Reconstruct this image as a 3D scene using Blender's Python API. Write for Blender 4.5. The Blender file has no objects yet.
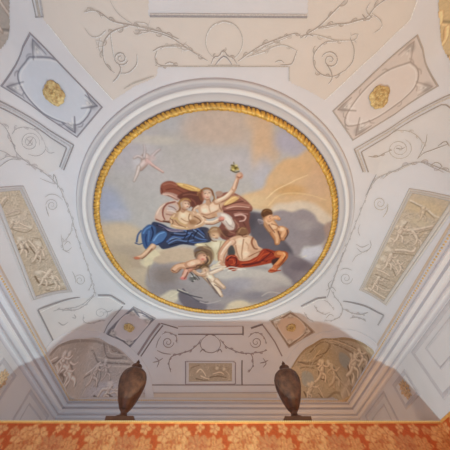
import bpy, bmesh, math, json, random
import numpy as np
from mathutils import Vector, Matrix
C = bpy.context.scene.collection
S = bpy.context.scene
random.seed(4)
PI = math.pi
# ------------------------------------------------------------ camera
YAW,PIT,ROL=0.0772,1.024,-0.0338
cam = bpy.data.cameras.new('camera'); camo = bpy.data.objects.new('camera', cam); C.objects.link(camo)
fw = Vector((math.sin(YAW)*math.cos(PIT), math.cos(YAW)*math.cos(PIT), math.sin(PIT)))
rt0 = Vector((math.cos(YAW), -math.sin(YAW), 0)); up0 = rt0.cross(fw)
rt = math.cos(ROL)*rt0 + math.sin(ROL)*up0; up = -math.sin(ROL)*rt0 + math.cos(ROL)*up0
m = Matrix((rt, up, -fw)).transposed().to_4x4(); m.translation = (-.05, -2.68, 1.6)
camo.matrix_world = m
cam.sensor_width = 36; cam.lens = 249.16/450*36; cam.clip_start = .05
S.camera = camo
# ------------------------------------------------------------ world, exposure
w = bpy.data.worlds.new('world'); S.world = w; w.use_nodes = True
w.node_tree.nodes['Background'].inputs[0].default_value = (.8, .85, 1, 1)
w.node_tree.nodes['Background'].inputs[1].default_value = .5
S.view_settings.view_transform = 'Standard'; S.view_settings.look = 'None'
S.view_settings.gamma = 1; S.view_settings.use_curve_mapping = False
S.view_settings.exposure = 0.09
# ------------------------------------------------------------ lights
def area(name, loc, aim, sx, sy, power, col):
    l = bpy.data.lights.new(name, 'AREA'); l.shape = 'RECTANGLE'; l.size = sx; l.size_y = sy
    l.energy = power; l.color = col
    o = bpy.data.objects.new(name, l); C.objects.link(o); o.location = loc
    o.rotation_euler = (Vector(aim)-Vector(loc)).to_track_quat('-Z', 'Y').to_euler()
    return o
# low daylight-coloured lamp near the damask partition: its edge throws the shadow on the far vault
area('low_uplight', (.1, .99, .72), (0, -.9, 5.7), .15, .15, 144, (.73, .98, 1.0))
# added unseen fill, in place of light bounced off the near room's floor
area('floor_bounce', (-.2, -1.9, .25), (0, -1.0, 5.7), 6, 4, 5, (1, .97, .97))
area('cool_fill_left', (-2.5, -1.6, .8), (-3.0, -1.0, 5.7), 1.4, 2.4, 36, (.32, .68, 1.0))  # added cool fill for the left cove; no window is modelled here
area('warm_right', (1.9, -2.7, .8), (2.0, -2.5, 5.7), 1.6, 1.4, 47, (1.0, .67, .30))
# the room beyond the partition
area('far_room_warm', (2.3, 3.0, .5), (2.2, 3.3, 5.0), 1.2, 1.0, 34, (1.0, .56, .20))
area('far_room_cool', (-1.6, 3.2, .5), (-1.6, 3.4, 5.0), 2.4, 1.2, 23, (.46, .78, 1.0))

# ------------------------------------------------------------ helpers
def lin(c, k=1.22):
    v = np.array(c, float)/255
    v = np.where(v <= .04045, v/12.92, ((v+.055)/1.055)**2.4)*np.array(k)
    return np.clip(v, 0, .93)
def mat(name, col, rough=.7, metal=0, noise=0, scale=8, bump=0, k=1.22, col2=None):
    M = bpy.data.materials.new(name); M.use_nodes = True; n = M.node_tree.nodes; l = M.node_tree.links
    b = n['Principled BSDF']; c = lin(col, k)
    b.inputs['Roughness'].default_value = rough; b.inputs['Metallic'].default_value = metal
    tc = n.new('ShaderNodeTexCoord'); nz = n.new('ShaderNodeTexNoise'); nz.inputs['Scale'].default_value = scale
    nz.inputs['Detail'].default_value = 5
    l.new(tc.outputs['Object'], nz.inputs['Vector'])
    rp = n.new('ShaderNodeValToRGB'); rp.color_ramp.elements[0].position = .3; rp.color_ramp.elements[1].position = .7
    c2 = lin(col2, k) if col2 else c*(1-noise)
    rp.color_ramp.elements[0].color = (*c2, 1); rp.color_ramp.elements[1].color = (*c, 1)
    l.new(nz.outputs['Fac'], rp.inputs[0]); l.new(rp.outputs[0], b.inputs['Base Color'])
    if bump:
        bp = n.new('ShaderNodeBump'); bp.inputs['Strength'].default_value = bump; bp.inputs['Distance'].default_value = .01
        l.new(nz.outputs['Fac'], bp.inputs['Height']); l.new(bp.outputs[0], b.inputs['Normal'])
    return M
def paintmat(name, rough=.8, nz_amt=.06, scale=14, sheen=0, metal=0):
    M = bpy.data.materials.new(name); M.use_nodes = True; n = M.node_tree.nodes; l = M.node_tree.links
    b = n['Principled BSDF']; b.inputs['Roughness'].default_value = rough; b.inputs['Metallic'].default_value = metal
    at = n.new('ShaderNodeAttribute'); at.attribute_name = 'paint'
    tc = n.new('ShaderNodeTexCoord'); nz = n.new('ShaderNodeTexNoise'); nz.inputs['Scale'].default_value = scale; nz.inputs['Detail'].default_value = 6
    mr = n.new('ShaderNodeMapRange'); mr.inputs[1].default_value = .3; mr.inputs[2].default_value = .7
    mr.inputs[3].default_value = 1-nz_amt; mr.inputs[4].default_value = 1+nz_amt
    hs = n.new('ShaderNodeHueSaturation')
    l.new(tc.outputs['Object'], nz.inputs['Vector']); l.new(nz.outputs['Fac'], mr.inputs[0])
    l.new(mr.outputs[0], hs.inputs['Value']); l.new(at.outputs['Color'], hs.inputs['Color'])
    l.new(hs.outputs[0], b.inputs['Base Color'])
    return M
def mesh(name, verts, faces, material, parent=None, cols=None, smooth=False, mats=None, midx=None):
    me = bpy.data.meshes.new(name)
    me.from_pydata([tuple(v) for v in np.asarray(verts, float).tolist()], [], faces if isinstance(faces, list) else faces.tolist())
    for q in (mats or [material]): me.materials.append(q)
    if midx is not None: me.polygons.foreach_set('material_index', midx)
    if cols is not None:
        a = me.color_attributes.new('paint', 'FLOAT_COLOR', 'POINT')
        c = np.ones((len(me.vertices), 4), np.float32); c[:, :3] = cols; a.data.foreach_set('color', c.ravel())
    if smooth: me.polygons.foreach_set('use_smooth', [True]*len(me.polygons))
    me.update()
    o = bpy.data.objects.new(name, me); C.objects.link(o)
    if parent: o.parent = parent; o.matrix_parent_inverse = Matrix.Translation(-parent.location)
    return o
def thing(name, label, cat, loc, group=None):
    o = bpy.data.objects.new(name, None); C.objects.link(o); o.location = loc; o.empty_display_size = .1
    o['label'] = label; o['category'] = cat
    if group: o['group'] = group
    return o
def struct(o): o['kind'] = 'structure'; return o
def box(name, a, b, material, parent=None, bev=0):
    bm = bmesh.new(); bmesh.ops.create_cube(bm, size=1)
    for v in bm.verts: v.co = Vector([(a[i]+b[i])/2 + v.co[i]*(b[i]-a[i]) for i in range(3)])
    if bev: bmesh.ops.bevel(bm, geom=bm.edges[:], offset=bev, segments=2, affect='EDGES')
    me = bpy.data.meshes.new(name); bm.to_mesh(me); bm.free(); me.materials.append(material)
    o = bpy.data.objects.new(name, me); C.objects.link(o)
    if parent: o.parent = parent; o.matrix_parent_inverse = Matrix.Translation(-parent.location)
    return o
def grid_faces(n, m):   # n columns (fast), m rows
    i = np.arange(n-1)[None, :] + np.arange(m-1)[:, None]*n
    return np.stack([i, i+1, i+1+n, i+n], -1).reshape(-1, 4)

# ------------------------------------------------------------ the vault surface
H, ZC, AX, BY, XF, YF, KP, LS, LT = 5.7, 4.53, 3.336, 4.036, 2.66, 2.66, 6, 1.47, 2.0
def vault(s, t, off=0.0):
    """point of the coved vault for the unrolled coordinates s (across), t (along), metres"""
    def pos(s, t):
        a = np.clip((np.abs(s)-XF)/LS, 0, 1)*PI/2; b = np.clip((np.abs(t)-YF)/LT, 0, 1)*PI/2
        ux, uy = np.sin(a), np.sin(b)
        x = np.where(np.abs(s) <= XF, s, np.sign(s)*(XF+(AX-XF)*ux)); y = np.where(np.abs(t) <= YF, t, np.sign(t)*(YF+(BY-YF)*uy))
        u = np.minimum((ux**KP+uy**KP)**(1/KP), 1)
        return np.stack([x, y, H-(H-ZC)*(1-np.sqrt(1-u*u))], -1)
    s = np.asarray(s, float); t = np.asarray(t, float); P = pos(s, t)
    if off:
        e = .01
        du = pos(s+e, t)-pos(s-e, t); dv = pos(s, t+e)-pos(s, t-e)
        n = np.cross(du, dv); ln = np.linalg.norm(n, axis=-1, keepdims=True)
        n = np.where(ln > 1e-9, -n/np.maximum(ln, 1e-9), np.array([0, 0, -1.]))
        P = P + n*off
    return P

# ------------------------------------------------------------ brushwork
def smooth_line(p, k=5, closed=False):
    p = np.array(p, float)
    if len(p) < 3: return p
    q = np.vstack([p[-1], p, p[0], p[1]]) if closed else np.vstack([2*p[0]-p[1], p, 2*p[-1]-p[-2]])
    out = []
    for i in range(len(q)-3):
        a, b, c, d = q[i:i+4]
        for j in range(k):
            t = j/k; out.append(.5*(2*b+(c-a)*t+(2*a-5*b+4*c-d)*t*t+(3*b-a-3*c+d)*t**3))
    if not closed: out.append(p[-1])
    return np.array(out)
class Canvas:
    """a sheet of paint in metres; verts of a mesh take their colour from it"""
    def __init__(s, x0, y0, x1, y1, res):
        s.nx = int(round((x1-x0)/res))+1; s.ny = int(round((y1-y0)/res))+1
        s.x0, s.y0, s.dx, s.dy = x0, y0, (x1-x0)/(s.nx-1), (y1-y0)/(s.ny-1)
        s.X, s.Y = np.meshgrid(np.linspace(x0, x1, s.nx), np.linspace(y0, y1, s.ny)); s.c = np.zeros((s.ny, s.nx, 3))+190
        s.res = res
    def win(s, p, pad):
        a = p.min(0)-pad; b = p.max(0)+pad
        i0 = max(int((a[0]-s.x0)/s.dx), 0); i1 = min(int((b[0]-s.x0)/s.dx)+2, s.nx)
        j0 = max(int((a[1]-s.y0)/s.dy), 0); j1 = min(int((b[1]-s.y0)/s.dy)+2, s.ny)
        return slice(j0, max(j1, j0)), slice(i0, max(i1, i0))
    def put(s, w, a, col): s.c[w] = s.c[w]*(1-a[..., None])+np.array(col, float)*a[..., None]
    def dist(s, w, p, closed):
        X, Y = s.X[w], s.Y[w]; D = np.full(X.shape, 1e9); T = np.zeros(X.shape); n = len(p)
        for i in range(n if closed else n-1):
            a, b = p[i], p[(i+1) % n]; d = b-a; L = max(d@d, 1e-12)
            t = np.clip(((X-a[0])*d[0]+(Y-a[1])*d[1])/L, 0, 1)
            q = (X-a[0]-t*d[0])**2+(Y-a[1]-t*d[1])**2
            k = q < D; D = np.where(k, q, D); T = np.where(k, (i+t)/n, T)
        return np.sqrt(D), T
    def fill(s, p, col, soft, al=1):
        p = smooth_line(p, 3, True); w = s.win(p, soft+s.res*2)
        if s.X[w].size == 0: return
        D, _ = s.dist(w, p, True); X, Y = s.X[w], s.Y[w]; ins = np.zeros(X.shape, bool); n = len(p)
        for i in range(n):
            a, b = p[i], p[(i+1) % n]
            if a[1] != b[1]: ins ^= ((a[1] > Y) != (b[1] > Y)) & (X < (b[0]-a[0])*(Y-a[1])/(b[1]-a[1])+a[0])
        sd = np.where(ins, D, -D); h = max(soft, s.res*.6)
        a = np.clip(sd/h*.5+.5, 0, 1); s.put(w, a*a*(3-2*a)*al, col)
    def stroke(s, p, w0, w1, col, al=1):
        p = smooth_line(p, 4); w = s.win(p, max(w0, w1)+s.res)
        if s.X[w].size == 0: return
        D, T = s.dist(w, p, False); r = (w0+(w1-w0)*T)/2
        a = np.clip((r-D)/(s.res*.9)+.5, 0, 1); s.put(w, a*al, col)
    def blob(s, c, rx, ry, col, al):
        c = np.array(c); w = s.win(np.array([c-[rx, ry], c+[rx, ry]]), max(rx, ry)*.6)
        if s.X[w].size == 0: return
        q = ((s.X[w]-c[0])/rx)**2+((s.Y[w]-c[1])/ry)**2
        s.put(w, np.clip(np.exp(-q*q*1.1), 0, 1)*al if rx < 2.5 else np.ones(q.shape), col)
    def limb(s, p, w0, w1, col, lo=(.2, -1)):
        p = np.array(p, float); c = np.array(col, float); L = np.array(lo)*(w0+w1)/2*.17
        s.stroke(p-L*.4, w0*1.08, w1*1.08, c*[.68, .62, .58], .75); s.stroke(p, w0*.95, w1*.95, c*[.88, .83, .8])
        s.stroke(p+L*.6, w0*.66, w1*.66, c*[.97, .95, .94]); s.stroke(p+L*1.2, w0*.36, w1*.36, np.minimum(c*1.05, 248), .85)
    def soften(s, n=1):
        for _ in range(n):
            p = np.pad(s.c, ((1, 1), (1, 1), (0, 0)), 'edge')
            s.c = .5*p[1:-1, 1:-1]+.125*(p[2:, 1:-1]+p[:-2, 1:-1]+p[1:-1, 2:]+p[1:-1, :-2])
    def texture(s, poly, n, F, D, seed, L):
        rd = random.Random(seed); p = np.array(poly); a, b = p.min(0), p.max(0)
        for k in range(n*2):
            x, y = rd.uniform(a[0], b[0]), rd.uniform(a[1], b[1])
            if not inside(np.array([[x]]), np.array([[y]]), poly)[0, 0]: continue
            an = rd.uniform(0, 6.28); l = rd.uniform(.4, 1)*L; c = rd.uniform(-1.2, 1.2); wd = rd.uniform(.010, .022)
            q = np.array([(x, y), (x+l*.5*math.cos(an), y+l*.5*math.sin(an)), (x+l*math.cos(an+c), y+l*math.sin(an+c))])
            s.stroke(q+[.006, .010], wd, .008, D, rd.uniform(.25, .6)); s.stroke(q, wd*1.1, .008, F, rd.uniform(.3, .7))
    def mottle(s, amt, size, seed=0):
        r = np.random.RandomState(seed); f = np.zeros(s.X.shape)
        for i in range(14):
            a = r.rand()*6.28; k = (6.28/size)*(.5+r.rand()*1.6); ph = r.rand()*6.28
            f += np.sin((s.X*math.cos(a)+s.Y*math.sin(a))*k+ph+1.5*np.sin((s.X*math.sin(a)-s.Y*math.cos(a))*k*.6+ph*2))
        s.c *= 1+(f/14*amt)[..., None]
    def run(s, ops, lo=(.2, -1)):
        for o in ops:
            if o[0] == 'f': s.fill(o[1], o[2], o[3], o[4])
            elif o[0] == 's': s.stroke(o[1], o[2], o[3], o[4], o[5])
            elif o[0] == 'l': s.limb(o[1], o[2], o[3], o[4], lo)
            elif o[0] == 't': s.texture(*o[1:])
            elif o[0] == 'b': s.blob(o[1], o[2], o[3], o[4], o[5])
def inside(X, Y, p):
    p = smooth_line(p, 4, True); ins = np.zeros(X.shape, bool); n = len(p)
    for i in range(n):
        a, b = p[i], p[(i+1) % n]
        if a[1] != b[1]: ins ^= ((a[1] > Y) != (b[1] > Y)) & (X < (b[0]-a[0])*(Y-a[1])/(b[1]-a[1])+a[0])
    return ins

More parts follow.
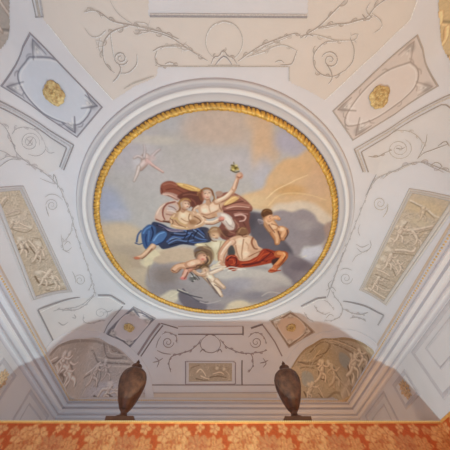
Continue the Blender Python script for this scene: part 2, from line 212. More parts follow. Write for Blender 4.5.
DATA = json.loads(r'''{"fresco":[["b",[-0.064,-0.722],3.803,3.803,[192,184,181],1],["b",[-1.59,-1.707],0.626,0.548,[196,188,196],0.8],["b",[-1.999,-0.545],0.307,0.423,[172,176,200],0.8],["b",[-1.852,-0.365],0.247,0.206,[172,178,202],0.5],["b",[-0.634,-2.045],0.435,0.203,[190,190,200],0.6],["b",[-0.097,-1.924],0.541,0.27,[206,182,168],0.85],["b",[0.196,-2.195],0.436,0.131,[208,188,175],0.7],["f",[[-0.608,-1.931],[-0.51,-2.121],[-0.255,-2.229],[0.269,-2.226],[0.632,-1.987],[0.674,-1.65],[0.23,-1.71],[-0.252,-1.766],[-0.52,-1.785]],[208,184,170],0.105,0.45],["b",[-1.12,-1.728],0.48,0.08,[212,200,185],0.6],["b",[-1.012,-1.154],0.527,0.387,[198,188,188],0.6],["b",[0.42,-1.39],0.456,0.316,[196,188,194],0.7],["b",[-0.085,-1.453],0.425,0.255,[200,190,192],0.5],["b",[0.654,-1.807],0.177,0.514,[220,184,152],0.9],["b",[0.837,-1.657],0.167,0.266,[218,182,150],0.7],["b",[0.559,-2.071],0.218,0.156,[216,184,156],0.7],["b",[1.054,-1.824],0.219,0.219,[184,178,196],0.9],["b",[1.289,-1.709],0.194,0.161,[184,178,196],0.7],["b",[0.728,-1.227],0.171,0.341,[192,188,200],0.7],["f",[[0.381,-0.819],[0.76,-0.97],[0.833,-1.214],[1.045,-1.501],[1.269,-1.561],[1.423,-1.699],[1.611,-1.739],[1.906,-1.453],[2.177,-0.812],[2.291,-0.282],[1.865,-0.333],[1.355,-0.467],[0.813,-0.552],[0.487,-0.643]],[222,184,144],0.056,0.95],["b",[1.289,-1.375],0.317,0.141,[224,182,140],0.6],["b",[1.739,-1.086],0.292,0.328,[214,178,150],0.7],["b",[1.261,-0.971],0.3,0.112,[214,168,118],0.8],["b",[1.719,-1.445],0.172,0.172,[222,180,146],0.6],["s",[[0.857,-0.779],[1.012,-0.961],[1.205,-1.083],[1.363,-1.182],[1.521,-1.261]],0.027,0.015,[242,214,172],0.8],["s",[[0.913,-0.639],[1.066,-0.847],[1.308,-0.915],[1.641,-0.89],[1.957,-0.803]],0.031,0.019,[236,206,160],0.6],["b",[0.683,-0.712],0.248,0.153,[226,196,158],0.8],["f",[[1.005,-0.518],[1.054,-0.686],[1.272,-0.715],[1.484,-0.764],[1.774,-0.715],[2.07,-0.516],[2.221,-0.391],[2.217,-0.117],[1.945,-0.246],[1.481,-0.407]],[222,204,188],0.06,0.9],["f",[[0.948,-0.386],[1.148,-0.565],[1.381,-0.532],[1.574,-0.603],[1.805,-0.506],[1.918,-0.357],[2.133,-0.207],[2.167,0.076],[2.021,0.23],[1.774,0.239],[1.735,0.446],[1.43,0.509],[1.098,0.115]],[164,152,156],0.04,1],["b",[2.002,-0.015],0.179,0.224,[150,138,142],0.6],["b",[1.465,-0.09],0.303,0.217,[156,146,152],0.6],["b",[1.687,-0.259],0.208,0.125,[180,168,168],0.6],["f",[[2.062,-0.25],[2.233,-0.347],[2.343,0.119],[2.266,0.375],[2.141,0.379],[2.188,0.075]],[180,152,142],0.043,0.9],["f",[[1.755,0.341],[1.944,0.258],[2.144,0.226],[2.252,0.48],[2.161,0.812],[1.864,0.655]],[210,206,218],0.059,0.9],["s",[[1.577,0.504],[1.756,0.551],[1.872,0.493]],0.048,0.048,[222,214,208],0.9],["b",[2.164,0.645],0.225,0.15,[170,160,170],0.7],["f",[[0.523,-0.456],[0.631,-0.503],[0.861,-0.47],[0.999,-0.3],[1.243,0.013],[1.548,0.348],[1.565,0.665],[0.955,0.578],[0.698,0.129]],[112,104,112],0.04,1],["b",[1.039,0.265],0.316,0.226,[122,113,122],0.8],["b",[0.616,-0.286],0.123,0.206,[92,84,92],0.7],["f",[[1.35,0.407],[1.703,0.499],[2.048,0.704],[2.233,0.924],[2.092,1.288],[1.764,1.486],[1.526,1.183],[1.352,0.673]],[144,130,136],0.059,1],["b",[1.802,0.768],0.247,0.148,[128,114,122],0.8],["b",[1.962,1.11],0.211,0.211,[160,146,150],0.7],["f",[[-2.284,-0.042],[-1.994,-0.187],[-1.663,-0.155],[-1.388,0.062],[-1.15,0.443],[-0.759,0.744],[-0.834,1.409],[-1.276,1.903],[-1.788,1.439],[-2.173,0.791],[-2.33,0.36]],[208,186,162],0.106,0.95],["b",[-1.882,0.034],0.381,0.169,[216,192,166],0.8],["b",[-1.802,0.517],0.363,0.181,[184,164,148],0.7],["b",[-1.593,0.772],0.426,0.189,[190,166,146],0.8],["b",[-2.008,0.786],0.242,0.291,[200,178,150],0.7],["f",[[-1.593,0.772],[-1.317,0.5],[-1.027,0.413],[-1.094,0.755],[-1.403,0.93]],[226,210,180],0.047,0.8],["b",[-1.852,-0.365],0.206,0.124,[196,190,200],0.6],["f",[[-1.451,0.988],[-1.209,0.652],[-0.956,0.565],[-0.655,0.74],[-0.34,0.73],[-0.022,0.829],[0.344,0.872],[0.726,0.804],[1.206,0.844],[1.55,1.063],[1.821,1.421],[1.731,1.817],[1.149,2.11],[0.384,2.275],[-0.586,2.229],[-1.282,1.971],[-1.548,1.462]],[172,160,160],0.062,1],["f",[[-1.333,0.656],[-1.11,0.442],[-0.742,0.353],[-0.42,0.417],[-0.508,0.735],[-0.843,0.747],[-1.182,0.812]],[206,180,156],0.06,0.95],["b",[-1.081,1.148],0.307,0.307,[152,136,130],0.9],["b",[-0.842,1.565],0.55,0.248,[156,144,146],0.7],["b",[-0.343,1.394],0.486,0.378,[174,162,162],0.7],["f",[[-0.036,1.114],[0.175,0.934],[0.473,0.868],[0.907,0.882],[1.31,0.954],[1.661,1.179],[1.649,1.364],[1.213,1.193],[0.672,1.151],[0.233,1.224]],[206,194,186],0.077,0.85],["b",[1.049,1.32],0.543,0.244,[196,182,178],0.8],["b",[0.553,1.336],0.319,0.213,[178,168,176],0.8],["b",[1.544,1.557],0.282,0.169,[176,158,158],0.8],["b",[0.298,1.595],0.275,0.22,[156,146,156],0.6],["b",[0.934,1.706],0.337,0.14,[150,140,148],0.7],["s",[[1.097,1.701],[1.266,1.566],[1.602,1.621]],0.043,0.029,[200,186,180],0.7],["f",[[0.286,2.277],[0.319,1.994],[0.594,1.849],[0.844,1.979],[0.922,2.26]],[226,206,178],0.061,0.9],["b",[-0.107,2.075],0.413,0.118,[150,140,148],0.8],["f",[[-1.368,1.906],[-1.168,1.703],[-0.977,1.569],[-0.799,1.627],[-0.908,1.96],[-1.199,2.105]],[224,208,184],0.056,0.9],["f",[[-0.851,1.758],[-0.752,1.594],[-0.53,1.815],[-0.203,1.974],[-0.249,2.292],[-0.68,2.161]],[122,112,122],0.042,0.9],["b",[1.044,2.043],0.415,0.118,[214,196,170],0.7],["s",[[-0.727,1.53],[-0.575,1.75],[-0.345,1.944],[-0.156,1.939]],0.043,0.027,[110,102,112],0.8],["s",[[-1.385,0.765],[-1.458,1.044],[-1.446,1.337]],0.047,0.024,[168,150,138],0.6],["b",[-1.188,-1.536],0.145,0.129,[206,194,194],0.6],["b",[-1.39,-1.346],0.102,0.12,[206,196,198],0.6],["b",[-1.045,-1.526],0.096,0.064,[200,190,192],0.6],["l",[[-1.214,-1.454],[-1.258,-1.352],[-1.335,-1.263]],0.136,0.085,[218,198,194]],
["l",[[-1.114,-1.474],[-1.043,-1.542],[-0.975,-1.593]],0.048,0.032,[208,194,196]],
["l",[[-1.264,-1.435],[-1.342,-1.464],[-1.411,-1.429]],0.05,0.033,[214,200,200]],
["l",[[-1.203,-1.404],[-1.098,-1.308],[-0.957,-1.21]],0.064,0.032,[224,192,186]],
["l",[[-1.246,-1.452],[-1.217,-1.567],[-1.223,-1.646]],0.048,0.024,[210,198,200]],
["l",[[-1.349,-1.28],[-1.399,-1.156],[-1.467,-1.027]],0.066,0.033,[216,202,198]],
["b",[-1.118,-1.441],0.066,0.05,[214,190,188],0.9],["b",[-1.19,-1.371],0.064,0.048,[222,186,182],0.8],["b",[-1.371,-1.364],0.066,0.05,[212,204,208],0.7],["f",[[-1.241,-0.202],[-1.302,-0.02],[-1.306,0.187],[-1.163,0.336],[-1.082,0.42],[-0.854,0.347],[-0.673,0.284],[-0.405,0.309],[-0.131,0.21],[-0.15,0.04],[-0.179,-0.114],[-0.444,-0.143],[-0.744,-0.072],[-0.913,-0.096],[-1.035,-0.172],[-1.155,-0.216]],[70,76,102],0.014,1],["f",[[-1.48,0.047],[-1.395,-0.089],[-1.287,-0.163],[-1.184,-0.086],[-1.216,0.143],[-1.311,0.306],[-1.38,0.466],[-1.475,0.357]],[78,104,148],0.015,1],["s",[[-1.438,0.045],[-1.375,-0.049],[-1.284,-0.111]],0.035,0.024,[110,148,200],0.9],["s",[[-1.26,-0.094],[-1.248,0.038],[-1.31,0.221]],0.029,0.021,[40,50,84],0.9],["s",[[-1.381,0.076],[-1.412,0.203],[-1.403,0.354]],0.026,0.019,[46,64,112],0.9],["s",[[-1.32,-0.01],[-1.344,0.136],[-1.365,0.245]],0.025,0.019,[98,138,192],0.9],["f",[[-1.304,0.243],[-1.199,0.069],[-1.064,-0.019],[-0.981,0.029],[-1.036,0.189],[-1.205,0.325]],[92,124,172],0.015,1],["s",[[-1.257,0.219],[-1.149,0.068],[-1.032,0.01]],0.029,0.02,[134,172,220],0.9],["s",[[-1.205,0.315],[-1.075,0.234],[-0.986,0.102]],0.023,0.018,[46,60,100],0.9],["s",[[-1.592,0.253],[-1.545,0.091],[-1.473,-0.013]],0.04,0.027,[76,100,146],0.9],["s",[[-1.624,0.286],[-1.557,0.315],[-1.485,0.29]],0.027,0.018,[56,80,126],0.9],["s",[[-1.121,-0.138],[-0.916,-0.055],[-0.66,-0.064],[-0.401,-0.115]],0.042,0.029,[140,126,154],0.9],["s",[[-1.042,-0.082],[-0.876,-0.017],[-0.661,-0.034]],0.021,0.015,[196,178,190],0.9],["s",[[-1.162,-0.147],[-1.041,-0.091],[-0.944,-0.003]],0.021,0.016,[38,42,68],0.9],["s",[[-0.988,0.231],[-0.84,0.096],[-0.667,0.123],[-0.533,0.054]],0.041,0.028,[96,122,176],0.9],["s",[[-0.963,0.272],[-0.799,0.181],[-0.624,0.206],[-0.465,0.169]],0.031,0.022,[120,146,194],0.9],["s",[[-0.836,0.023],[-0.663,0.038],[-0.489,-0.01]],0.029,0.02,[122,136,178],0.9],["s",[[-0.659,-0.076],[-0.55,0.013],[-0.36,0.134],[-0.193,0.159]],0.036,0.025,[104,132,184],0.9],["s",[[-0.418,-0.126],[-0.306,-0.017],[-0.176,0.105]],0.031,0.022,[96,120,172],0.9],["s",[[-0.537,0.215],[-0.404,0.232],[-0.227,0.192]],0.029,0.02,[88,114,170],0.9],["s",[[-0.461,-0.072],[-0.351,0.017],[-0.255,0.108]],0.021,0.015,[150,172,212],0.9],["s",[[-0.931,0.173],[-0.814,0.129],[-0.711,0.156]],0.018,0.013,[160,182,218],0.9],["s",[[-0.898,0.058],[-0.751,0.084],[-0.586,0.066]],0.024,0.015,[36,40,66],0.9],["s",[[-0.573,-0.058],[-0.604,0.057],[-0.668,0.164]],0.023,0.015,[36,40,66],0.9],["s",[[-0.489,0.011],[-0.553,0.129],[-0.581,0.217]],0.023,0.015,[36,40,66],0.9],["s",[[-0.376,-0.054],[-0.447,0.061],[-0.465,0.157]],0.023,0.015,[36,40,66],0.9],["s",[[-0.94,0.315],[-0.759,0.255],[-0.582,0.258]],0.025,0.016,[36,40,66],0.9],["s",[[-0.291,-0.057],[-0.228,0.043],[-0.194,0.116]],0.024,0.015,[36,40,66],0.9],["f",[[-0.291,-0.13],[-0.179,-0.114],[-0.124,0.039],[-0.131,0.178],[-0.211,0.147],[-0.256,0.002]],[86,80,92],0.021,0.8],["l",[[-1.281,0.347],[-1.395,0.477],[-1.532,0.611],[-1.662,0.668]],0.124,0.068,[226,188,158]],
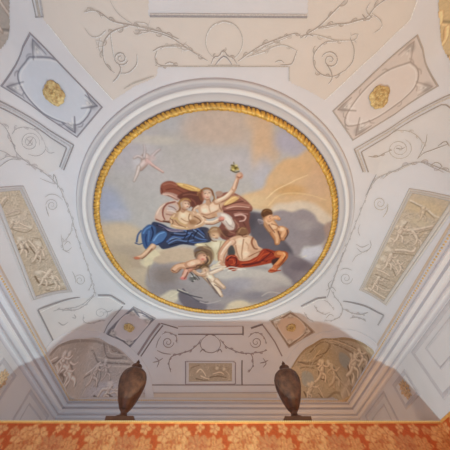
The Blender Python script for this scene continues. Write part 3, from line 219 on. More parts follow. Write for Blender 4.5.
["b",[-1.641,0.667],0.069,0.037,[206,120,92],0.9],["s",[[-1.309,0.423],[-1.427,0.581],[-1.542,0.69]],0.03,0.018,[140,92,70],0.8],["f",[[-1.51,0.769],[-1.43,0.607],[-1.271,0.447],[-1.195,0.495],[-1.161,0.572],[-1.292,0.655],[-1.349,0.818],[-1.481,0.877]],[228,210,178],0.024,0.9],["f",[[-1.031,-0.901],[-0.999,-0.994],[-0.907,-1.047],[-0.812,-1.051],[-0.718,-1.014],[-0.565,-1.004],[-0.373,-0.945],[-0.256,-0.856],[-0.275,-0.68],[-0.376,-0.587],[-0.555,-0.669],[-0.694,-0.699],[-0.827,-0.808],[-0.942,-0.828],[-1.024,-0.79]],[158,96,78],0.013,1],["f",[[-1.024,-0.8],[-0.934,-0.838],[-0.807,-0.826],[-0.692,-0.761],[-0.675,-0.7],[-0.786,-0.696],[-0.863,-0.746],[-0.962,-0.777]],[202,158,144],0.013,1],["s",[[-0.985,-0.801],[-0.867,-0.789],[-0.761,-0.722]],0.019,0.013,[236,202,184],0.9],["s",[[-0.907,-0.779],[-0.816,-0.738],[-0.737,-0.697]],0.015,0.011,[140,88,74],0.9],["f",[[-0.745,-1.021],[-0.623,-1.018],[-0.47,-0.982],[-0.322,-0.922],[-0.292,-0.881],[-0.393,-0.86],[-0.568,-0.912],[-0.683,-0.956]],[226,182,116],0.013,1],["s",[[-0.7,-0.999],[-0.566,-0.978],[-0.392,-0.927]],0.018,0.013,[246,216,158],0.9],["s",[[-0.721,-0.964],[-0.587,-0.902],[-0.412,-0.85]],0.02,0.015,[132,80,58],0.9],["s",[[-0.624,-0.985],[-0.509,-0.949],[-0.433,-0.908]],0.013,0.009,[190,136,80],0.9],["f",[[-0.743,-0.768],[-0.63,-0.841],[-0.472,-0.882],[-0.322,-0.853],[-0.292,-0.725],[-0.323,-0.543],[-0.458,-0.538],[-0.556,-0.647],[-0.675,-0.7]],[122,74,62],0.013,1],["s",[[-0.631,-0.798],[-0.512,-0.82],[-0.393,-0.8]],0.023,0.016,[160,104,88],0.9],["s",[[-0.498,-0.725],[-0.436,-0.674],[-0.405,-0.594]],0.025,0.017,[158,100,84],0.9],["s",[[-0.971,-0.978],[-0.853,-1.009],[-0.739,-0.971]],0.026,0.017,[184,122,102],0.9],["s",[[-0.924,-0.888],[-0.783,-0.911],[-0.63,-0.841]],0.022,0.017,[126,72,60],0.9],["s",[[-1.014,-0.911],[-0.996,-0.86],[-1.014,-0.808]],0.018,0.013,[120,66,56],0.9],["f",[[-1.189,-0.311],[-1.125,-0.464],[-1.021,-0.598],[-0.875,-0.666],[-0.725,-0.654],[-0.689,-0.529],[-0.737,-0.406],[-0.867,-0.287],[-0.987,-0.223],[-1.146,-0.237]],[212,176,158],0.014,1],["b",[-1.08,-0.373],0.08,0.1,[222,188,172],0.9],["b",[-0.852,-0.531],0.1,0.08,[206,190,188],0.9],["s",[[-0.788,-0.66],[-0.928,-0.61],[-1.008,-0.506],[-1.026,-0.375],[-1.0,-0.281]],0.035,0.023,[146,84,72],0.9],["s",[[-0.74,-0.643],[-0.698,-0.547],[-0.727,-0.425],[-0.824,-0.316]],0.029,0.021,[140,86,72],0.9],["s",[[-0.906,-0.566],[-0.827,-0.542],[-0.774,-0.488]],0.02,0.014,[150,104,94],0.9],["s",[[-0.938,-0.471],[-0.848,-0.467],[-0.777,-0.432]],0.02,0.014,[232,210,200],0.9],["s",[[-0.96,-0.397],[-0.878,-0.381],[-0.819,-0.402]],0.024,0.016,[170,120,104],0.9],["s",[[-1.159,-0.275],[-1.047,-0.229],[-0.878,-0.255]],0.031,0.021,[150,94,80],0.9],["s",[[-1.139,-0.39],[-1.071,-0.514],[-0.975,-0.6]],0.022,0.016,[238,212,196],0.9],["s",[[-0.883,-0.656],[-0.787,-0.678],[-0.726,-0.644]],0.019,0.013,[232,196,180],0.9],["s",[[-1.02,-0.241],[-0.863,-0.216],[-0.768,-0.271]],0.041,0.029,[112,76,62],0.9],["f",[[-0.036,-0.797],[0.079,-0.87],[0.246,-0.886],[0.444,-0.781],[0.585,-0.661],[0.637,-0.571],[0.594,-0.504],[0.387,-0.487],[0.14,-0.478],[0.01,-0.602]],[158,104,90],0.013,1],["f",[[0.089,-0.642],[0.166,-0.751],[0.274,-0.817],[0.379,-0.804],[0.306,-0.695],[0.174,-0.608]],[226,182,126],0.014,1],["s",[[0.131,-0.652],[0.213,-0.745],[0.314,-0.801]],0.02,0.014,[246,214,160],0.9],["s",[[0.117,-0.606],[0.235,-0.656],[0.351,-0.741]],0.02,0.014,[150,98,70],0.9],["s",[[0.135,-0.561],[0.334,-0.651],[0.581,-0.633]],0.043,0.027,[190,134,118],0.9],["s",[[0.159,-0.562],[0.337,-0.611],[0.568,-0.597]],0.023,0.018,[230,188,172],0.9],["s",[[0.117,-0.596],[0.29,-0.676],[0.45,-0.719]],0.02,0.014,[108,64,56],0.9],["s",[[0.096,-0.495],[0.344,-0.521],[0.616,-0.524]],0.023,0.018,[98,56,52],0.9],["f",[[-0.055,-0.881],[0.032,-0.902],[0.08,-0.852],[0.011,-0.789],[-0.046,-0.814]],[186,150,134],0.013,1],["s",[[0.199,-0.857],[0.347,-0.802],[0.492,-0.71]],0.02,0.015,[190,140,122],0.9],["f",[[0.096,-0.484],[0.387,-0.487],[0.586,-0.504],[0.598,-0.292],[0.649,-0.031],[0.472,0.048],[0.302,0.141],[0.106,0.126],[-0.013,-0.067],[0.066,-0.223]],[140,88,78],0.014,1],["s",[[0.325,-0.419],[0.442,-0.44],[0.521,-0.396],[0.501,-0.319],[0.419,-0.296]],0.037,0.025,[228,188,178],0.9],["s",[[0.299,-0.446],[0.406,-0.469],[0.557,-0.456]],0.02,0.014,[210,160,148],0.9],["s",[[0.345,-0.37],[0.437,-0.384],[0.457,-0.346]],0.021,0.016,[116,66,60],0.9],["s",[[0.315,-0.312],[0.399,-0.206],[0.384,-0.073]],0.037,0.025,[172,122,106],0.9],["s",[[0.489,-0.268],[0.543,-0.162],[0.492,-0.026]],0.034,0.021,[120,74,64],0.9],["s",[[0.156,-0.147],[0.255,-0.047],[0.335,-0.02]],0.027,0.019,[178,128,108],0.9],["s",[[0.118,-0.012],[0.218,0.058],[0.306,0.045]],0.03,0.022,[96,58,50],0.9],["s",[[0.413,-0.157],[0.471,-0.085],[0.444,0.009]],0.025,0.017,[184,140,118],0.9],["b",[0.145,-0.013],0.088,0.088,[112,74,62],0.9],["s",[[0.036,-0.102],[0.092,-0.011],[0.167,0.081]],0.034,0.021,[160,112,90],0.9],["f",[[-0.784,-0.423],[-0.683,-0.5],[-0.57,-0.496],[-0.454,-0.455],[-0.323,-0.394],[-0.231,-0.28],[-0.264,-0.181],[-0.383,-0.116],[-0.615,-0.066],[-0.843,-0.11],[-0.898,-0.206],[-0.839,-0.335]],[206,164,132],0.014,1],["f",[[-0.727,-0.433],[-0.644,-0.483],[-0.538,-0.441],[-0.499,-0.348],[-0.543,-0.229],[-0.655,-0.187],[-0.744,-0.261]],[232,198,166],0.014,1],["b",[-0.647,-0.381],0.059,0.051,[244,218,192],0.9],["b",[-0.541,-0.316],0.052,0.048,[238,208,180],0.9],["b",[-0.475,-0.242],0.09,0.062,[168,122,88],0.9],["s",[[-0.691,-0.311],[-0.609,-0.257],[-0.519,-0.241]],0.018,0.014,[176,128,98],0.9],["s",[[-0.529,-0.414],[-0.549,-0.316],[-0.509,-0.23]],0.02,0.014,[156,106,76],0.9],["s",[[-0.455,-0.436],[-0.332,-0.383],[-0.248,-0.279]],0.094,0.082,[214,172,142],1],["s",[[-0.447,-0.444],[-0.332,-0.398],[-0.261,-0.299]],0.039,0.031,[240,208,180],0.9],["s",[[-0.248,-0.271],[-0.323,-0.188],[-0.445,-0.125]],0.078,0.057,[212,170,138],1],["s",[[-0.265,-0.279],[-0.333,-0.212],[-0.427,-0.155]],0.033,0.025,[240,210,182],0.9],["s",[[-0.441,-0.37],[-0.357,-0.315],[-0.323,-0.257],[-0.392,-0.196]],0.023,0.016,[136,92,66],0.9],["s",[[-0.803,-0.384],[-0.877,-0.275],[-0.85,-0.159]],0.08,0.06,[200,156,122],1],["s",[[-0.813,-0.383],[-0.88,-0.286],[-0.865,-0.187]],0.032,0.024,[232,196,166],0.9],["s",[[-0.892,-0.303],[-0.845,-0.248],[-0.875,-0.158]],0.021,0.016,[140,98,70],0.9],["s",[[-0.875,-0.147],[-0.742,-0.102],[-0.572,-0.088]],0.063,0.046,[214,176,140],1],["s",[[-0.85,-0.159],[-0.724,-0.123],[-0.581,-0.12]],0.025,0.018,[240,210,176],0.9],["s",[[-0.774,-0.307],[-0.712,-0.222],[-0.587,-0.158]],0.03,0.02,[208,170,118],0.9],["s",[[-0.81,-0.269],[-0.731,-0.172],[-0.613,-0.118]],0.018,0.014,[146,104,70],0.9],["s",[[-0.873,-0.343],[-0.817,-0.306],[-0.765,-0.327]],0.021,0.014,[214,180,122],0.9],["s",[[-0.633,-0.531],[-0.651,-0.483]],0.08,0.1,[196,150,122],1],["b",[-0.597,-0.615],0.086,0.09,[206,158,130],1],["b",[-0.583,-0.605],0.059,0.066,[236,202,178],0.9],["s",[[-0.698,-0.547],[-0.709,-0.645],[-0.642,-0.719],[-0.554,-0.723],[-0.508,-0.681]],0.043,0.029,[176,130,88],0.95],["s",[[-0.667,-0.664],[-0.61,-0.713],[-0.547,-0.705]],0.015,0.011,[214,172,118],0.9],["s",[[-0.698,-0.537],[-0.724,-0.48],[-0.766,-0.451]],0.029,0.02,[150,104,72],0.9],["s",[[-0.556,-0.634],[-0.534,-0.607]],0.013,0.011,[130,84,68],0.9],["s",[[-0.605,-0.633],[-0.586,-0.627]],0.014,0.01,[140,94,76],0.9],["s",[[-0.575,-0.564],[-0.551,-0.576]],0.013,0.011,[180,86,72],0.9],["s",[[-0.516,-0.652],[-0.501,-0.6],[-0.535,-0.543]],0.019,0.015,[132,84,66],0.9],["s",[[-0.659,-0.52],[-0.617,-0.494],[-0.569,-0.515]],0.02,0.014,[160,112,88],0.9],["f",[[-0.38,-0.541],[-0.332,-0.615],[-0.234,-0.655],[-0.089,-0.697],[0.052,-0.79],[0.14,-0.768],[0.098,-0.65],[0.062,-0.558],[0.097,-0.465],[-0.023,-0.386],[-0.182,-0.321],[-0.306,-0.375],[-0.356,-0.458]],[214,172,144],0.014,1],["f",[[-0.323,-0.562],[-0.226,-0.629],[-0.074,-0.662],[0.03,-0.71],[0.027,-0.602],[-0.027,-0.517],[-0.184,-0.446],[-0.291,-0.469]],[234,200,174],0.014,1],["b",[-0.249,-0.498],0.068,0.06,[246,222,200],0.9],["b",[-0.095,-0.542],0.06,0.052,[240,212,190],0.9],["s",[[-0.306,-0.431],[-0.207,-0.407],[-0.1,-0.458],[-0.003,-0.508]],0.02,0.014,[170,120,94],0.9],["s",[[-0.17,-0.632],[-0.168,-0.549],[-0.143,-0.467]],0.016,0.012,[192,146,118],0.9],["b",[-0.041,-0.413],0.1,0.048,[204,158,126],0.9],["s",[[0.031,-0.692],[0.018,-0.602],[0.064,-0.511]],0.021,0.015,[150,104,80],0.9],["s",[[-0.274,-0.376],[-0.182,-0.33],[-0.057,-0.365]],0.023,0.018,[140,98,76],0.9],["s",[[-0.365,-0.577],[-0.453,-0.52],[-0.414,-0.446]],0.068,0.052,[210,168,140],1],["s",[[-0.372,-0.587],[-0.438,-0.539],[-0.439,-0.491]],0.029,0.02,[236,204,180],0.9],["s",[[-0.379,-0.623],[-0.453,-0.547],[-0.487,-0.489]],0.017,0.013,[120,76,60],0.9],["s",[[-0.032,-0.682],[0.109,-0.757],[0.215,-0.867],[0.264,-0.963]],0.121,0.09,[200,154,126],1],["s",[[-0.033,-0.7],[0.1,-0.775],[0.202,-0.878],[0.251,-0.97]],0.072,0.053,[230,194,168],1],["s",[[-0.01,-0.723],[0.108,-0.793],[0.197,-0.892]],0.03,0.021,[246,222,202],0.9],["s",[[0.264,-0.954],[0.288,-1.063],[0.313,-1.154]],0.082,0.056,[202,156,130],1],["s",[[0.257,-0.963],[0.276,-1.063],[0.301,-1.154]],0.04,0.027,[236,200,176],1],["s",[[0.056,-0.685],[0.166,-0.751],[0.255,-0.859]],0.018,0.014,[150,102,82],0.8],["s",[[0.303,-0.965],[0.327,-1.065],[0.337,-1.139]],0.014,0.011,[160,110,90],0.8],["s",[[-0.187,-0.719],[-0.186,-0.649]],0.08,0.103,[204,158,130],1],["s",[[-0.155,-0.713],[-0.137,-0.659]],0.019,0.015,[160,112,88],0.9],["b",[-0.212,-0.823],0.091,0.099,[208,160,134],1],["b",[-0.205,-0.823],0.063,0.074,[238,206,184],0.9],["s",[[-0.306,-0.715],[-0.338,-0.802],[-0.306,-0.896],[-0.222,-0.943],[-0.135,-0.913],[-0.101,-0.837]],0.042,0.03,[142,96,68],1],["s",[[-0.331,-0.87],[-0.37,-0.851],[-0.377,-0.801]],0.037,0.022,[166,120,84],0.9],["s",[[-0.292,-0.906],[-0.222,-0.943],[-0.151,-0.92]],0.015,0.011,[192,148,102],0.9],["s",[[-0.101,-0.827],[-0.076,-0.76],[-0.105,-0.697]],0.033,0.022,[150,102,72],0.9],["s",[[-0.084,-0.795],[-0.059,-0.735]],0.015,0.011,[196,150,100],0.9],["s",[[-0.251,-0.839],[-0.228,-0.849]],0.013,0.011,[120,78,64],0.9],["s",[[-0.18,-0.859],[-0.157,-0.86]],0.013,0.011,[120,78,64],0.9],["s",[[-0.2,-0.85],[-0.192,-0.808]],0.011,0.009,[196,148,122],0.9],["s",[[-0.215,-0.772],[-0.179,-0.777]],0.015,0.011,[184,84,74],0.9],["b",[-0.244,-0.788],0.03,0.024,[232,168,146],0.6],["s",[[-0.259,-0.734],[-0.211,-0.719],[-0.162,-0.738]],0.017,0.013,[168,118,94],0.9],["b",[0.34,-1.188],0.063,0.056,[200,146,118],1],["b",[0.332,-1.204],0.039,0.035,[232,184,158],0.9],["s",[[0.359,-1.251],[0.392,-1.206],[0.374,-1.157]],0.028,0.021,[208,156,132],0.9],["s",[[0.311,-1.178],[0.342,-1.163],[0.379,-1.189]],0.013,0.009,[140,80,64],0.9],["s",[[0.3,-1.217],[0.32,-1.242],[0.344,-1.25]],0.018,0.014,[220,170,146],0.9],["b",[0.246,-1.332],0.065,0.058,[170,150,84],1],["s",[[0.191,-1.376],[0.252,-1.363],[0.314,-1.319]],0.02,0.015,[92,78,38],0.9],["b",[0.226,-1.3],0.029,0.022,[232,214,142],0.95],["s",[[0.189,-1.291],[0.266,-1.256],[0.333,-1.275]],0.02,0.015,[84,74,36],0.9],["b",[0.273,-1.371],0.026,0.02,[236,218,150],0.95],["b",[0.308,-1.312],0.022,0.019,[214,190,104],0.9],["s",[[0.234,-1.4],[0.226,-1.431]],0.014,0.009,[110,96,56],0.9],["b",[0.261,-1.326],0.02,0.02,[108,92,44],0.9],["s",[[-0.24,-0.24],[-0.088,-0.246],[0.061,-0.339]],0.082,0.062,[212,172,144],1],["s",[[-0.23,-0.26],[-0.088,-0.272],[0.044,-0.354]],0.041,0.031,[240,212,190],1],["s",[[-0.222,-0.203],[-0.077,-0.208],[0.056,-0.282]],0.019,0.015,[140,96,76],0.9],["f",[[-0.025,-0.452],[0.114,-0.466],[0.243,-0.396],[0.336,-0.253],[0.338,-0.122],[0.227,-0.088],[0.136,-0.196],[0.056,-0.291]],[206,184,174],0.014,1],["f",[[0.05,-0.436],[0.149,-0.429],[0.247,-0.329],[0.271,-0.221],[0.195,-0.219],[0.114,-0.304]],[232,218,208],0.014,1],["s",[[0.28,-0.348],[0.338,-0.224],[0.33,-0.101]],0.021,0.016,[138,96,84],0.9],["s",[[0.149,-0.295],[0.221,-0.199],[0.302,-0.141]],0.016,0.012,[166,138,132],0.9],["b",[0.071,-0.34],0.062,0.049,[212,132,116],0.9],["b",[0.078,-0.355],0.029,0.023,[234,160,142],0.9],["s",[[0.021,-0.301],[0.073,-0.292],[0.114,-0.313]],0.018,0.014,[150,84,72],0.9],["f",[[-0.451,0.298],[-0.342,0.24],[-0.193,0.225],[-0.068,0.176],[0.081,0.159],[0.189,0.199],[0.164,0.377],[0.091,0.6],[-0.009,0.697],[-0.077,0.568],[-0.225,0.426]],[210,192,162],0.016,1],["b",[-0.003,0.282],0.115,0.115,[230,216,190],0.9],["s",[[-0.226,0.268],[-0.136,0.364],[-0.079,0.488]],0.026,0.018,[160,138,112],0.9],["s",[[-0.387,0.273],[-0.254,0.326],[-0.135,0.443]],0.045,0.031,[236,220,186],0.9],["s",[[0.083,0.193],[0.053,0.358],[0.004,0.508]],0.022,0.018,[176,152,124],0.9],["b",[-0.056,-0.005],0.126,0.126,[186,142,108],1],["b",[-0.037,0.046],0.084,0.071,[226,186,154],0.9],["s",[[-0.16,-0.023],[-0.102,-0.126],[0.002,-0.13],[0.055,-0.061]],0.047,0.039,[164,124,92],0.9],["s",[[-0.136,-0.054],[-0.075,-0.107],[-0.007,-0.1]],0.017,0.013,[208,172,134],0.9],["s",[[-0.089,0.038],[-0.055,0.046]],0.015,0.013,[120,80,62],0.9],["s",[[-0.026,0.109],[0.01,0.108]],0.015,0.013,[150,80,66],0.9],["s",[[-0.14,0.114],[-0.086,0.177],[-0.006,0.184]],0.026,0.019,[136,98,76],0.9],["s",[[-0.178,-0.001],[-0.159,0.093],[-0.114,0.166]],0.022,0.017,[74,62,66],0.9],["f",[[0.368,-0.002],[0.437,-0.121],[0.554,-0.125],[0.623,-0.012],[0.575,0.109],[0.416,0.115]],[150,112,88],0.017,1],["s",[[0.364,-0.049],[0.435,-0.144],[0.554,-0.125]],0.032,0.022,[110,72,54],0.8],["f",[[0.147,0.322],[0.218,0.146],[0.371,0.045],[0.569,0.038],[0.712,0.08],[0.809,0.223],[0.847,0.373],[0.936,0.421],[0.871,0.581],[0.672,0.696],[0.511,0.811],[0.418,0.704],[0.317,0.443],[0.232,0.394]],[226,184,156],0.02,1],["l",[[0.243,0.219],[0.149,0.372],[0.095,0.555],[0.125,0.769]],0.176,0.11,[222,170,142]],
["b",[0.468,0.26],0.09,0.09,[240,206,182],0.8],["b",[0.655,0.304],0.09,0.135,[226,190,160],0.8],["b",[0.617,0.563],0.12,0.072,[238,204,172],0.8],["s",[[0.514,0.087],[0.51,0.284],[0.511,0.54]],0.026,0.017,[190,144,116],0.7],["s",[[0.715,0.104],[0.708,0.227],[0.803,0.349]],0.044,0.031,[176,116,86],0.8],["s",[[0.388,0.288],[0.362,0.493],[0.46,0.703]],0.032,0.023,[190,138,112],0.8],["b",[0.486,-0.007],0.108,0.03,[150,98,76],0.7],["f",[[0.238,0.497],[0.29,0.342],[0.355,0.39],[0.407,0.544],[0.303,0.547]],[92,86,84],0.018,0.9],["f",[[0.21,0.766],[0.221,0.577],[0.319,0.469],[0.446,0.516],[0.522,0.673],[0.709,0.64],[0.859,0.476],[0.926,0.345],[1.094,0.364],[1.267,0.41],[1.387,0.38],[1.484,0.454],[1.428,0.616],[1.267,0.675],[0.979,0.768],[0.728,0.832],[0.516,0.867],[0.393,0.956],[0.281,0.903]],[176,74,46],0.019,1],["b",[0.355,0.706],0.096,0.096,[206,88,56],0.8],["s",[[0.267,0.655],[0.346,0.572],[0.437,0.676],[0.383,0.815]],0.029,0.024,[112,36,26],0.9],["s",[[0.298,0.818],[0.43,0.869],[0.507,0.756]],0.029,0.02,[130,44,30],0.9],["b",[0.308,0.627],0.038,0.029,[220,110,80],0.8],["s",[[0.547,0.727],[0.754,0.666],[0.942,0.473],[1.015,0.393]],0.039,0.025,[210,104,66],0.9],["s",[[0.597,0.808],[0.887,0.716],[1.089,0.627]],0.039,0.025,[120,44,30],0.8],["s",[[0.969,0.685],[1.116,0.519],[1.317,0.46]],0.044,0.029,[206,96,54],0.8],["s",[[1.054,0.683],[1.158,0.518],[1.225,0.411]],0.024,0.019,[116,44,34],0.8],["f",[[1.182,0.678],[1.334,0.565],[1.437,0.67],[1.37,0.782],[1.241,0.787]],[90,56,50],0.022,0.9],["l",[[1.275,0.461],[1.409,0.509],[1.352,0.673],[1.271,0.842]],0.193,0.121,[222,142,90]],
["b",[1.414,0.536],0.071,0.071,[238,172,116],0.8],["l",[[1.28,0.898],[1.218,0.929],[1.175,0.93]],0.101,0.075,[220,130,92]],
["l",[[1.015,-0.323],[0.963,-0.277],[0.953,-0.209]],0.103,0.082,[222,168,130]],
["l",[[0.983,-0.277],[1.08,-0.145],[1.192,-0.056]],0.206,0.186,[230,184,148]],
["l",[[1.113,-0.053],[1.195,0.087],[1.21,0.184]],0.152,0.087,[218,158,118]],
["l",[[1.24,-0.128],[1.327,-0.085],[1.311,0.058]],0.195,0.108,[222,160,116]],
["b",[1.236,-0.151],0.087,0.065,[240,198,160],0.8],["l",[[0.992,-0.344],[1.097,-0.414],[1.161,-0.373]],0.083,0.062,[228,172,132]],
["b",[0.932,-0.364],0.082,0.07,[222,164,120],0.9],["f",[[0.805,-0.467],[0.831,-0.553],[0.903,-0.577],[0.987,-0.517],[1.018,-0.433],[0.948,-0.386],[0.853,-0.383]],[126,86,52],0.016,1],["s",[[0.855,-0.512],[0.927,-0.536],[0.993,-0.475]],0.024,0.02,[160,116,70],0.8],["s",[[0.845,-0.294],[0.764,-0.336],[0.812,-0.249]],0.031,0.021,[150,134,140],0.7],["s",[[1.243,0.013],[1.279,0.108],[1.251,0.183]],0.022,0.018,[130,80,60],0.7],["s",[[1.096,-0.169],[1.22,-0.127],[1.275,-0.036]],0.021,0.015,[170,112,80],0.7],["f",[[-0.463,0.522],[-0.42,0.367],[-0.278,0.312],[-0.116,0.356],[-0.05,0.56],[-0.108,0.749],[-0.234,0.836],[-0.382,0.731]],[138,108,88],0.024,1],["s",[[-0.258,0.336],[-0.094,0.431],[-0.069,0.64],[-0.171,0.778]],0.045,0.032,[176,150,120],0.8],["b",[-0.278,0.594],0.103,0.085,[222,168,138],1],["b",[-0.236,0.645],0.038,0.031,[214,120,100],0.8],["b",[-0.38,0.441],0.092,0.069,[124,114,116],0.8],["l",[[-0.34,0.757],[-0.467,0.816],[-0.597,0.903]],0.192,0.168,[222,168,130]],
["l",[[-0.552,0.819],[-0.721,0.824],[-0.831,0.911],[-0.899,0.998]],0.144,0.096,[220,164,126]],
["l",[[-0.555,0.93],[-0.643,1.018],[-0.691,1.164]],0.138,0.1,[224,158,134]],
["b",[-0.692,1.194],0.061,0.051,[220,130,120],0.8],["s",[[-0.724,0.908],[-0.815,1.024],[-0.859,1.054]],0.025,0.02,[150,96,70],0.8],["s",[[-0.47,0.955],[-0.341,0.895],[-0.256,0.836]],0.036,0.025,[120,82,64],0.8],["b",[-0.256,0.836],0.105,0.075,[112,84,58],0.9],["b",[-0.212,0.919],0.074,0.064,[222,184,152],0.95],["l",[[-0.211,1.061],[-0.1,1.205],[-0.007,1.353]],0.23,0.204,[232,206,182]],
["l",[[-0.03,1.354],[0.066,1.538],[0.141,1.697]],0.159,0.08,[230,204,180]],
["l",[[0.011,1.231],[0.105,1.349],[0.198,1.439]],0.133,0.08,[224,190,162]],
["l",[[-0.103,1.029],[0.046,0.939],[0.172,0.878]],0.102,0.077,[226,196,172]],
["l",[[-0.255,1.092],[-0.385,1.067],[-0.47,0.984]],0.102,0.077,[222,178,148]],
["s",[[-0.165,1.237],[-0.073,1.448],[0.047,1.667]],0.031,0.021,[138,112,104],0.7],["s",[[0.038,1.382],[0.088,1.505],[0.16,1.599]],0.027,0.022,[150,110,88],0.7],["b",[-0.518,1.218],0.078,0.068,[128,122,120],0.8],["s",[[-0.557,1.015],[-0.473,1.128],[-0.386,1.244]],0.026,0.02,[100,90,84],0.8],["b",[-0.473,1.128],0.031,0.026,[214,204,196],0.8],["s",[[-0.084,0.886],[0.04,0.771],[0.076,0.608]],0.04,0.025,[190,160,130],0.7],["l",[[-0.043,0.829],[0.126,0.796],[0.298,0.818]],0.098,0.074,[222,200,184]],
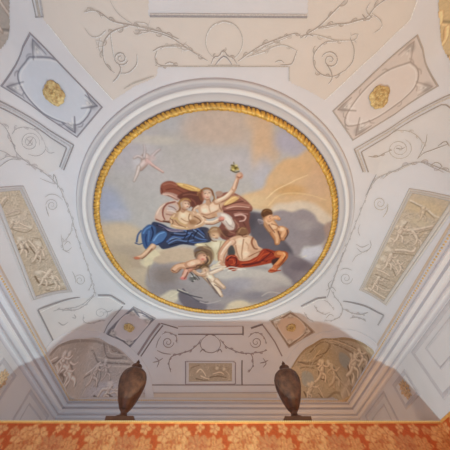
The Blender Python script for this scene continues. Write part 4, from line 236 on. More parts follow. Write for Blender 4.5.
["f",[[0.276,0.203],[0.32,0.085],[0.432,0.038],[0.562,0.012],[0.68,0.038],[0.78,0.143],[0.839,0.272],[0.951,0.359],[0.869,0.523],[0.71,0.611],[0.578,0.688],[0.462,0.667],[0.377,0.503],[0.32,0.358]],[214,170,142],0.015,1],["f",[[0.354,0.168],[0.453,0.08],[0.603,0.063],[0.68,0.135],[0.629,0.335],[0.64,0.554],[0.523,0.617],[0.426,0.444]],[232,196,168],0.016,1],["b",[0.48,0.186],0.079,0.088,[244,214,190],0.9],["b",[0.705,0.277],0.068,0.09,[224,180,150],0.9],["b",[0.605,0.474],0.094,0.071,[242,210,184],0.9],["s",[[0.528,0.118],[0.524,0.283],[0.522,0.477],[0.542,0.616]],0.029,0.02,[184,136,108],0.9],["s",[[0.71,0.08],[0.696,0.188],[0.764,0.33],[0.83,0.351]],0.04,0.029,[150,96,70],0.9],["s",[[0.772,0.143],[0.82,0.263],[0.874,0.326]],0.023,0.018,[236,190,158],0.9],["s",[[0.38,0.278],[0.418,0.444],[0.476,0.605]],0.029,0.02,[182,132,106],0.9],["s",[[0.579,0.192],[0.63,0.257],[0.647,0.347]],0.022,0.015,[204,158,130],0.9],["s",[[0.474,0.024],[0.524,0.066],[0.591,0.042]],0.02,0.015,[140,92,72],0.9],["s",[[0.677,0.553],[0.789,0.468],[0.892,0.405]],0.024,0.019,[160,104,76],0.9],["s",[[0.31,0.202],[0.203,0.35],[0.129,0.525],[0.118,0.703]],0.154,0.11,[196,148,122],1],["s",[[0.309,0.182],[0.192,0.34],[0.111,0.525],[0.102,0.68]],0.099,0.068,[226,184,158],1],["s",[[0.275,0.193],[0.166,0.351],[0.096,0.513]],0.036,0.025,[244,212,190],0.9],["s",[[0.328,0.323],[0.243,0.451],[0.199,0.628]],0.023,0.018,[150,100,78],0.9],["s",[[0.088,0.68],[0.11,0.764],[0.16,0.798]],0.072,0.048,[210,160,134],1],["f",[[0.394,0.006],[0.403,-0.106],[0.476,-0.17],[0.555,-0.153],[0.6,-0.053],[0.571,0.021],[0.475,0.036]],[146,106,80],0.015,0.95],["s",[[0.418,-0.046],[0.461,-0.14],[0.539,-0.132]],0.025,0.017,[188,146,112],0.9],["s",[[0.429,0.005],[0.502,0.023],[0.568,-0.01]],0.022,0.017,[104,68,52],0.9],["f",[[0.238,0.349],[0.298,0.269],[0.356,0.344],[0.384,0.492],[0.287,0.566],[0.228,0.474]],[88,84,84],0.018,0.9],["f",[[0.186,0.747],[0.197,0.593],[0.295,0.519],[0.415,0.549],[0.492,0.666],[0.688,0.66],[0.844,0.547],[0.916,0.381],[1.021,0.334],[1.214,0.393],[1.361,0.388],[1.429,0.467],[1.353,0.565],[1.154,0.62],[0.89,0.699],[0.602,0.772],[0.488,0.873],[0.328,0.918],[0.219,0.857]],[166,66,42],0.017,1],["s",[[0.228,0.675],[0.316,0.565],[0.421,0.62],[0.422,0.764]],0.031,0.022,[98,34,26],0.9],["s",[[0.262,0.794],[0.381,0.84],[0.47,0.776]],0.03,0.023,[106,36,28],0.9],["s",[[0.283,0.636],[0.357,0.647],[0.373,0.73]],0.034,0.024,[208,96,64],0.9],["s",[[0.217,0.614],[0.296,0.542],[0.381,0.563]],0.024,0.019,[222,118,84],0.9],["s",[[0.319,0.781],[0.383,0.754],[0.409,0.694]],0.022,0.017,[214,104,70],0.9],["s",[[0.525,0.736],[0.729,0.694],[0.874,0.57],[0.966,0.402]],0.036,0.024,[206,98,62],0.9],["s",[[0.556,0.773],[0.788,0.727],[1.005,0.635]],0.029,0.022,[104,36,28],0.9],["s",[[0.883,0.64],[0.993,0.482],[1.172,0.431]],0.041,0.029,[204,92,54],0.9],["s",[[0.95,0.651],[1.065,0.516],[1.125,0.42]],0.024,0.019,[104,38,30],0.9],["s",[[1.059,0.609],[1.188,0.536],[1.276,0.438]],0.029,0.022,[190,80,48],0.9],["s",[[1.026,0.367],[1.155,0.442],[1.236,0.534]],0.023,0.016,[112,40,30],0.9],["f",[[1.166,0.63],[1.295,0.556],[1.374,0.636],[1.321,0.723],[1.206,0.713]],[84,54,52],0.019,0.9],["s",[[1.279,0.461],[1.406,0.491],[1.365,0.637],[1.275,0.786]],0.176,0.104,[196,112,68],1],["s",[[1.294,0.437],[1.394,0.468],[1.344,0.624],[1.261,0.761]],0.095,0.057,[230,154,102],1],["s",[[1.386,0.424],[1.425,0.49],[1.393,0.574]],0.029,0.021,[246,190,140],0.9],["s",[[1.44,0.527],[1.414,0.646],[1.349,0.772]],0.024,0.019,[132,66,44],0.9],["s",[[1.266,0.797],[1.237,0.863],[1.184,0.89]],0.091,0.06,[212,124,82],1],["s",[[1.177,0.913],[1.297,0.923],[1.399,0.906]],0.035,0.025,[172,62,40],0.9],["s",[[1.198,0.85],[1.246,0.848]],0.03,0.025,[236,166,120],0.9],["s",[[0.964,-0.328],[1.069,-0.204],[1.147,-0.094]],0.194,0.177,[204,152,114],1],["s",[[0.954,-0.347],[1.055,-0.233],[1.133,-0.133]],0.124,0.115,[230,184,148],1],["b",[0.984,-0.309],0.049,0.041,[242,206,174],0.9],["b",[1.087,-0.205],0.055,0.046,[240,200,166],0.9],["s",[[1.132,-0.073],[1.206,0.053],[1.226,0.181]],0.142,0.084,[198,142,104],1],["s",[[1.123,-0.082],[1.19,0.041],[1.21,0.169]],0.08,0.044,[232,182,142],1],["s",[[1.227,-0.137],[1.325,-0.08],[1.304,0.049]],0.169,0.097,[198,142,104],1],["s",[[1.223,-0.157],[1.302,-0.109],[1.284,0.016]],0.1,0.056,[230,178,138],1],["b",[1.26,-0.149],0.052,0.043,[244,204,170],0.9],["s",[[1.19,-0.096],[1.233,-0.003],[1.263,0.082]],0.024,0.017,[120,76,58],0.9],["s",[[1.035,-0.261],[1.144,-0.225],[1.204,-0.177]],0.021,0.015,[166,112,82],0.9],["s",[[0.986,-0.239],[1.061,-0.142],[1.126,-0.061]],0.021,0.016,[136,92,76],0.9],["s",[[1.36,-0.132],[1.388,-0.03],[1.353,0.079]],0.023,0.019,[96,72,72],0.9],["s",[[0.981,-0.328],[1.066,-0.391],[1.126,-0.385]],0.082,0.058,[214,160,122],1],["s",[[0.978,-0.348],[1.056,-0.406],[1.117,-0.397]],0.034,0.025,[238,194,158],0.9],["b",[0.95,-0.426],0.095,0.082,[214,160,124],1],["b",[0.97,-0.407],0.058,0.049,[236,186,150],0.9],["f",[[0.81,-0.468],[0.833,-0.553],[0.913,-0.584],[0.993,-0.551],[1.019,-0.476],[0.956,-0.454],[0.876,-0.412]],[116,78,50],0.014,1],["s",[[0.847,-0.516],[0.908,-0.556],[0.98,-0.521]],0.022,0.016,[156,112,72],0.9],["s",[[0.839,-0.449],[0.869,-0.412]],0.024,0.018,[92,60,42],0.9],["s",[[0.97,-0.407],[0.99,-0.412]],0.014,0.01,[110,66,52],0.9],["s",[[0.985,-0.368],[1.005,-0.373]],0.014,0.01,[170,80,66],0.9],["s",[[0.777,-0.332],[0.829,-0.314],[0.87,-0.266],[0.818,-0.264]],0.033,0.021,[150,138,146],0.9],["s",[[0.766,-0.351],[0.818,-0.342],[0.882,-0.305]],0.016,0.012,[196,186,190],0.9],["s",[[-0.893,0.966],[-0.827,0.886],[-0.737,0.852],[-0.639,0.888]],0.16,0.14,[200,150,120],1],["s",[[-0.892,0.947],[-0.82,0.866],[-0.728,0.833],[-0.631,0.86]],0.083,0.074,[230,184,154],1],["s",[[-0.932,0.979],[-0.91,0.998],[-0.88,1.006]],0.029,0.022,[134,84,66],0.9],["s",[[-0.627,0.989],[-0.67,1.111],[-0.727,1.198]],0.132,0.083,[204,146,124],1],["s",[[-0.635,0.978],[-0.678,1.091],[-0.735,1.178]],0.064,0.039,[234,180,160],1],["b",[-0.713,1.206],0.068,0.047,[222,128,122],0.9],["s",[[-0.607,1.028],[-0.64,1.133],[-0.689,1.217]],0.023,0.018,[130,88,80],0.9],["s",[[-0.563,0.816],[-0.465,0.766],[-0.382,0.742]],0.215,0.19,[204,152,124],1],["s",[[-0.554,0.797],[-0.464,0.745],[-0.382,0.723]],0.12,0.106,[232,188,160],1],["b",[-0.5,0.768],0.062,0.048,[244,208,184],0.9],["s",[[-0.625,0.918],[-0.526,0.895],[-0.413,0.872]],0.035,0.025,[120,82,70],0.9],["s",[[-0.413,0.842],[-0.345,0.809],[-0.283,0.818]],0.034,0.024,[108,74,60],0.9],["s",[[-0.556,0.885],[-0.496,0.875],[-0.442,0.843]],0.025,0.018,[176,122,98],0.9],["b",[-0.292,0.615],0.12,0.106,[214,160,134],1],["b",[-0.277,0.626],0.074,0.064,[234,186,160],0.9],["b",[-0.284,0.652],0.038,0.029,[214,120,108],0.9],["s",[[-0.424,0.572],[-0.401,0.481],[-0.315,0.442],[-0.219,0.464],[-0.183,0.538]],0.061,0.047,[124,96,76],1],["s",[[-0.38,0.498],[-0.307,0.459],[-0.241,0.493]],0.023,0.016,[176,146,114],0.9],["s",[[-0.416,0.601],[-0.395,0.527],[-0.35,0.507]],0.038,0.028,[146,120,104],0.9],["s",[[-0.189,0.51],[-0.13,0.61],[-0.119,0.733],[-0.201,0.815],[-0.292,0.807]],0.051,0.037,[142,110,84],0.9],["s",[[-0.166,0.564],[-0.135,0.669],[-0.163,0.756]],0.021,0.016,[202,174,134],0.9],["s",[[-0.263,0.549],[-0.24,0.558]],0.016,0.012,[110,70,60],0.9],["s",[[-0.203,0.594],[-0.181,0.697],[-0.216,0.766]],0.028,0.021,[92,66,54],0.9],["b",[-0.253,0.875],0.113,0.078,[104,78,56],1],["s",[[-0.315,0.888],[-0.262,0.837],[-0.2,0.865]],0.025,0.02,[160,128,92],0.9],["b",[-0.229,0.936],0.085,0.07,[224,186,156],1],["s",[[-0.238,0.945],[-0.219,0.944]],0.015,0.012,[120,80,66],0.9],["s",[[-0.229,0.976],[-0.212,0.97]],0.015,0.012,[180,90,80],0.9],["f",[[-0.246,1.005],[-0.169,0.983],[-0.09,1.023],[-0.026,1.143],[0.047,1.248],[0.02,1.377],[-0.061,1.379],[-0.125,1.296],[-0.197,1.169]],[206,174,150],0.018,1],["f",[[-0.214,1.036],[-0.144,1.025],[-0.082,1.104],[-0.015,1.238],[-0.046,1.314],[-0.111,1.22]],[236,210,188],0.018,1],["b",[-0.121,1.146],0.057,0.052,[246,226,206],0.9],["s",[[-0.045,1.357],[0.047,1.5],[0.154,1.726]],0.159,0.08,[206,174,150],1],["s",[[-0.053,1.336],[0.039,1.475],[0.136,1.69]],0.086,0.049,[238,212,190],1],["s",[[0.024,1.27],[0.114,1.374],[0.2,1.471]],0.141,0.078,[200,164,138],1],["s",[[0.023,1.249],[0.113,1.349],[0.189,1.44]],0.068,0.042,[232,200,176],1],["s",[[-0.19,1.19],[-0.108,1.35],[0.009,1.546],[0.129,1.759]],0.029,0.021,[116,100,102],0.9],["s",[[-0.02,1.378],[0.053,1.431],[0.138,1.52]],0.024,0.019,[140,106,92],0.9],["s",[[-0.114,1.044],[0.008,0.977],[0.12,0.902],[0.158,0.881]],0.092,0.061,[222,190,168],1],["s",[[-0.108,1.024],[0.008,0.957],[0.113,0.894]],0.04,0.028,[244,220,202],0.9],["s",[[-0.237,1.036],[-0.337,1.08],[-0.415,1.033],[-0.468,0.992]],0.085,0.055,[206,166,140],1],["s",[[-0.238,1.022],[-0.331,1.06],[-0.406,1.01]],0.036,0.026,[236,202,178],0.9],["b",[-0.493,1.199],0.078,0.062,[120,116,112],0.9],["s",[[-0.523,1.037],[-0.486,1.137],[-0.439,1.23]],0.023,0.018,[84,80,74],0.9],["b",[-0.516,1.138],0.026,0.021,[222,214,206],0.9],["b",[-0.472,1.264],0.026,0.021,[214,206,200],0.9],["s",[[-0.437,1.095],[-0.392,1.146],[-0.353,1.219]],0.023,0.018,[96,84,76],0.9],["b",[-0.504,1.286],0.032,0.026,[90,84,84],0.9],["s",[[-0.102,0.881],[0.003,0.797],[0.074,0.699]],0.06,0.04,[222,204,180],0.9],["s",[[-0.092,0.92],[0.02,0.866],[0.209,0.832]],0.045,0.03,[232,214,196],0.9],["s",[[0.056,0.401],[0.069,0.585],[0.106,0.725]],0.032,0.023,[226,190,166],0.0],["s",[[-0.846,1.572],[-0.736,1.648],[-0.611,1.712],[-0.446,1.766],[-0.298,1.808]],0.048,0.032,[98,90,98],0.9],["s",[[-0.823,1.549],[-0.719,1.6],[-0.616,1.654]],0.032,0.022,[214,200,184],0.9],["s",[[-0.34,1.94],[-0.198,1.984],[-0.031,1.955],[0.134,1.879]],0.035,0.026,[190,176,176],0.9],["s",[[-1.02,1.783],[-0.919,1.708],[-0.85,1.639]],0.039,0.028,[226,212,190],0.9],["s",[[0.174,0.912],[0.323,0.848],[0.477,0.871],[0.633,0.897]],0.04,0.03,[220,208,198],0.9],["s",[[0.261,0.96],[0.404,0.904],[0.559,0.919]],0.025,0.02,[232,222,212],0.9]],
"rel_r":{"c":[[3.451,-1.155],[3.938,-1.27],[3.804,0.945],[3.405,1.068]],
"W":0.459,"H":2.222,"ops":[["b",[0.27,0.938],2.753,2.753,[198,180,156],1],["b",[0.237,0.198],0.28,0.14,[206,184,148],0.8],["b",[0.24,1.065],0.207,0.177,[188,170,146],0.6],["b",[0.242,1.951],0.293,0.244,[186,168,148],0.6],["t",[[0.027,0.345],[0.436,0.335],[0.413,2.135],[0.033,2.179]],260,[220,206,186],[150,130,108],1,0.12],["s",[[0.02,0.124],[0.136,0.162],[0.247,0.194],[0.377,0.267],[0.473,0.276]],0.027,0.019,[220,206,186],1],["s",[[0.041,0.153],[0.16,0.191],[0.277,0.237],[0.406,0.316]],0.017,0.013,[150,130,108],0.8],["b",[0.285,0.452],0.152,0.076,[208,192,162],0.7],["b",[0.087,0.53],0.06,0.045,[220,206,186],0.9],["s",[[0.022,0.594],[0.105,0.663],[0.133,0.508]],0.021,0.015,[150,130,108],0.9],["l",[[0.137,0.67],[0.237,0.625],[0.344,0.537],[0.442,0.441]],0.053,0.036,[220,206,186]],
["s",[[0.152,0.775],[0.291,0.682],[0.383,0.572],[0.462,0.496]],0.02,0.013,[150,130,108],0.9],["l",[[0.106,0.732],[0.106,0.903],[0.097,1.045]],0.036,0.021,[220,206,186]],
["b",[0.047,0.625],0.057,0.057,[220,206,186],0.9],["l",[[0.08,0.916],[0.009,0.901],[0.01,0.993]],0.038,0.034,[220,206,186]],
["b",[0.01,0.947],0.044,0.044,[220,206,186],0.9],["l",[[0.181,1.092],[0.287,1.032],[0.406,0.993],[0.414,0.904]],0.05,0.038,[220,206,186]],
["b",[0.06,1.13],0.074,0.055,[220,206,186],0.9],["s",[[0.154,1.183],[0.292,1.121],[0.45,1.041]],0.019,0.013,[150,130,108],0.9],["l",[[0.408,0.874],[0.37,0.726],[0.388,0.598]],0.022,0.018,[210,192,162]],
["l",[[0.107,1.428],[0.16,1.294],[0.302,1.364]],0.041,0.027,[220,206,186]],
["l",[[0.197,1.377],[0.326,1.436],[0.432,1.509]],0.036,0.027,[220,206,186]],
["b",[0.054,1.349],0.068,0.068,[220,206,186],0.9],["s",[[0.17,1.492],[0.271,1.474],[0.393,1.588]],0.026,0.017,[150,130,108],0.9],["l",[[0.075,1.646],[0.191,1.635],[0.31,1.652]],0.045,0.034,[220,206,186]],
["b",[0.044,1.561],0.055,0.051,[220,206,186],0.9],["s",[[0.081,1.755],[0.199,1.757],[0.347,1.733]],0.027,0.018,[150,130,108],0.9],["l",[[0.365,1.515],[0.428,1.417],[0.488,1.409]],0.028,0.019,[220,206,186]],
["b",[0.042,2.203],0.069,0.06,[220,206,186],0.9],["l",[[0.088,2.146],[0.202,2.155],[0.338,2.166],[0.473,2.154]],0.062,0.037,[220,206,186]],
["l",[[0.225,1.999],[0.351,2.008],[0.468,1.907]],0.03,0.024,[220,206,186]],
["s",[[0.118,2.276],[0.295,2.264],[0.463,2.24]],0.028,0.019,[150,130,108],0.9],["s",[[0.1,2.019],[0.239,1.933],[0.404,1.923]],0.024,0.019,[150,130,108],0.7],["s",[[0.112,0.615],[0.141,0.771],[0.226,0.895]],0.023,0.012,[136,127,115],0.6],["l",[[0.079,0.622],[0.104,0.703],[0.102,0.789]],0.072,0.061,[220,206,186]],
["l",[[0.102,0.789],[0.167,0.803],[0.204,0.904]],0.05,0.026,[220,206,186]],
["l",[[0.102,0.789],[0.111,0.879],[0.09,0.959]],0.05,0.026,[220,206,186]],
["l",[[0.089,0.645],[0.152,0.653],[0.171,0.589]],0.029,0.02,[220,206,186]],
["l",[[0.09,0.65],[0.071,0.724],[0.106,0.753]],0.029,0.02,[220,206,186]],
["b",[0.077,0.59],0.022,0.024,[220,206,186],1],["s",[[0.283,0.632],[0.391,0.727],[0.475,0.832]],0.021,0.011,[136,127,115],0.6],["l",[[0.253,0.641],[0.313,0.689],[0.366,0.749]],0.058,0.049,[220,206,186]],
["l",[[0.366,0.749],[0.424,0.757],[0.461,0.843]],0.032,0.017,[220,206,186]],
["l",[[0.366,0.749],[0.378,0.827],[0.356,0.895]],0.032,0.017,[220,206,186]],
["l",[[0.268,0.663],[0.32,0.665],[0.335,0.607]],0.018,0.012,[220,206,186]],
["l",[[0.269,0.668],[0.246,0.732],[0.28,0.757]],0.018,0.013,[220,206,186]],
["b",[0.247,0.61],0.021,0.024,[220,206,186],1],["s",[[0.177,1.214],[0.202,1.386],[0.287,1.506]],0.033,0.016,[136,127,115],0.6],["l",[[0.147,1.228],[0.162,1.312],[0.162,1.411]],0.082,0.069,[220,206,186]],
["l",[[0.162,1.411],[0.231,1.418],[0.272,1.521]],0.05,0.026,[220,206,186]],
["l",[[0.162,1.411],[0.169,1.505],[0.15,1.594]],0.05,0.026,[220,206,186]],
["l",[[0.158,1.252],[0.224,1.251],[0.251,1.185]],0.028,0.02,[220,206,186]],
["l",[[0.159,1.256],[0.142,1.34],[0.184,1.369]],0.027,0.019,[220,206,186]],
["b",[0.145,1.195],0.022,0.024,[220,206,186],1],["s",[[0.32,1.285],[0.429,1.38],[0.504,1.478]],0.024,0.012,[136,127,115],0.6],["l",[[0.295,1.301],[0.357,1.349],[0.405,1.41]],0.055,0.046,[220,206,186]],
["l",[[0.405,1.41],[0.467,1.411],[0.503,1.497]],0.036,0.019,[220,206,186]],
["l",[[0.405,1.41],[0.408,1.49],[0.403,1.574]],0.036,0.019,[220,206,186]],
["l",[[0.298,1.318],[0.367,1.318],[0.38,1.25]],0.034,0.024,[220,206,186]],
["l",[[0.311,1.329],[0.289,1.402],[0.331,1.427]],0.021,0.015,[220,206,186]],
["b",[0.29,1.27],0.021,0.023,[220,206,186],1],["s",[[0.182,1.797],[0.192,1.984],[0.27,2.092]],0.033,0.016,[136,127,115],0.6],["l",[[0.155,1.814],[0.158,1.902],[0.148,2.009]],0.07,0.059,[220,206,186]],
["l",[[0.148,2.009],[0.219,2.013],[0.256,2.111]],0.047,0.025,[220,206,186]],
["l",[[0.148,2.009],[0.154,2.101],[0.139,2.191]],0.047,0.025,[220,206,186]],
["l",[[0.166,1.836],[0.235,1.833],[0.247,1.759]],0.028,0.02,[220,206,186]],
["l",[[0.166,1.841],[0.145,1.921],[0.192,1.95]],0.028,0.02,[220,206,186]],
["b",[0.153,1.782],0.027,0.03,[220,206,186],1],["s",[[0.242,0.192],[0.283,0.311],[0.344,0.405]],0.019,0.01,[131,121,105],0.6],["l",[[0.217,0.198],[0.242,0.257],[0.255,0.323]],0.06,0.05,[212,196,170]],
["l",[[0.255,0.323],[0.302,0.336],[0.328,0.411]],0.031,0.016,[212,196,170]],
["l",[[0.255,0.323],[0.26,0.389],[0.247,0.448]],0.031,0.016,[212,196,170]],
["l",[[0.231,0.218],[0.272,0.223],[0.291,0.178]],0.017,0.012,[212,196,170]],
["l",[[0.232,0.221],[0.21,0.273],[0.24,0.297]],0.016,0.011,[212,196,170]],
["b",[0.22,0.175],0.017,0.018,[212,196,170],1]]},"rel_l":{"c":[[-3.719,-1.03],[-3.441,-0.946],[-3.33,1.331],[-3.834,0.97]],
"W":0.456,"H":2.141,"ops":[["b",[0.316,0.919],3.468,3.468,[198,180,156],1],["b",[0.054,0.49],0.422,0.211,[206,190,172],0.7],["b",[0.242,1.399],0.224,0.224,[188,170,148],0.7],["b",[0.57,1.155],0.169,0.295,[204,186,160],0.6],["b",[0.121,1.019],0.218,0.182,[180,160,134],0.5],["t",[[0.0,-0.0],[0.456,-0.0],[0.456,2.141],[0.0,2.141]],210,[220,206,186],[150,130,108],2,0.12],["l",[[-0.027,0.216],[0.055,0.14],[0.14,0.092]],0.037,0.03,[220,206,186]],
["s",[[-0.011,0.27],[0.071,0.192],[0.154,0.13]],0.014,0.011,[150,130,108],0.9],["l",[[0.027,0.377],[0.173,0.343],[0.28,0.336]],0.03,0.023,[206,190,172]],
["s",[[-0.001,0.433],[0.137,0.417],[0.291,0.392]],0.015,0.012,[150,130,108],0.6],["l",[[0.043,0.525],[0.161,0.547],[0.27,0.632],[0.34,0.676]],0.041,0.031,[220,206,186]],
["l",[[0.06,0.633],[0.19,0.662],[0.276,0.695]],0.033,0.025,[220,206,186]],
["s",[[0.003,0.606],[0.073,0.693],[0.221,0.75],[0.348,0.697]],0.018,0.012,[150,130,108],0.9],["b",[0.331,0.655],0.041,0.038,[220,206,186],0.9],["l",[[-0.053,0.982],[0.026,0.946],[0.137,0.945],[0.16,1.047]],0.057,0.046,[220,206,186]],
["s",[[-0.083,1.036],[-0.003,1.061],[0.121,1.064],[0.123,1.154]],0.032,0.023,[120,98,74],0.9],["b",[0.096,0.848],0.062,0.041,[220,206,186],0.9],["l",[[0.212,0.915],[0.256,1.042],[0.277,1.177],[0.289,1.276]],0.044,0.032,[220,206,186]],
["b",[0.339,0.988],0.064,0.055,[220,206,186],0.9],["l",[[0.307,1.074],[0.354,1.141],[0.342,1.276]],0.048,0.036,[220,206,186]],
["s",[[0.187,1.039],[0.219,1.211],[0.232,1.327],[0.321,1.343]],0.024,0.017,[124,102,78],0.9],["s",[[0.315,0.877],[0.401,0.909],[0.403,1.04]],0.017,0.014,[150,130,108],0.8],["l",[[0.124,1.609],[0.211,1.612],[0.281,1.699],[0.355,1.767]],0.055,0.044,[220,206,186]],
["l",[[0.113,1.759],[0.185,1.83],[0.26,1.882]],0.041,0.029,[220,206,186]],
["l",[[0.284,1.786],[0.384,1.773],[0.41,1.909]],0.044,0.033,[220,206,186]],
["b",[0.15,1.619],0.058,0.051,[220,206,186],0.9],["s",[[0.087,1.695],[0.113,1.884],[0.213,1.966],[0.333,1.954]],0.029,0.021,[124,102,78],0.9],["s",[[0.217,1.693],[0.278,1.81],[0.39,1.857]],0.015,0.012,[150,130,108],0.8],["l",[[0.179,2.04],[0.264,2.045],[0.367,2.067]],0.041,0.029,[220,206,186]],
["s",[[0.158,2.079],[0.258,2.146],[0.419,2.105]],0.024,0.016,[150,130,108],0.9],["b",[0.434,1.994],0.048,0.048,[220,206,186],0.8],["b",[0.151,1.383],0.046,0.046,[150,130,108],0.5],["s",[[0.104,0.525],[0.018,0.649],[0.006,0.785]],0.026,0.013,[136,127,115],0.6],["l",[[0.073,0.521],[0.041,0.58],[-0.039,0.65]],0.055,0.047,[220,206,186]],
["l",[[-0.039,0.65],[0.014,0.691],[-0.025,0.787]],0.039,0.021,[220,206,186]],
["l",[[-0.039,0.65],[-0.076,0.712],[-0.124,0.755]],0.039,0.021,[220,206,186]],
["l",[[0.076,0.536],[0.128,0.574],[0.19,0.534]],0.029,0.02,[220,206,186]],
["l",[[0.077,0.539],[0.013,0.582],[0.014,0.631]],0.03,0.021,[220,206,186]],
["b",[0.096,0.489],0.02,0.023,[220,206,186],1],["s",[[0.086,0.906],[0.112,1.077],[0.092,1.243]],0.031,0.015,[136,127,115],0.6],["l",[[0.054,0.901],[0.069,0.988],[0.063,1.072]],0.067,0.057,[220,206,186]],
["l",[[0.063,1.072],[0.107,1.126],[0.078,1.232]],0.045,0.024,[220,206,186]],
["l",[[0.063,1.072],[0.015,1.149],[-0.044,1.204]],0.045,0.024,[220,206,186]],
["l",[[0.058,0.917],[0.099,0.971],[0.166,0.922]],0.029,0.02,[220,206,186]],
["l",[[0.058,0.921],[-0.014,0.975],[0.005,1.021]],0.029,0.02,[220,206,186]],
["b",[0.078,0.863],0.034,0.037,[220,206,186],1],["s",[[0.36,1.076],[0.273,1.244],[0.261,1.399]],0.03,0.015,[136,127,115],0.6],["l",[[0.323,1.078],[0.292,1.154],[0.231,1.237]],0.06,0.051,[220,206,186]],
["l",[[0.231,1.237],[0.28,1.282],[0.238,1.396]],0.041,0.022,[220,206,186]],
["l",[[0.231,1.237],[0.182,1.316],[0.123,1.373]],0.041,0.022,[220,206,186]],
["l",[[0.315,1.101],[0.366,1.143],[0.439,1.087]],0.025,0.017,[220,206,186]],
["l",[[0.315,1.106],[0.246,1.16],[0.264,1.203]],0.03,0.021,[220,206,186]],
["b",[0.349,1.037],0.025,0.028,[220,206,186],1],["s",[[0.351,1.641],[0.214,1.809],[0.205,1.98]],0.032,0.016,[136,127,115],0.6],["l",[[0.318,1.64],[0.258,1.719],[0.18,1.792]],0.082,0.07,[220,206,186]],
["l",[[0.18,1.792],[0.216,1.857],[0.187,1.973]],0.048,0.026,[220,206,186]],
["l",[[0.18,1.792],[0.138,1.873],[0.081,1.935]],0.048,0.026,[220,206,186]],
["l",[[0.312,1.665],[0.36,1.715],[0.425,1.654]],0.027,0.019,[220,206,186]],
["l",[[0.312,1.669],[0.247,1.729],[0.257,1.786]],0.028,0.019,[220,206,186]],
["b",[0.341,1.595],0.027,0.03,[220,206,186],1],["s",[[0.34,1.831],[0.368,1.998],[0.35,2.152]],0.026,0.013,[136,127,115],0.6],["l",[[0.317,1.828],[0.332,1.914],[0.335,1.992]],0.054,0.046,[220,206,186]],
["l",[[0.335,1.992],[0.365,2.043],[0.336,2.146]],0.038,0.02,[220,206,186]],
["l",[[0.335,1.992],[0.297,2.065],[0.254,2.115]],0.038,0.02,[220,206,186]],
["l",[[0.311,1.849],[0.347,1.892],[0.396,1.845]],0.022,0.015,[220,206,186]],
["l",[[0.311,1.853],[0.259,1.903],[0.269,1.947]],0.022,0.015,[220,206,186]],
["b",[0.329,1.797],0.022,0.024,[220,206,186],1]]},"plq":{"c":[[-0.605,3.807],[0.507,3.799],[0.507,4.216],[-0.577,4.232]],
"W":1.098,"H":0.422,"ops":[["b",[0.534,0.217],2.454,2.454,[164,148,132],1],["b",[0.791,0.17],0.282,0.141,[146,128,112],0.6],["t",[[0.025,0.024],[1.073,0.028],[1.073,0.408],[0.026,0.389]],24,[200,188,170],[112,96,82],5,0.08],["l",[[0.202,0.215],[0.279,0.144],[0.355,0.19],[0.432,0.301]],0.04,0.032,[206,194,178]],
["l",[[0.305,0.302],[0.432,0.354],[0.509,0.374]],0.041,0.028,[206,194,178]],
["s",[[0.177,0.355],[0.356,0.393],[0.484,0.392]],0.021,0.016,[104,90,76],0.9],["l",[[0.611,0.257],[0.791,0.215],[0.893,0.264]],0.036,0.028,[196,182,164]],
["s",[[0.534,0.329],[0.739,0.306],[0.945,0.336]],0.027,0.021,[108,92,78],0.8],["b",[0.713,0.117],0.05,0.045,[200,188,170],0.8],["b",[0.893,0.141],0.046,0.046,[196,182,164],0.8],["s",[[0.945,0.19],[1.022,0.263],[1.022,0.384]],0.028,0.024,[190,176,158],0.7],["s",[[0.05,0.115],[0.151,0.076],[0.253,0.05]],0.027,0.022,[120,104,90],0.7]]},"lun_l":{"c":[[-4.12,1.95],[-1.55,1.95],[-1.55,4.6],[-4.12,4.6]],
"W":2.57,"H":2.65,"ops":[["b",[1.224,2.043],5.86,5.86,[174,162,152],1],["b",[0.494,1.059],0.575,0.345,[158,146,136],0.8],["b",[1.482,1.566],0.408,0.255,[164,148,136],0.7],["b",[0.035,1.253],0.3,0.36,[150,138,126],0.6],["b",[1.713,2.534],0.9,0.27,[190,188,192],0.7],["s",[[0.099,0.456],[0.293,0.53],[0.564,0.832],[0.977,1.29],[1.529,1.493],[1.9,1.757]],0.068,0.068,[138,126,116],0.8],["s",[[1.272,1.42],[1.358,1.668],[1.498,1.757],[1.851,1.753]],0.042,0.036,[118,106,98],0.8],["s",[[1.413,1.444],[1.485,1.613],[1.589,1.661],[1.894,1.683]],0.036,0.03,[190,178,166],0.8],["s",[[1.53,1.543],[1.583,1.592],[1.736,1.616]],0.026,0.026,[118,106,98],0.7],["s",[[0.863,1.504],[1.014,1.754],[1.106,1.853]],0.06,0.042,[118,106,98],0.6],["s",[[1.106,1.853],[1.563,1.875],[2.017,1.897]],0.042,0.03,[118,106,98],0.8],["s",[[1.115,1.904],[1.573,1.946],[2.127,1.962]],0.034,0.028,[198,188,176],0.7],["t",[[0.016,0.389],[0.382,0.623],[0.846,1.224],[1.684,1.592],[2.237,2.032],[2.513,2.71],[0.194,2.71]],260,[206,198,190],[118,106,98],3,0.18],["s",[[1.084,1.735],[1.504,1.804],[1.959,1.824]],0.028,0.028,[196,184,170],0.7],["l",[[-0.004,0.549],[0.091,0.633],[0.164,0.715]],0.064,0.048,[206,198,190]],
["l",[[0.066,0.828],[0.175,0.849],[0.288,0.965],[0.375,1.035]],0.066,0.05,[206,198,190]],
["l",[[0.081,0.876],[0.071,1.054],[0.21,1.19]],0.082,0.05,[206,198,190]],
["l",[[0.252,1.076],[0.227,1.33],[0.173,1.484],[0.075,1.506]],0.099,0.066,[206,198,190]],
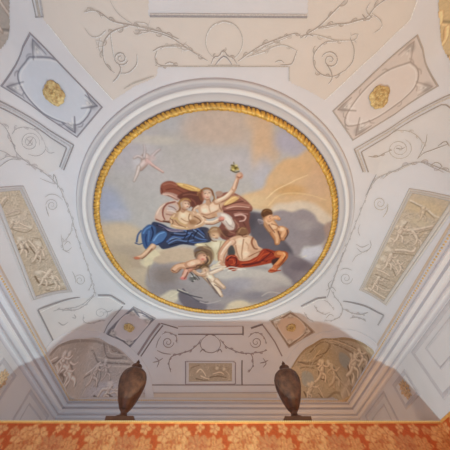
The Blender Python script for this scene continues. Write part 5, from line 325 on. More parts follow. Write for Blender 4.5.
["s",[[-0.01,0.624],[0.082,0.741],[0.186,0.81]],0.034,0.029,[118,106,98],0.9],["s",[[0.069,1.131],[0.11,1.322],[0.045,1.419]],0.042,0.03,[118,106,98],0.9],["s",[[0.323,1.203],[0.298,1.531],[0.189,1.681]],0.036,0.03,[118,106,98],0.8],["b",[0.367,0.962],0.058,0.058,[206,198,190],0.9],["l",[[0.323,1.203],[0.373,1.394],[0.47,1.475]],0.05,0.033,[206,198,190]],
["l",[[0.733,2.062],[0.933,2.023],[1.085,1.924],[1.214,1.855]],0.05,0.033,[206,198,190]],
["l",[[1.09,1.951],[1.299,1.929],[1.433,1.902]],0.042,0.032,[206,198,190]],
["l",[[1.067,1.992],[1.2,2.174],[1.152,2.398]],0.056,0.04,[188,178,168]],
["s",[[0.694,2.122],[0.886,2.114],[1.08,2.042]],0.036,0.03,[118,106,98],0.8],["s",[[1.213,1.993],[1.303,2.177],[1.254,2.405]],0.036,0.03,[118,106,98],0.6],["s",[[0.947,2.075],[0.889,2.287],[0.857,2.5]],0.06,0.042,[188,178,168],0.7],["s",[[1.352,1.993],[1.579,2.215],[1.674,2.398]],0.056,0.039,[186,176,166],0.6],["b",[1.379,1.811],0.054,0.054,[206,198,190],0.8],["l",[[1.394,2.636],[1.461,2.486],[1.589,2.459],[1.674,2.398]],0.082,0.066,[206,198,190]],
["l",[[1.551,2.71],[1.68,2.575],[1.807,2.539],[1.942,2.71]],0.045,0.036,[206,198,190]],
["b",[1.613,2.351],0.078,0.072,[206,198,190],1],["s",[[1.264,2.623],[1.491,2.71],[1.662,2.669]],0.048,0.036,[118,106,98],0.9],["s",[[1.57,2.545],[1.741,2.642],[1.855,2.71]],0.042,0.03,[118,106,98],0.9],["s",[[1.086,2.71],[1.215,2.569],[1.374,2.453]],0.042,0.03,[200,194,190],0.7],["l",[[1.795,2.485],[1.974,2.446],[2.183,2.528]],0.049,0.039,[206,198,190]],
["s",[[0.312,0.929],[0.217,1.116],[0.195,1.417]],0.062,0.031,[127,122,117],0.6],["l",[[0.265,0.859],[0.234,0.956],[0.163,0.999]],0.122,0.103,[206,198,190]],
["l",[[0.163,0.999],[0.221,1.208],[0.162,1.348]],0.092,0.049,[206,198,190]],
["l",[[0.163,0.999],[0.077,1.033],[-0.01,0.989]],0.092,0.049,[206,198,190]],
["l",[[0.256,0.889],[0.327,1.085],[0.409,1.119]],0.054,0.038,[206,198,190]],
["l",[[0.258,0.895],[0.173,0.852],[0.169,0.976]],0.051,0.036,[206,198,190]],
["b",[0.299,0.825],0.05,0.055,[206,198,190],1],["s",[[0.266,1.351],[0.333,1.732],[0.452,2.054]],0.058,0.029,[127,122,117],0.6],["l",[[0.229,1.269],[0.242,1.462],[0.251,1.598]],0.125,0.106,[206,198,190]],
["l",[[0.251,1.598],[0.365,1.838],[0.399,1.981]],0.082,0.043,[206,198,190]],
["l",[[0.251,1.598],[0.205,1.633],[0.139,1.579]],0.082,0.043,[206,198,190]],
["l",[[0.219,1.3],[0.304,1.513],[0.38,1.559]],0.048,0.034,[206,198,190]],
["l",[[0.22,1.306],[0.133,1.253],[0.155,1.38]],0.048,0.034,[206,198,190]],
["b",[0.25,1.241],0.048,0.053,[206,198,190],1],["s",[[1.206,1.973],[1.124,2.201],[1.293,2.412]],0.062,0.031,[121,115,109],0.6],["l",[[1.116,1.97],[1.084,2.084],[0.994,2.186]],0.14,0.119,[196,186,176]],
["l",[[0.994,2.186],[1.185,2.253],[1.234,2.399]],0.092,0.049,[196,186,176]],
["l",[[0.994,2.186],[0.96,2.307],[0.87,2.365]],0.092,0.049,[196,186,176]],
["l",[[1.125,2.006],[1.318,2.052],[1.421,1.982]],0.052,0.037,[196,186,176]],
["l",[[1.128,2.011],[1.009,2.088],[1.108,2.16]],0.054,0.038,[196,186,176]],
["b",[1.121,1.925],0.052,0.057,[196,186,176],1],["s",[[1.424,1.922],[1.528,2.104],[1.612,2.265]],0.05,0.025,[117,111,106],0.6],["l",[[1.355,1.925],[1.431,2.012],[1.46,2.101]],0.102,0.087,[190,180,172]],
["l",[[1.46,2.101],[1.559,2.147],[1.579,2.255]],0.058,0.031,[190,180,172]],
["l",[[1.46,2.101],[1.432,2.186],[1.359,2.267]],0.058,0.031,[190,180,172]],
["l",[[1.363,1.949],[1.494,1.985],[1.553,1.93]],0.042,0.029,[190,180,172]],
["l",[[1.363,1.959],[1.272,2.026],[1.345,2.069]],0.039,0.027,[190,180,172]],
["b",[1.363,1.883],0.041,0.045,[190,180,172],1],["s",[[1.685,2.416],[1.622,2.583],[1.714,2.71]],0.036,0.018,[127,122,117],0.6],["l",[[1.64,2.425],[1.614,2.513],[1.559,2.616]],0.08,0.068,[206,198,190]],
["l",[[1.559,2.616],[1.654,2.623],[1.683,2.71]],0.051,0.027,[206,198,190]],
["l",[[1.559,2.616],[1.552,2.71],[1.515,2.71]],0.051,0.027,[206,198,190]],
["l",[[1.647,2.45],[1.745,2.483],[1.793,2.417]],0.032,0.022,[206,198,190]],
["l",[[1.649,2.45],[1.599,2.495],[1.648,2.571]],0.032,0.023,[206,198,190]],
["b",[1.641,2.379],0.03,0.033,[206,198,190],1],["s",[[1.917,2.458],[2.061,2.624],[2.139,2.71]],0.036,0.018,[127,122,117],0.6],["l",[[1.878,2.443],[1.955,2.537],[2.005,2.593]],0.082,0.069,[206,198,190]],
["l",[[2.005,2.593],[2.089,2.636],[2.111,2.71]],0.061,0.032,[206,198,190]],
["l",[[2.005,2.593],[1.992,2.71],[1.954,2.71]],0.061,0.032,[206,198,190]],
["l",[[1.884,2.461],[1.972,2.514],[2.017,2.459]],0.033,0.023,[206,198,190]],
["l",[[1.884,2.486],[1.836,2.546],[1.883,2.568]],0.031,0.022,[206,198,190]],
["b",[1.877,2.426],0.029,0.032,[206,198,190],1]],
"clip":[[0.016,0.389],[0.216,0.445],[0.388,0.59],[0.58,0.783],[0.873,1.104],[1.31,1.339],[1.682,1.515],[2.001,1.756],[2.23,1.99],[2.398,2.263],[2.559,2.71],[1.967,2.71],[0.286,2.71],[-0.01,1.215]]},"lun_r":{"c":[[1.7,1.95],[4.12,1.95],[4.12,4.6],[1.7,4.6]],
"W":2.42,"H":2.65,"ops":[["b",[1.581,1.96],6.0,6.0,[176,158,132],1],["b",[1.213,1.501],0.78,0.3,[166,146,118],0.8],["b",[2.129,1.042],0.402,0.574,[150,132,112],0.7],["b",[0.587,2.0],0.241,0.483,[186,164,136],0.6],["s",[[0.383,1.909],[0.685,1.536],[1.047,1.319],[1.524,1.029],[1.888,0.584],[2.21,0.265]],0.058,0.058,[140,118,92],0.8],["s",[[0.873,1.557],[1.125,1.345],[1.523,1.225],[1.445,1.528],[1.065,1.658]],0.032,0.027,[112,92,72],0.8],["s",[[0.547,1.806],[0.982,1.804],[1.445,1.528],[1.518,1.198]],0.038,0.027,[112,92,72],0.7],["s",[[0.71,1.76],[0.926,1.734],[1.213,1.501]],0.026,0.026,[204,184,152],0.8],["s",[[0.601,1.81],[0.759,1.857],[1.051,1.852]],0.026,0.021,[112,92,72],0.6],["s",[[0.591,1.949],[0.752,1.924],[0.966,1.951]],0.029,0.023,[112,92,72],0.6],["l",[[1.491,1.107],[1.818,0.865],[2.177,0.587],[2.419,0.522]],0.04,0.033,[192,174,148]],
["s",[[1.617,1.128],[1.948,0.898],[2.275,0.683]],0.036,0.03,[112,92,72],0.8],["s",[[1.713,0.892],[2.023,0.657],[2.326,0.412]],0.036,0.03,[112,92,72],0.7],["f",[[0.636,2.049],[0.797,2.021],[0.913,2.139],[0.879,2.329],[0.689,2.384],[0.603,2.285]],[158,158,152],0.025,0.9],["t",[[0.151,2.71],[0.38,1.957],[1.011,1.345],[1.802,0.742],[2.369,0.253],[2.43,2.046]],260,[204,190,168],[112,92,72],4,0.18],["f",[[1.817,1.186],[2.001,1.036],[2.149,1.086],[2.076,1.4],[1.897,1.46]],[146,144,138],0.03,0.9],["l",[[1.128,1.856],[1.268,1.951],[1.317,2.091],[1.204,2.237]],0.078,0.062,[204,190,168]],
["b",[1.211,1.782],0.075,0.069,[204,190,168],1],["l",[[1.518,1.823],[1.669,1.877],[1.802,1.941]],0.066,0.05,[204,190,168]],
["b",[1.523,1.773],0.072,0.066,[204,190,168],1],["l",[[1.581,1.96],[1.702,2.104],[1.612,2.361]],0.066,0.05,[188,170,146]],
["s",[[1.115,1.951],[1.14,2.184],[1.355,2.224]],0.035,0.029,[112,92,72],0.9],["s",[[1.743,1.831],[1.868,1.928],[1.991,1.936]],0.036,0.03,[112,92,72],0.8],["s",[[1.045,1.899],[1.354,1.898],[1.658,1.924]],0.03,0.024,[112,92,72],0.7],["l",[[0.783,2.434],[0.947,2.377],[1.055,2.482],[1.12,2.71]],0.042,0.031,[204,190,168]],
["l",[[0.783,2.434],[0.698,2.594],[0.824,2.71]],0.046,0.037,[196,186,172]],
["b",[0.775,2.329],0.061,0.056,[204,190,168],1],["s",[[0.607,2.509],[0.673,2.669],[0.861,2.71]],0.042,0.03,[112,92,72],0.9],["s",[[0.966,2.534],[1.07,2.658],[1.169,2.71]],0.027,0.023,[112,92,72],0.8],["s",[[1.214,2.671],[1.735,2.355],[1.978,2.128]],0.039,0.028,[112,92,72],0.5],["l",[[2.111,0.999],[2.145,1.244],[2.291,1.266],[2.298,1.524]],0.078,0.063,[204,190,168]],
["l",[[2.177,0.587],[2.286,0.578],[2.385,0.66]],0.059,0.044,[190,176,158]],
["l",[[2.205,0.914],[2.345,0.931],[2.43,1.153]],0.06,0.045,[190,178,160]],
["b",[2.077,0.914],0.07,0.065,[204,190,168],0.9],["s",[[2.094,1.273],[2.222,1.433],[2.236,1.662]],0.042,0.03,[112,92,72],0.9],["s",[[2.359,0.795],[2.43,0.933],[2.407,1.187]],0.042,0.03,[112,92,72],0.8],["s",[[2.326,0.412],[2.407,0.489],[2.43,0.628]],0.042,0.03,[112,92,72],0.8],["l",[[1.929,1.969],[2.077,1.905],[2.134,1.902]],0.05,0.04,[186,170,148]],
["s",[[0.899,2.344],[0.761,2.529],[0.767,2.71]],0.044,0.022,[126,117,104],0.6],["l",[[0.844,2.336],[0.785,2.446],[0.686,2.554]],0.091,0.077,[204,190,168]],
["l",[[0.686,2.554],[0.772,2.579],[0.729,2.71]],0.042,0.022,[204,190,168]],
["l",[[0.686,2.554],[0.617,2.71],[0.522,2.71]],0.042,0.022,[204,190,168]],
["l",[[0.839,2.372],[0.937,2.402],[1.056,2.345]],0.037,0.026,[204,190,168]],
["l",[[0.837,2.377],[0.737,2.446],[0.77,2.494]],0.037,0.026,[204,190,168]],
["b",[0.864,2.293],0.045,0.049,[204,190,168],1],["s",[[1.38,1.824],[1.339,2.061],[1.38,2.278]],0.063,0.032,[126,117,104],0.6],["l",[[1.28,1.829],[1.278,1.948],[1.198,2.06]],0.137,0.116,[204,190,168]],
["l",[[1.198,2.06],[1.367,2.121],[1.307,2.27]],0.092,0.049,[204,190,168]],
["l",[[1.198,2.06],[1.092,2.185],[0.942,2.276]],0.092,0.049,[204,190,168]],
["l",[[1.276,1.863],[1.468,1.898],[1.621,1.778]],0.054,0.038,[204,190,168]],
["l",[[1.273,1.868],[1.11,1.958],[1.181,2.024]],0.054,0.038,[204,190,168]],
["b",[1.305,1.773],0.054,0.059,[204,190,168],1],["s",[[1.737,1.806],[1.872,1.952],[1.912,2.098]],0.065,0.032,[119,109,94],0.6],["l",[[1.642,1.859],[1.726,1.943],[1.727,2.055]],0.14,0.119,[192,176,152]],
["l",[[1.727,2.055],[1.903,1.983],[1.837,2.167]],0.092,0.049,[192,176,152]],
["l",[[1.727,2.055],[1.603,2.235],[1.419,2.368]],0.092,0.049,[192,176,152]],
["l",[[1.639,1.901],[1.821,1.833],[1.925,1.612]],0.054,0.038,[192,176,152]],
["l",[[1.636,1.906],[1.46,2.043],[1.533,2.096]],0.054,0.038,[192,176,152]],
["b",[1.665,1.789],0.054,0.059,[192,176,152],1],["s",[[2.179,0.773],[2.246,1.0],[2.399,1.083]],0.057,0.029,[126,117,104],0.6],["l",[[2.132,0.848],[2.169,0.954],[2.179,1.124]],0.126,0.106,[204,190,168]],
["l",[[2.179,1.124],[2.302,1.015],[2.374,1.152]],0.092,0.049,[204,190,168]],
["l",[[2.179,1.124],[2.191,1.317],[2.136,1.558]],0.092,0.049,[204,190,168]],
["l",[[2.149,0.879],[2.245,0.762],[2.279,0.585]],0.049,0.035,[204,190,168]],
["l",[[2.151,0.886],[2.118,1.092],[2.173,1.074]],0.049,0.034,[204,190,168]],
["b",[2.118,0.787],0.054,0.059,[204,190,168],1],["s",[[2.187,0.53],[2.32,0.548],[2.43,0.61]],0.045,0.023,[126,117,104],0.6],["l",[[2.142,0.586],[2.224,0.594],[2.273,0.639]],0.109,0.092,[204,190,168]],
["l",[[2.273,0.639],[2.339,0.556],[2.43,0.659]],0.066,0.035,[204,190,168]],
["l",[[2.273,0.639],[2.279,0.767],[2.278,0.918]],0.066,0.035,[204,190,168]],
["l",[[2.159,0.612],[2.23,0.522],[2.27,0.391]],0.038,0.027,[204,190,168]],
["l",[[2.16,0.618],[2.136,0.771],[2.178,0.761]],0.038,0.027,[204,190,168]],
["b",[2.14,0.54],0.038,0.041,[204,190,168],1],["s",[[2.257,1.507],[2.154,1.821],[2.167,1.886]],0.047,0.023,[116,106,93],0.6],["l",[[2.22,1.592],[2.18,1.739],[2.068,1.952]],0.101,0.086,[188,172,150]],
["l",[[2.068,1.952],[2.174,1.83],[2.112,1.947]],0.066,0.035,[188,172,150]],
["l",[[2.068,1.952],[1.969,2.115],[1.83,2.307]],0.066,0.035,[188,172,150]],
["l",[[2.226,1.618],[2.315,1.485],[2.353,1.322]],0.039,0.027,[188,172,150]],
["l",[[2.227,1.625],[2.128,1.822],[2.162,1.79]],0.039,0.027,[188,172,150]],
["b",[2.221,1.536],0.039,0.043,[188,172,150],1]],
"clip":[[0.091,2.71],[0.194,2.235],[0.383,1.909],[0.685,1.51],[1.006,1.293],[1.469,1.043],[1.774,0.665],[2.029,0.383],[2.213,0.233],[2.418,0.146],[2.43,0.732],[2.43,2.127],[0.953,2.71]]},"oct_ul":{"c":[[-2.504,-2.965],[-1.796,-2.169],[-2.257,-1.734],[-3.155,-2.39]],
"W":1.089,"H":0.751,"ops":[["b",[0.545,0.361],2.735,2.735,[196,196,204],1],["f",[[0.094,0.209],[0.343,-0.014],[0.665,-0.038],[0.985,0.093],[1.02,0.514],[0.828,0.686],[0.556,0.743],[0.266,0.679],[0.06,0.506]],[204,207,216],0.007,1],["s",[[0.094,0.209],[0.343,-0.014],[0.665,-0.038],[0.985,0.093],[1.02,0.514],[0.828,0.686],[0.556,0.743],[0.266,0.679],[0.06,0.506],[0.094,0.209]],0.018,0.018,[104,102,114],0.8],["s",[[0.123,0.217],[0.357,0.007],[0.655,-0.008],[0.952,0.115],[0.985,0.502],[0.807,0.66],[0.557,0.714],[0.285,0.66],[0.094,0.496],[0.123,0.217]],0.012,0.012,[232,230,230],0.6],["s",[[0.094,0.167],[0.069,0.199],[0.064,0.243]],0.011,0.008,[104,102,114],0.6],["s",[[0.364,-0.058],[0.329,-0.044],[0.308,-0.005]],0.012,0.008,[104,102,114],0.6],["s",[[0.703,-0.049],[0.676,-0.082],[0.64,-0.076]],0.014,0.01,[104,102,114],0.6],["s",[[1.016,0.131],[1.02,0.067],[0.992,0.029]],0.016,0.011,[104,102,114],0.6],["s",[[1.031,0.58],[1.058,0.529],[1.05,0.466]],0.017,0.012,[104,102,114],0.6],["s",[[0.82,0.746],[0.857,0.726],[0.868,0.667]],0.016,0.011,[104,102,114],0.6],["s",[[0.509,0.778],[0.55,0.801],[0.594,0.775]],0.018,0.012,[104,102,114],0.6],["s",[[0.229,0.66],[0.235,0.71],[0.269,0.733]],0.014,0.009,[104,102,114],0.6],["s",[[0.04,0.471],[0.028,0.514],[0.043,0.552]],0.015,0.01,[104,102,114],0.6],["b",[0.093,0.061],0.057,0.057,[156,156,163],0.85],["s",[[0.038,0.023],[0.074,0.097],[0.141,0.201]],0.015,0.01,[104,102,114],0.75],["s",[[0.093,0.061],[0.115,0.108],[0.158,0.166]],0.011,0.009,[235,232,230],0.6],["s",[[0.038,0.023],[0.11,0.027],[0.223,0.034]],0.015,0.01,[104,102,114],0.75],["s",[[0.093,0.061],[0.139,0.061],[0.206,0.069]],0.011,0.009,[235,232,230],0.6],["b",[0.137,0.089],0.02,0.02,[232,228,226],0.7],["b",[0.976,0.085],0.079,0.079,[156,156,163],0.85],["s",[[1.044,0.034],[0.962,0.037],[0.844,0.047]],0.021,0.015,[104,102,114],0.75],["s",[[0.976,0.085],[0.928,0.08],[0.858,0.093]],0.016,0.013,[235,232,230],0.6],["s",[[1.044,0.034],[0.99,0.134],[0.91,0.267]],0.021,0.015,[104,102,114],0.75],["s",[[0.976,0.085],[0.946,0.146],[0.896,0.218]],0.016,0.013,[235,232,230],0.6],["b",[0.926,0.121],0.025,0.025,[232,228,226],0.7],["b",[0.974,0.655],0.081,0.081,[156,156,163],0.85],["s",[[1.043,0.71],[0.99,0.602],[0.909,0.461]],0.023,0.016,[104,102,114],0.75],["s",[[0.974,0.655],[0.944,0.589],[0.895,0.509]],0.016,0.013,[235,232,230],0.6],["s",[[1.043,0.71],[0.959,0.708],[0.839,0.694]],0.023,0.016,[104,102,114],0.75],["s",[[0.974,0.655],[0.924,0.657],[0.853,0.646]],0.016,0.013,[235,232,230],0.6],["b",[0.924,0.616],0.024,0.024,[232,228,226],0.7],["b",[0.096,0.695],0.065,0.065,[156,156,163],0.85],["s",[[0.038,0.729],[0.111,0.731],[0.227,0.724]],0.016,0.011,[104,102,114],0.75],["s",[[0.096,0.695],[0.144,0.695],[0.213,0.683]],0.013,0.01,[235,232,230],0.6],["s",[[0.038,0.729],[0.081,0.658],[0.163,0.54]],0.016,0.011,[104,102,114],0.75],["s",[[0.096,0.695],[0.125,0.646],[0.175,0.579]],0.013,0.01,[235,232,230],0.6],["b",[0.143,0.666],0.02,0.02,[232,228,226],0.7]]},"oct_ur":{"c":[[2.49,-3.183],[3.139,-2.675],[2.121,-1.883],[1.698,-2.277]],
"W":0.701,"H":1.246,"ops":[["b",[0.334,0.57],2.803,2.803,[208,198,194],1],["f",[[0.21,0.154],[0.404,0.104],[0.551,0.226],[0.587,0.504],[0.583,0.895],[0.412,1.203],[0.214,1.141],[0.084,0.801],[0.091,0.444]],[216,208,206],0.007,1],["s",[[0.21,0.154],[0.404,0.104],[0.551,0.226],[0.587,0.504],[0.583,0.895],[0.412,1.203],[0.214,1.141],[0.084,0.801],[0.091,0.444],[0.21,0.154]],0.018,0.018,[150,136,130],0.8],["s",[[0.217,0.181],[0.395,0.139],[0.537,0.25],[0.569,0.508],[0.563,0.871],[0.406,1.156],[0.225,1.099],[0.104,0.784],[0.106,0.453],[0.217,0.181]],0.013,0.013,[232,230,230],0.6],["s",[[0.244,0.127],[0.2,0.127],[0.163,0.152]],0.012,0.009,[150,136,130],0.6],["s",[[0.45,0.081],[0.41,0.068],[0.36,0.093]],0.014,0.01,[150,136,130],0.6],["s",[[0.605,0.218],[0.571,0.192],[0.524,0.193]],0.014,0.01,[150,136,130],0.6],["s",[[0.627,0.532],[0.639,0.486],[0.602,0.459]],0.014,0.01,[150,136,130],0.6],["s",[[0.549,0.931],[0.612,0.928],[0.65,0.895]],0.017,0.012,[150,136,130],0.6],["s",[[0.354,1.228],[0.418,1.244],[0.479,1.222]],0.018,0.012,[150,136,130],0.6],["s",[[0.151,1.158],[0.204,1.182],[0.265,1.169]],0.018,0.012,[150,136,130],0.6],["s",[[0.032,0.794],[0.05,0.831],[0.099,0.842]],0.014,0.01,[150,136,130],0.6],["s",[[0.104,0.407],[0.06,0.427],[0.044,0.462]],0.013,0.009,[150,136,130],0.6],["b",[0.063,0.098],0.059,0.059,[166,158,155],0.85],["s",[[0.026,0.038],[0.025,0.118],[0.032,0.234]],0.014,0.01,[150,136,130],0.75],["s",[[0.063,0.098],[0.061,0.147],[0.069,0.217]],0.012,0.009,[235,232,230],0.6],["s",[[0.026,0.038],[0.099,0.081],[0.208,0.15]],0.014,0.01,[150,136,130],0.75],["s",[[0.063,0.098],[0.11,0.124],[0.171,0.167]],0.012,0.009,[235,232,230],0.6],["b",[0.091,0.146],0.019,0.019,[232,228,226],0.7],["b",[0.645,0.1],0.067,0.067,[166,158,155],0.85],["s",[[0.68,0.038],[0.608,0.087],[0.492,0.176]],0.013,0.009,[150,136,130],0.75],["s",[[0.645,0.1],[0.597,0.129],[0.53,0.185]],0.013,0.011,[235,232,230],0.6],["s",[[0.68,0.038],[0.683,0.114],[0.679,0.232]],0.013,0.009,[150,136,130],0.75],["s",[[0.645,0.1],[0.648,0.147],[0.64,0.216]],0.013,0.011,[235,232,230],0.6],["b",[0.615,0.15],0.021,0.021,[232,228,226],0.7],["b",[0.609,1.104],0.087,0.087,[166,158,155],0.85],["s",[[0.663,1.189],[0.666,1.09],[0.661,0.946]],0.022,0.015,[150,136,130],0.75],["s",[[0.609,1.104],[0.616,1.044],[0.607,0.96]],0.017,0.014,[235,232,230],0.6],["s",[[0.663,1.189],[0.552,1.119],[0.411,1.012]],0.022,0.015,[150,136,130],0.75],["s",[[0.609,1.104],[0.542,1.063],[0.463,0.999]],0.017,0.014,[235,232,230],0.6],["b",[0.57,1.042],0.027,0.027,[232,228,226],0.7],["b",[0.082,1.104],0.079,0.079,[166,158,155],0.85],["s",[[0.033,1.189],[0.134,1.114],[0.266,1.003]],0.024,0.017,[150,136,130],0.75],["s",[[0.082,1.104],[0.143,1.06],[0.215,0.993]],0.016,0.013,[235,232,230],0.6],["s",[[0.033,1.189],[0.028,1.094],[0.032,0.956]],0.024,0.017,[150,136,130],0.75],["s",[[0.082,1.104],[0.074,1.047],[0.08,0.966]],0.016,0.013,[235,232,230],0.6],["b",[0.113,1.042],0.029,0.029,[232,228,226],0.7]]},"oct_bl":{"c":[[-1.918,2.179],[-1.459,2.565],[-2.159,3.46],[-2.766,3.131]],
"W":0.645,"H":1.206,"ops":[["b",[0.345,0.697],5.444,5.444,[190,184,184],1],["f",[[-0.037,0.352],[0.201,0.073],[0.565,0.117],[0.684,0.597],[0.572,1.053],[0.164,1.091],[0.032,0.843]],[208,200,202],0.018,1],["s",[[-0.037,0.352],[0.201,0.073],[0.565,0.117],[0.684,0.597],[0.572,1.053],[0.164,1.091],[0.032,0.843],[-0.037,0.352]],0.045,0.045,[104,102,114],0.8],["s",[[-0.008,0.377],[0.213,0.116],[0.552,0.164],[0.66,0.604],[0.556,1.027],[0.177,1.067],[0.054,0.835],[-0.008,0.377]],0.03,0.03,[232,230,230],0.6],["s",[[-0.05,0.245],[-0.114,0.287],[-0.109,0.386]],0.03,0.021,[104,102,114],0.6],["s",[[0.269,0.026],[0.173,-0.029],[0.103,0.008]],0.03,0.021,[104,102,114],0.6],["s",[[0.663,0.144],[0.595,0.032],[0.499,-0.001]],0.03,0.021,[104,102,114],0.6],["s",[[0.75,0.672],[0.755,0.574],[0.694,0.49]],0.029,0.02,[104,102,114],0.6],["s",[[0.539,1.129],[0.618,1.123],[0.656,1.052]],0.025,0.017,[104,102,114],0.6],["s",[[0.082,1.069],[0.134,1.155],[0.212,1.182]],0.027,0.019,[104,102,114],0.6],["s",[[-0.042,0.77],[-0.027,0.872],[0.04,0.948]],0.028,0.019,[104,102,114],0.6],["b",[0.075,0.136],0.15,0.15,[152,147,147],0.85],["s",[[0.029,0.052],[0.007,0.16],[-0.014,0.319]],0.039,0.027,[104,102,114],0.75],["s",[[0.075,0.136],[0.057,0.203],[0.053,0.297]],0.03,0.024,[235,232,230],0.6],["s",[[0.029,0.052],[0.141,0.107],[0.299,0.199]],0.039,0.027,[104,102,114],0.75],["s",[[0.075,0.136],[0.145,0.167],[0.232,0.229]],0.03,0.024,[235,232,230],0.6],["b",[0.108,0.198],0.048,0.048,[232,228,226],0.7],["b",[0.587,0.151],0.15,0.15,[152,147,147],0.85],["s",[[0.622,0.061],[0.505,0.077],[0.347,0.114]],0.039,0.027,[104,102,114],0.75],["s",[[0.587,0.151],[0.512,0.154],[0.428,0.186]],0.03,0.024,[235,232,230],0.6],["s",[[0.622,0.061],[0.665,0.221],[0.704,0.432]],0.039,0.027,[104,102,114],0.75],["s",[[0.587,0.151],[0.617,0.251],[0.632,0.369]],0.03,0.024,[235,232,230],0.6],["b",[0.562,0.22],0.047,0.047,[232,228,226],0.7],["b",[0.589,1.113],0.124,0.124,[152,147,147],0.85],["s",[[0.622,1.168],[0.646,1.072],[0.674,0.931]],0.033,0.023,[104,102,114],0.75],["s",[[0.589,1.113],[0.607,1.054],[0.615,0.974]],0.025,0.02,[235,232,230],0.6],["s",[[0.622,1.168],[0.529,1.148],[0.399,1.107]],0.033,0.023,[104,102,114],0.75],["s",[[0.589,1.113],[0.529,1.103],[0.458,1.073]],0.025,0.02,[235,232,230],0.6],["b",[0.562,1.068],0.04,0.04,[232,228,226],0.7],["b",[0.085,1.1],0.122,0.122,[152,147,147],0.85],["s",[[0.038,1.157],[0.146,1.16],[0.285,1.151]],0.039,0.027,[104,102,114],0.75],["s",[[0.085,1.1],[0.148,1.104],[0.224,1.093]],0.024,0.019,[235,232,230],0.6],["s",[[0.038,1.157],[0.021,1.033],[-0.007,0.857]],0.039,0.027,[104,102,114],0.75],["s",[[0.085,1.1],[0.066,1.023],[0.057,0.923]],0.024,0.019,[235,232,230],0.6],["b",[0.113,1.055],0.04,0.04,[232,228,226],0.7]]},"oct_br":{"c":[[1.857,2.217],[2.626,2.955],[2.006,3.384],[1.412,2.568]],
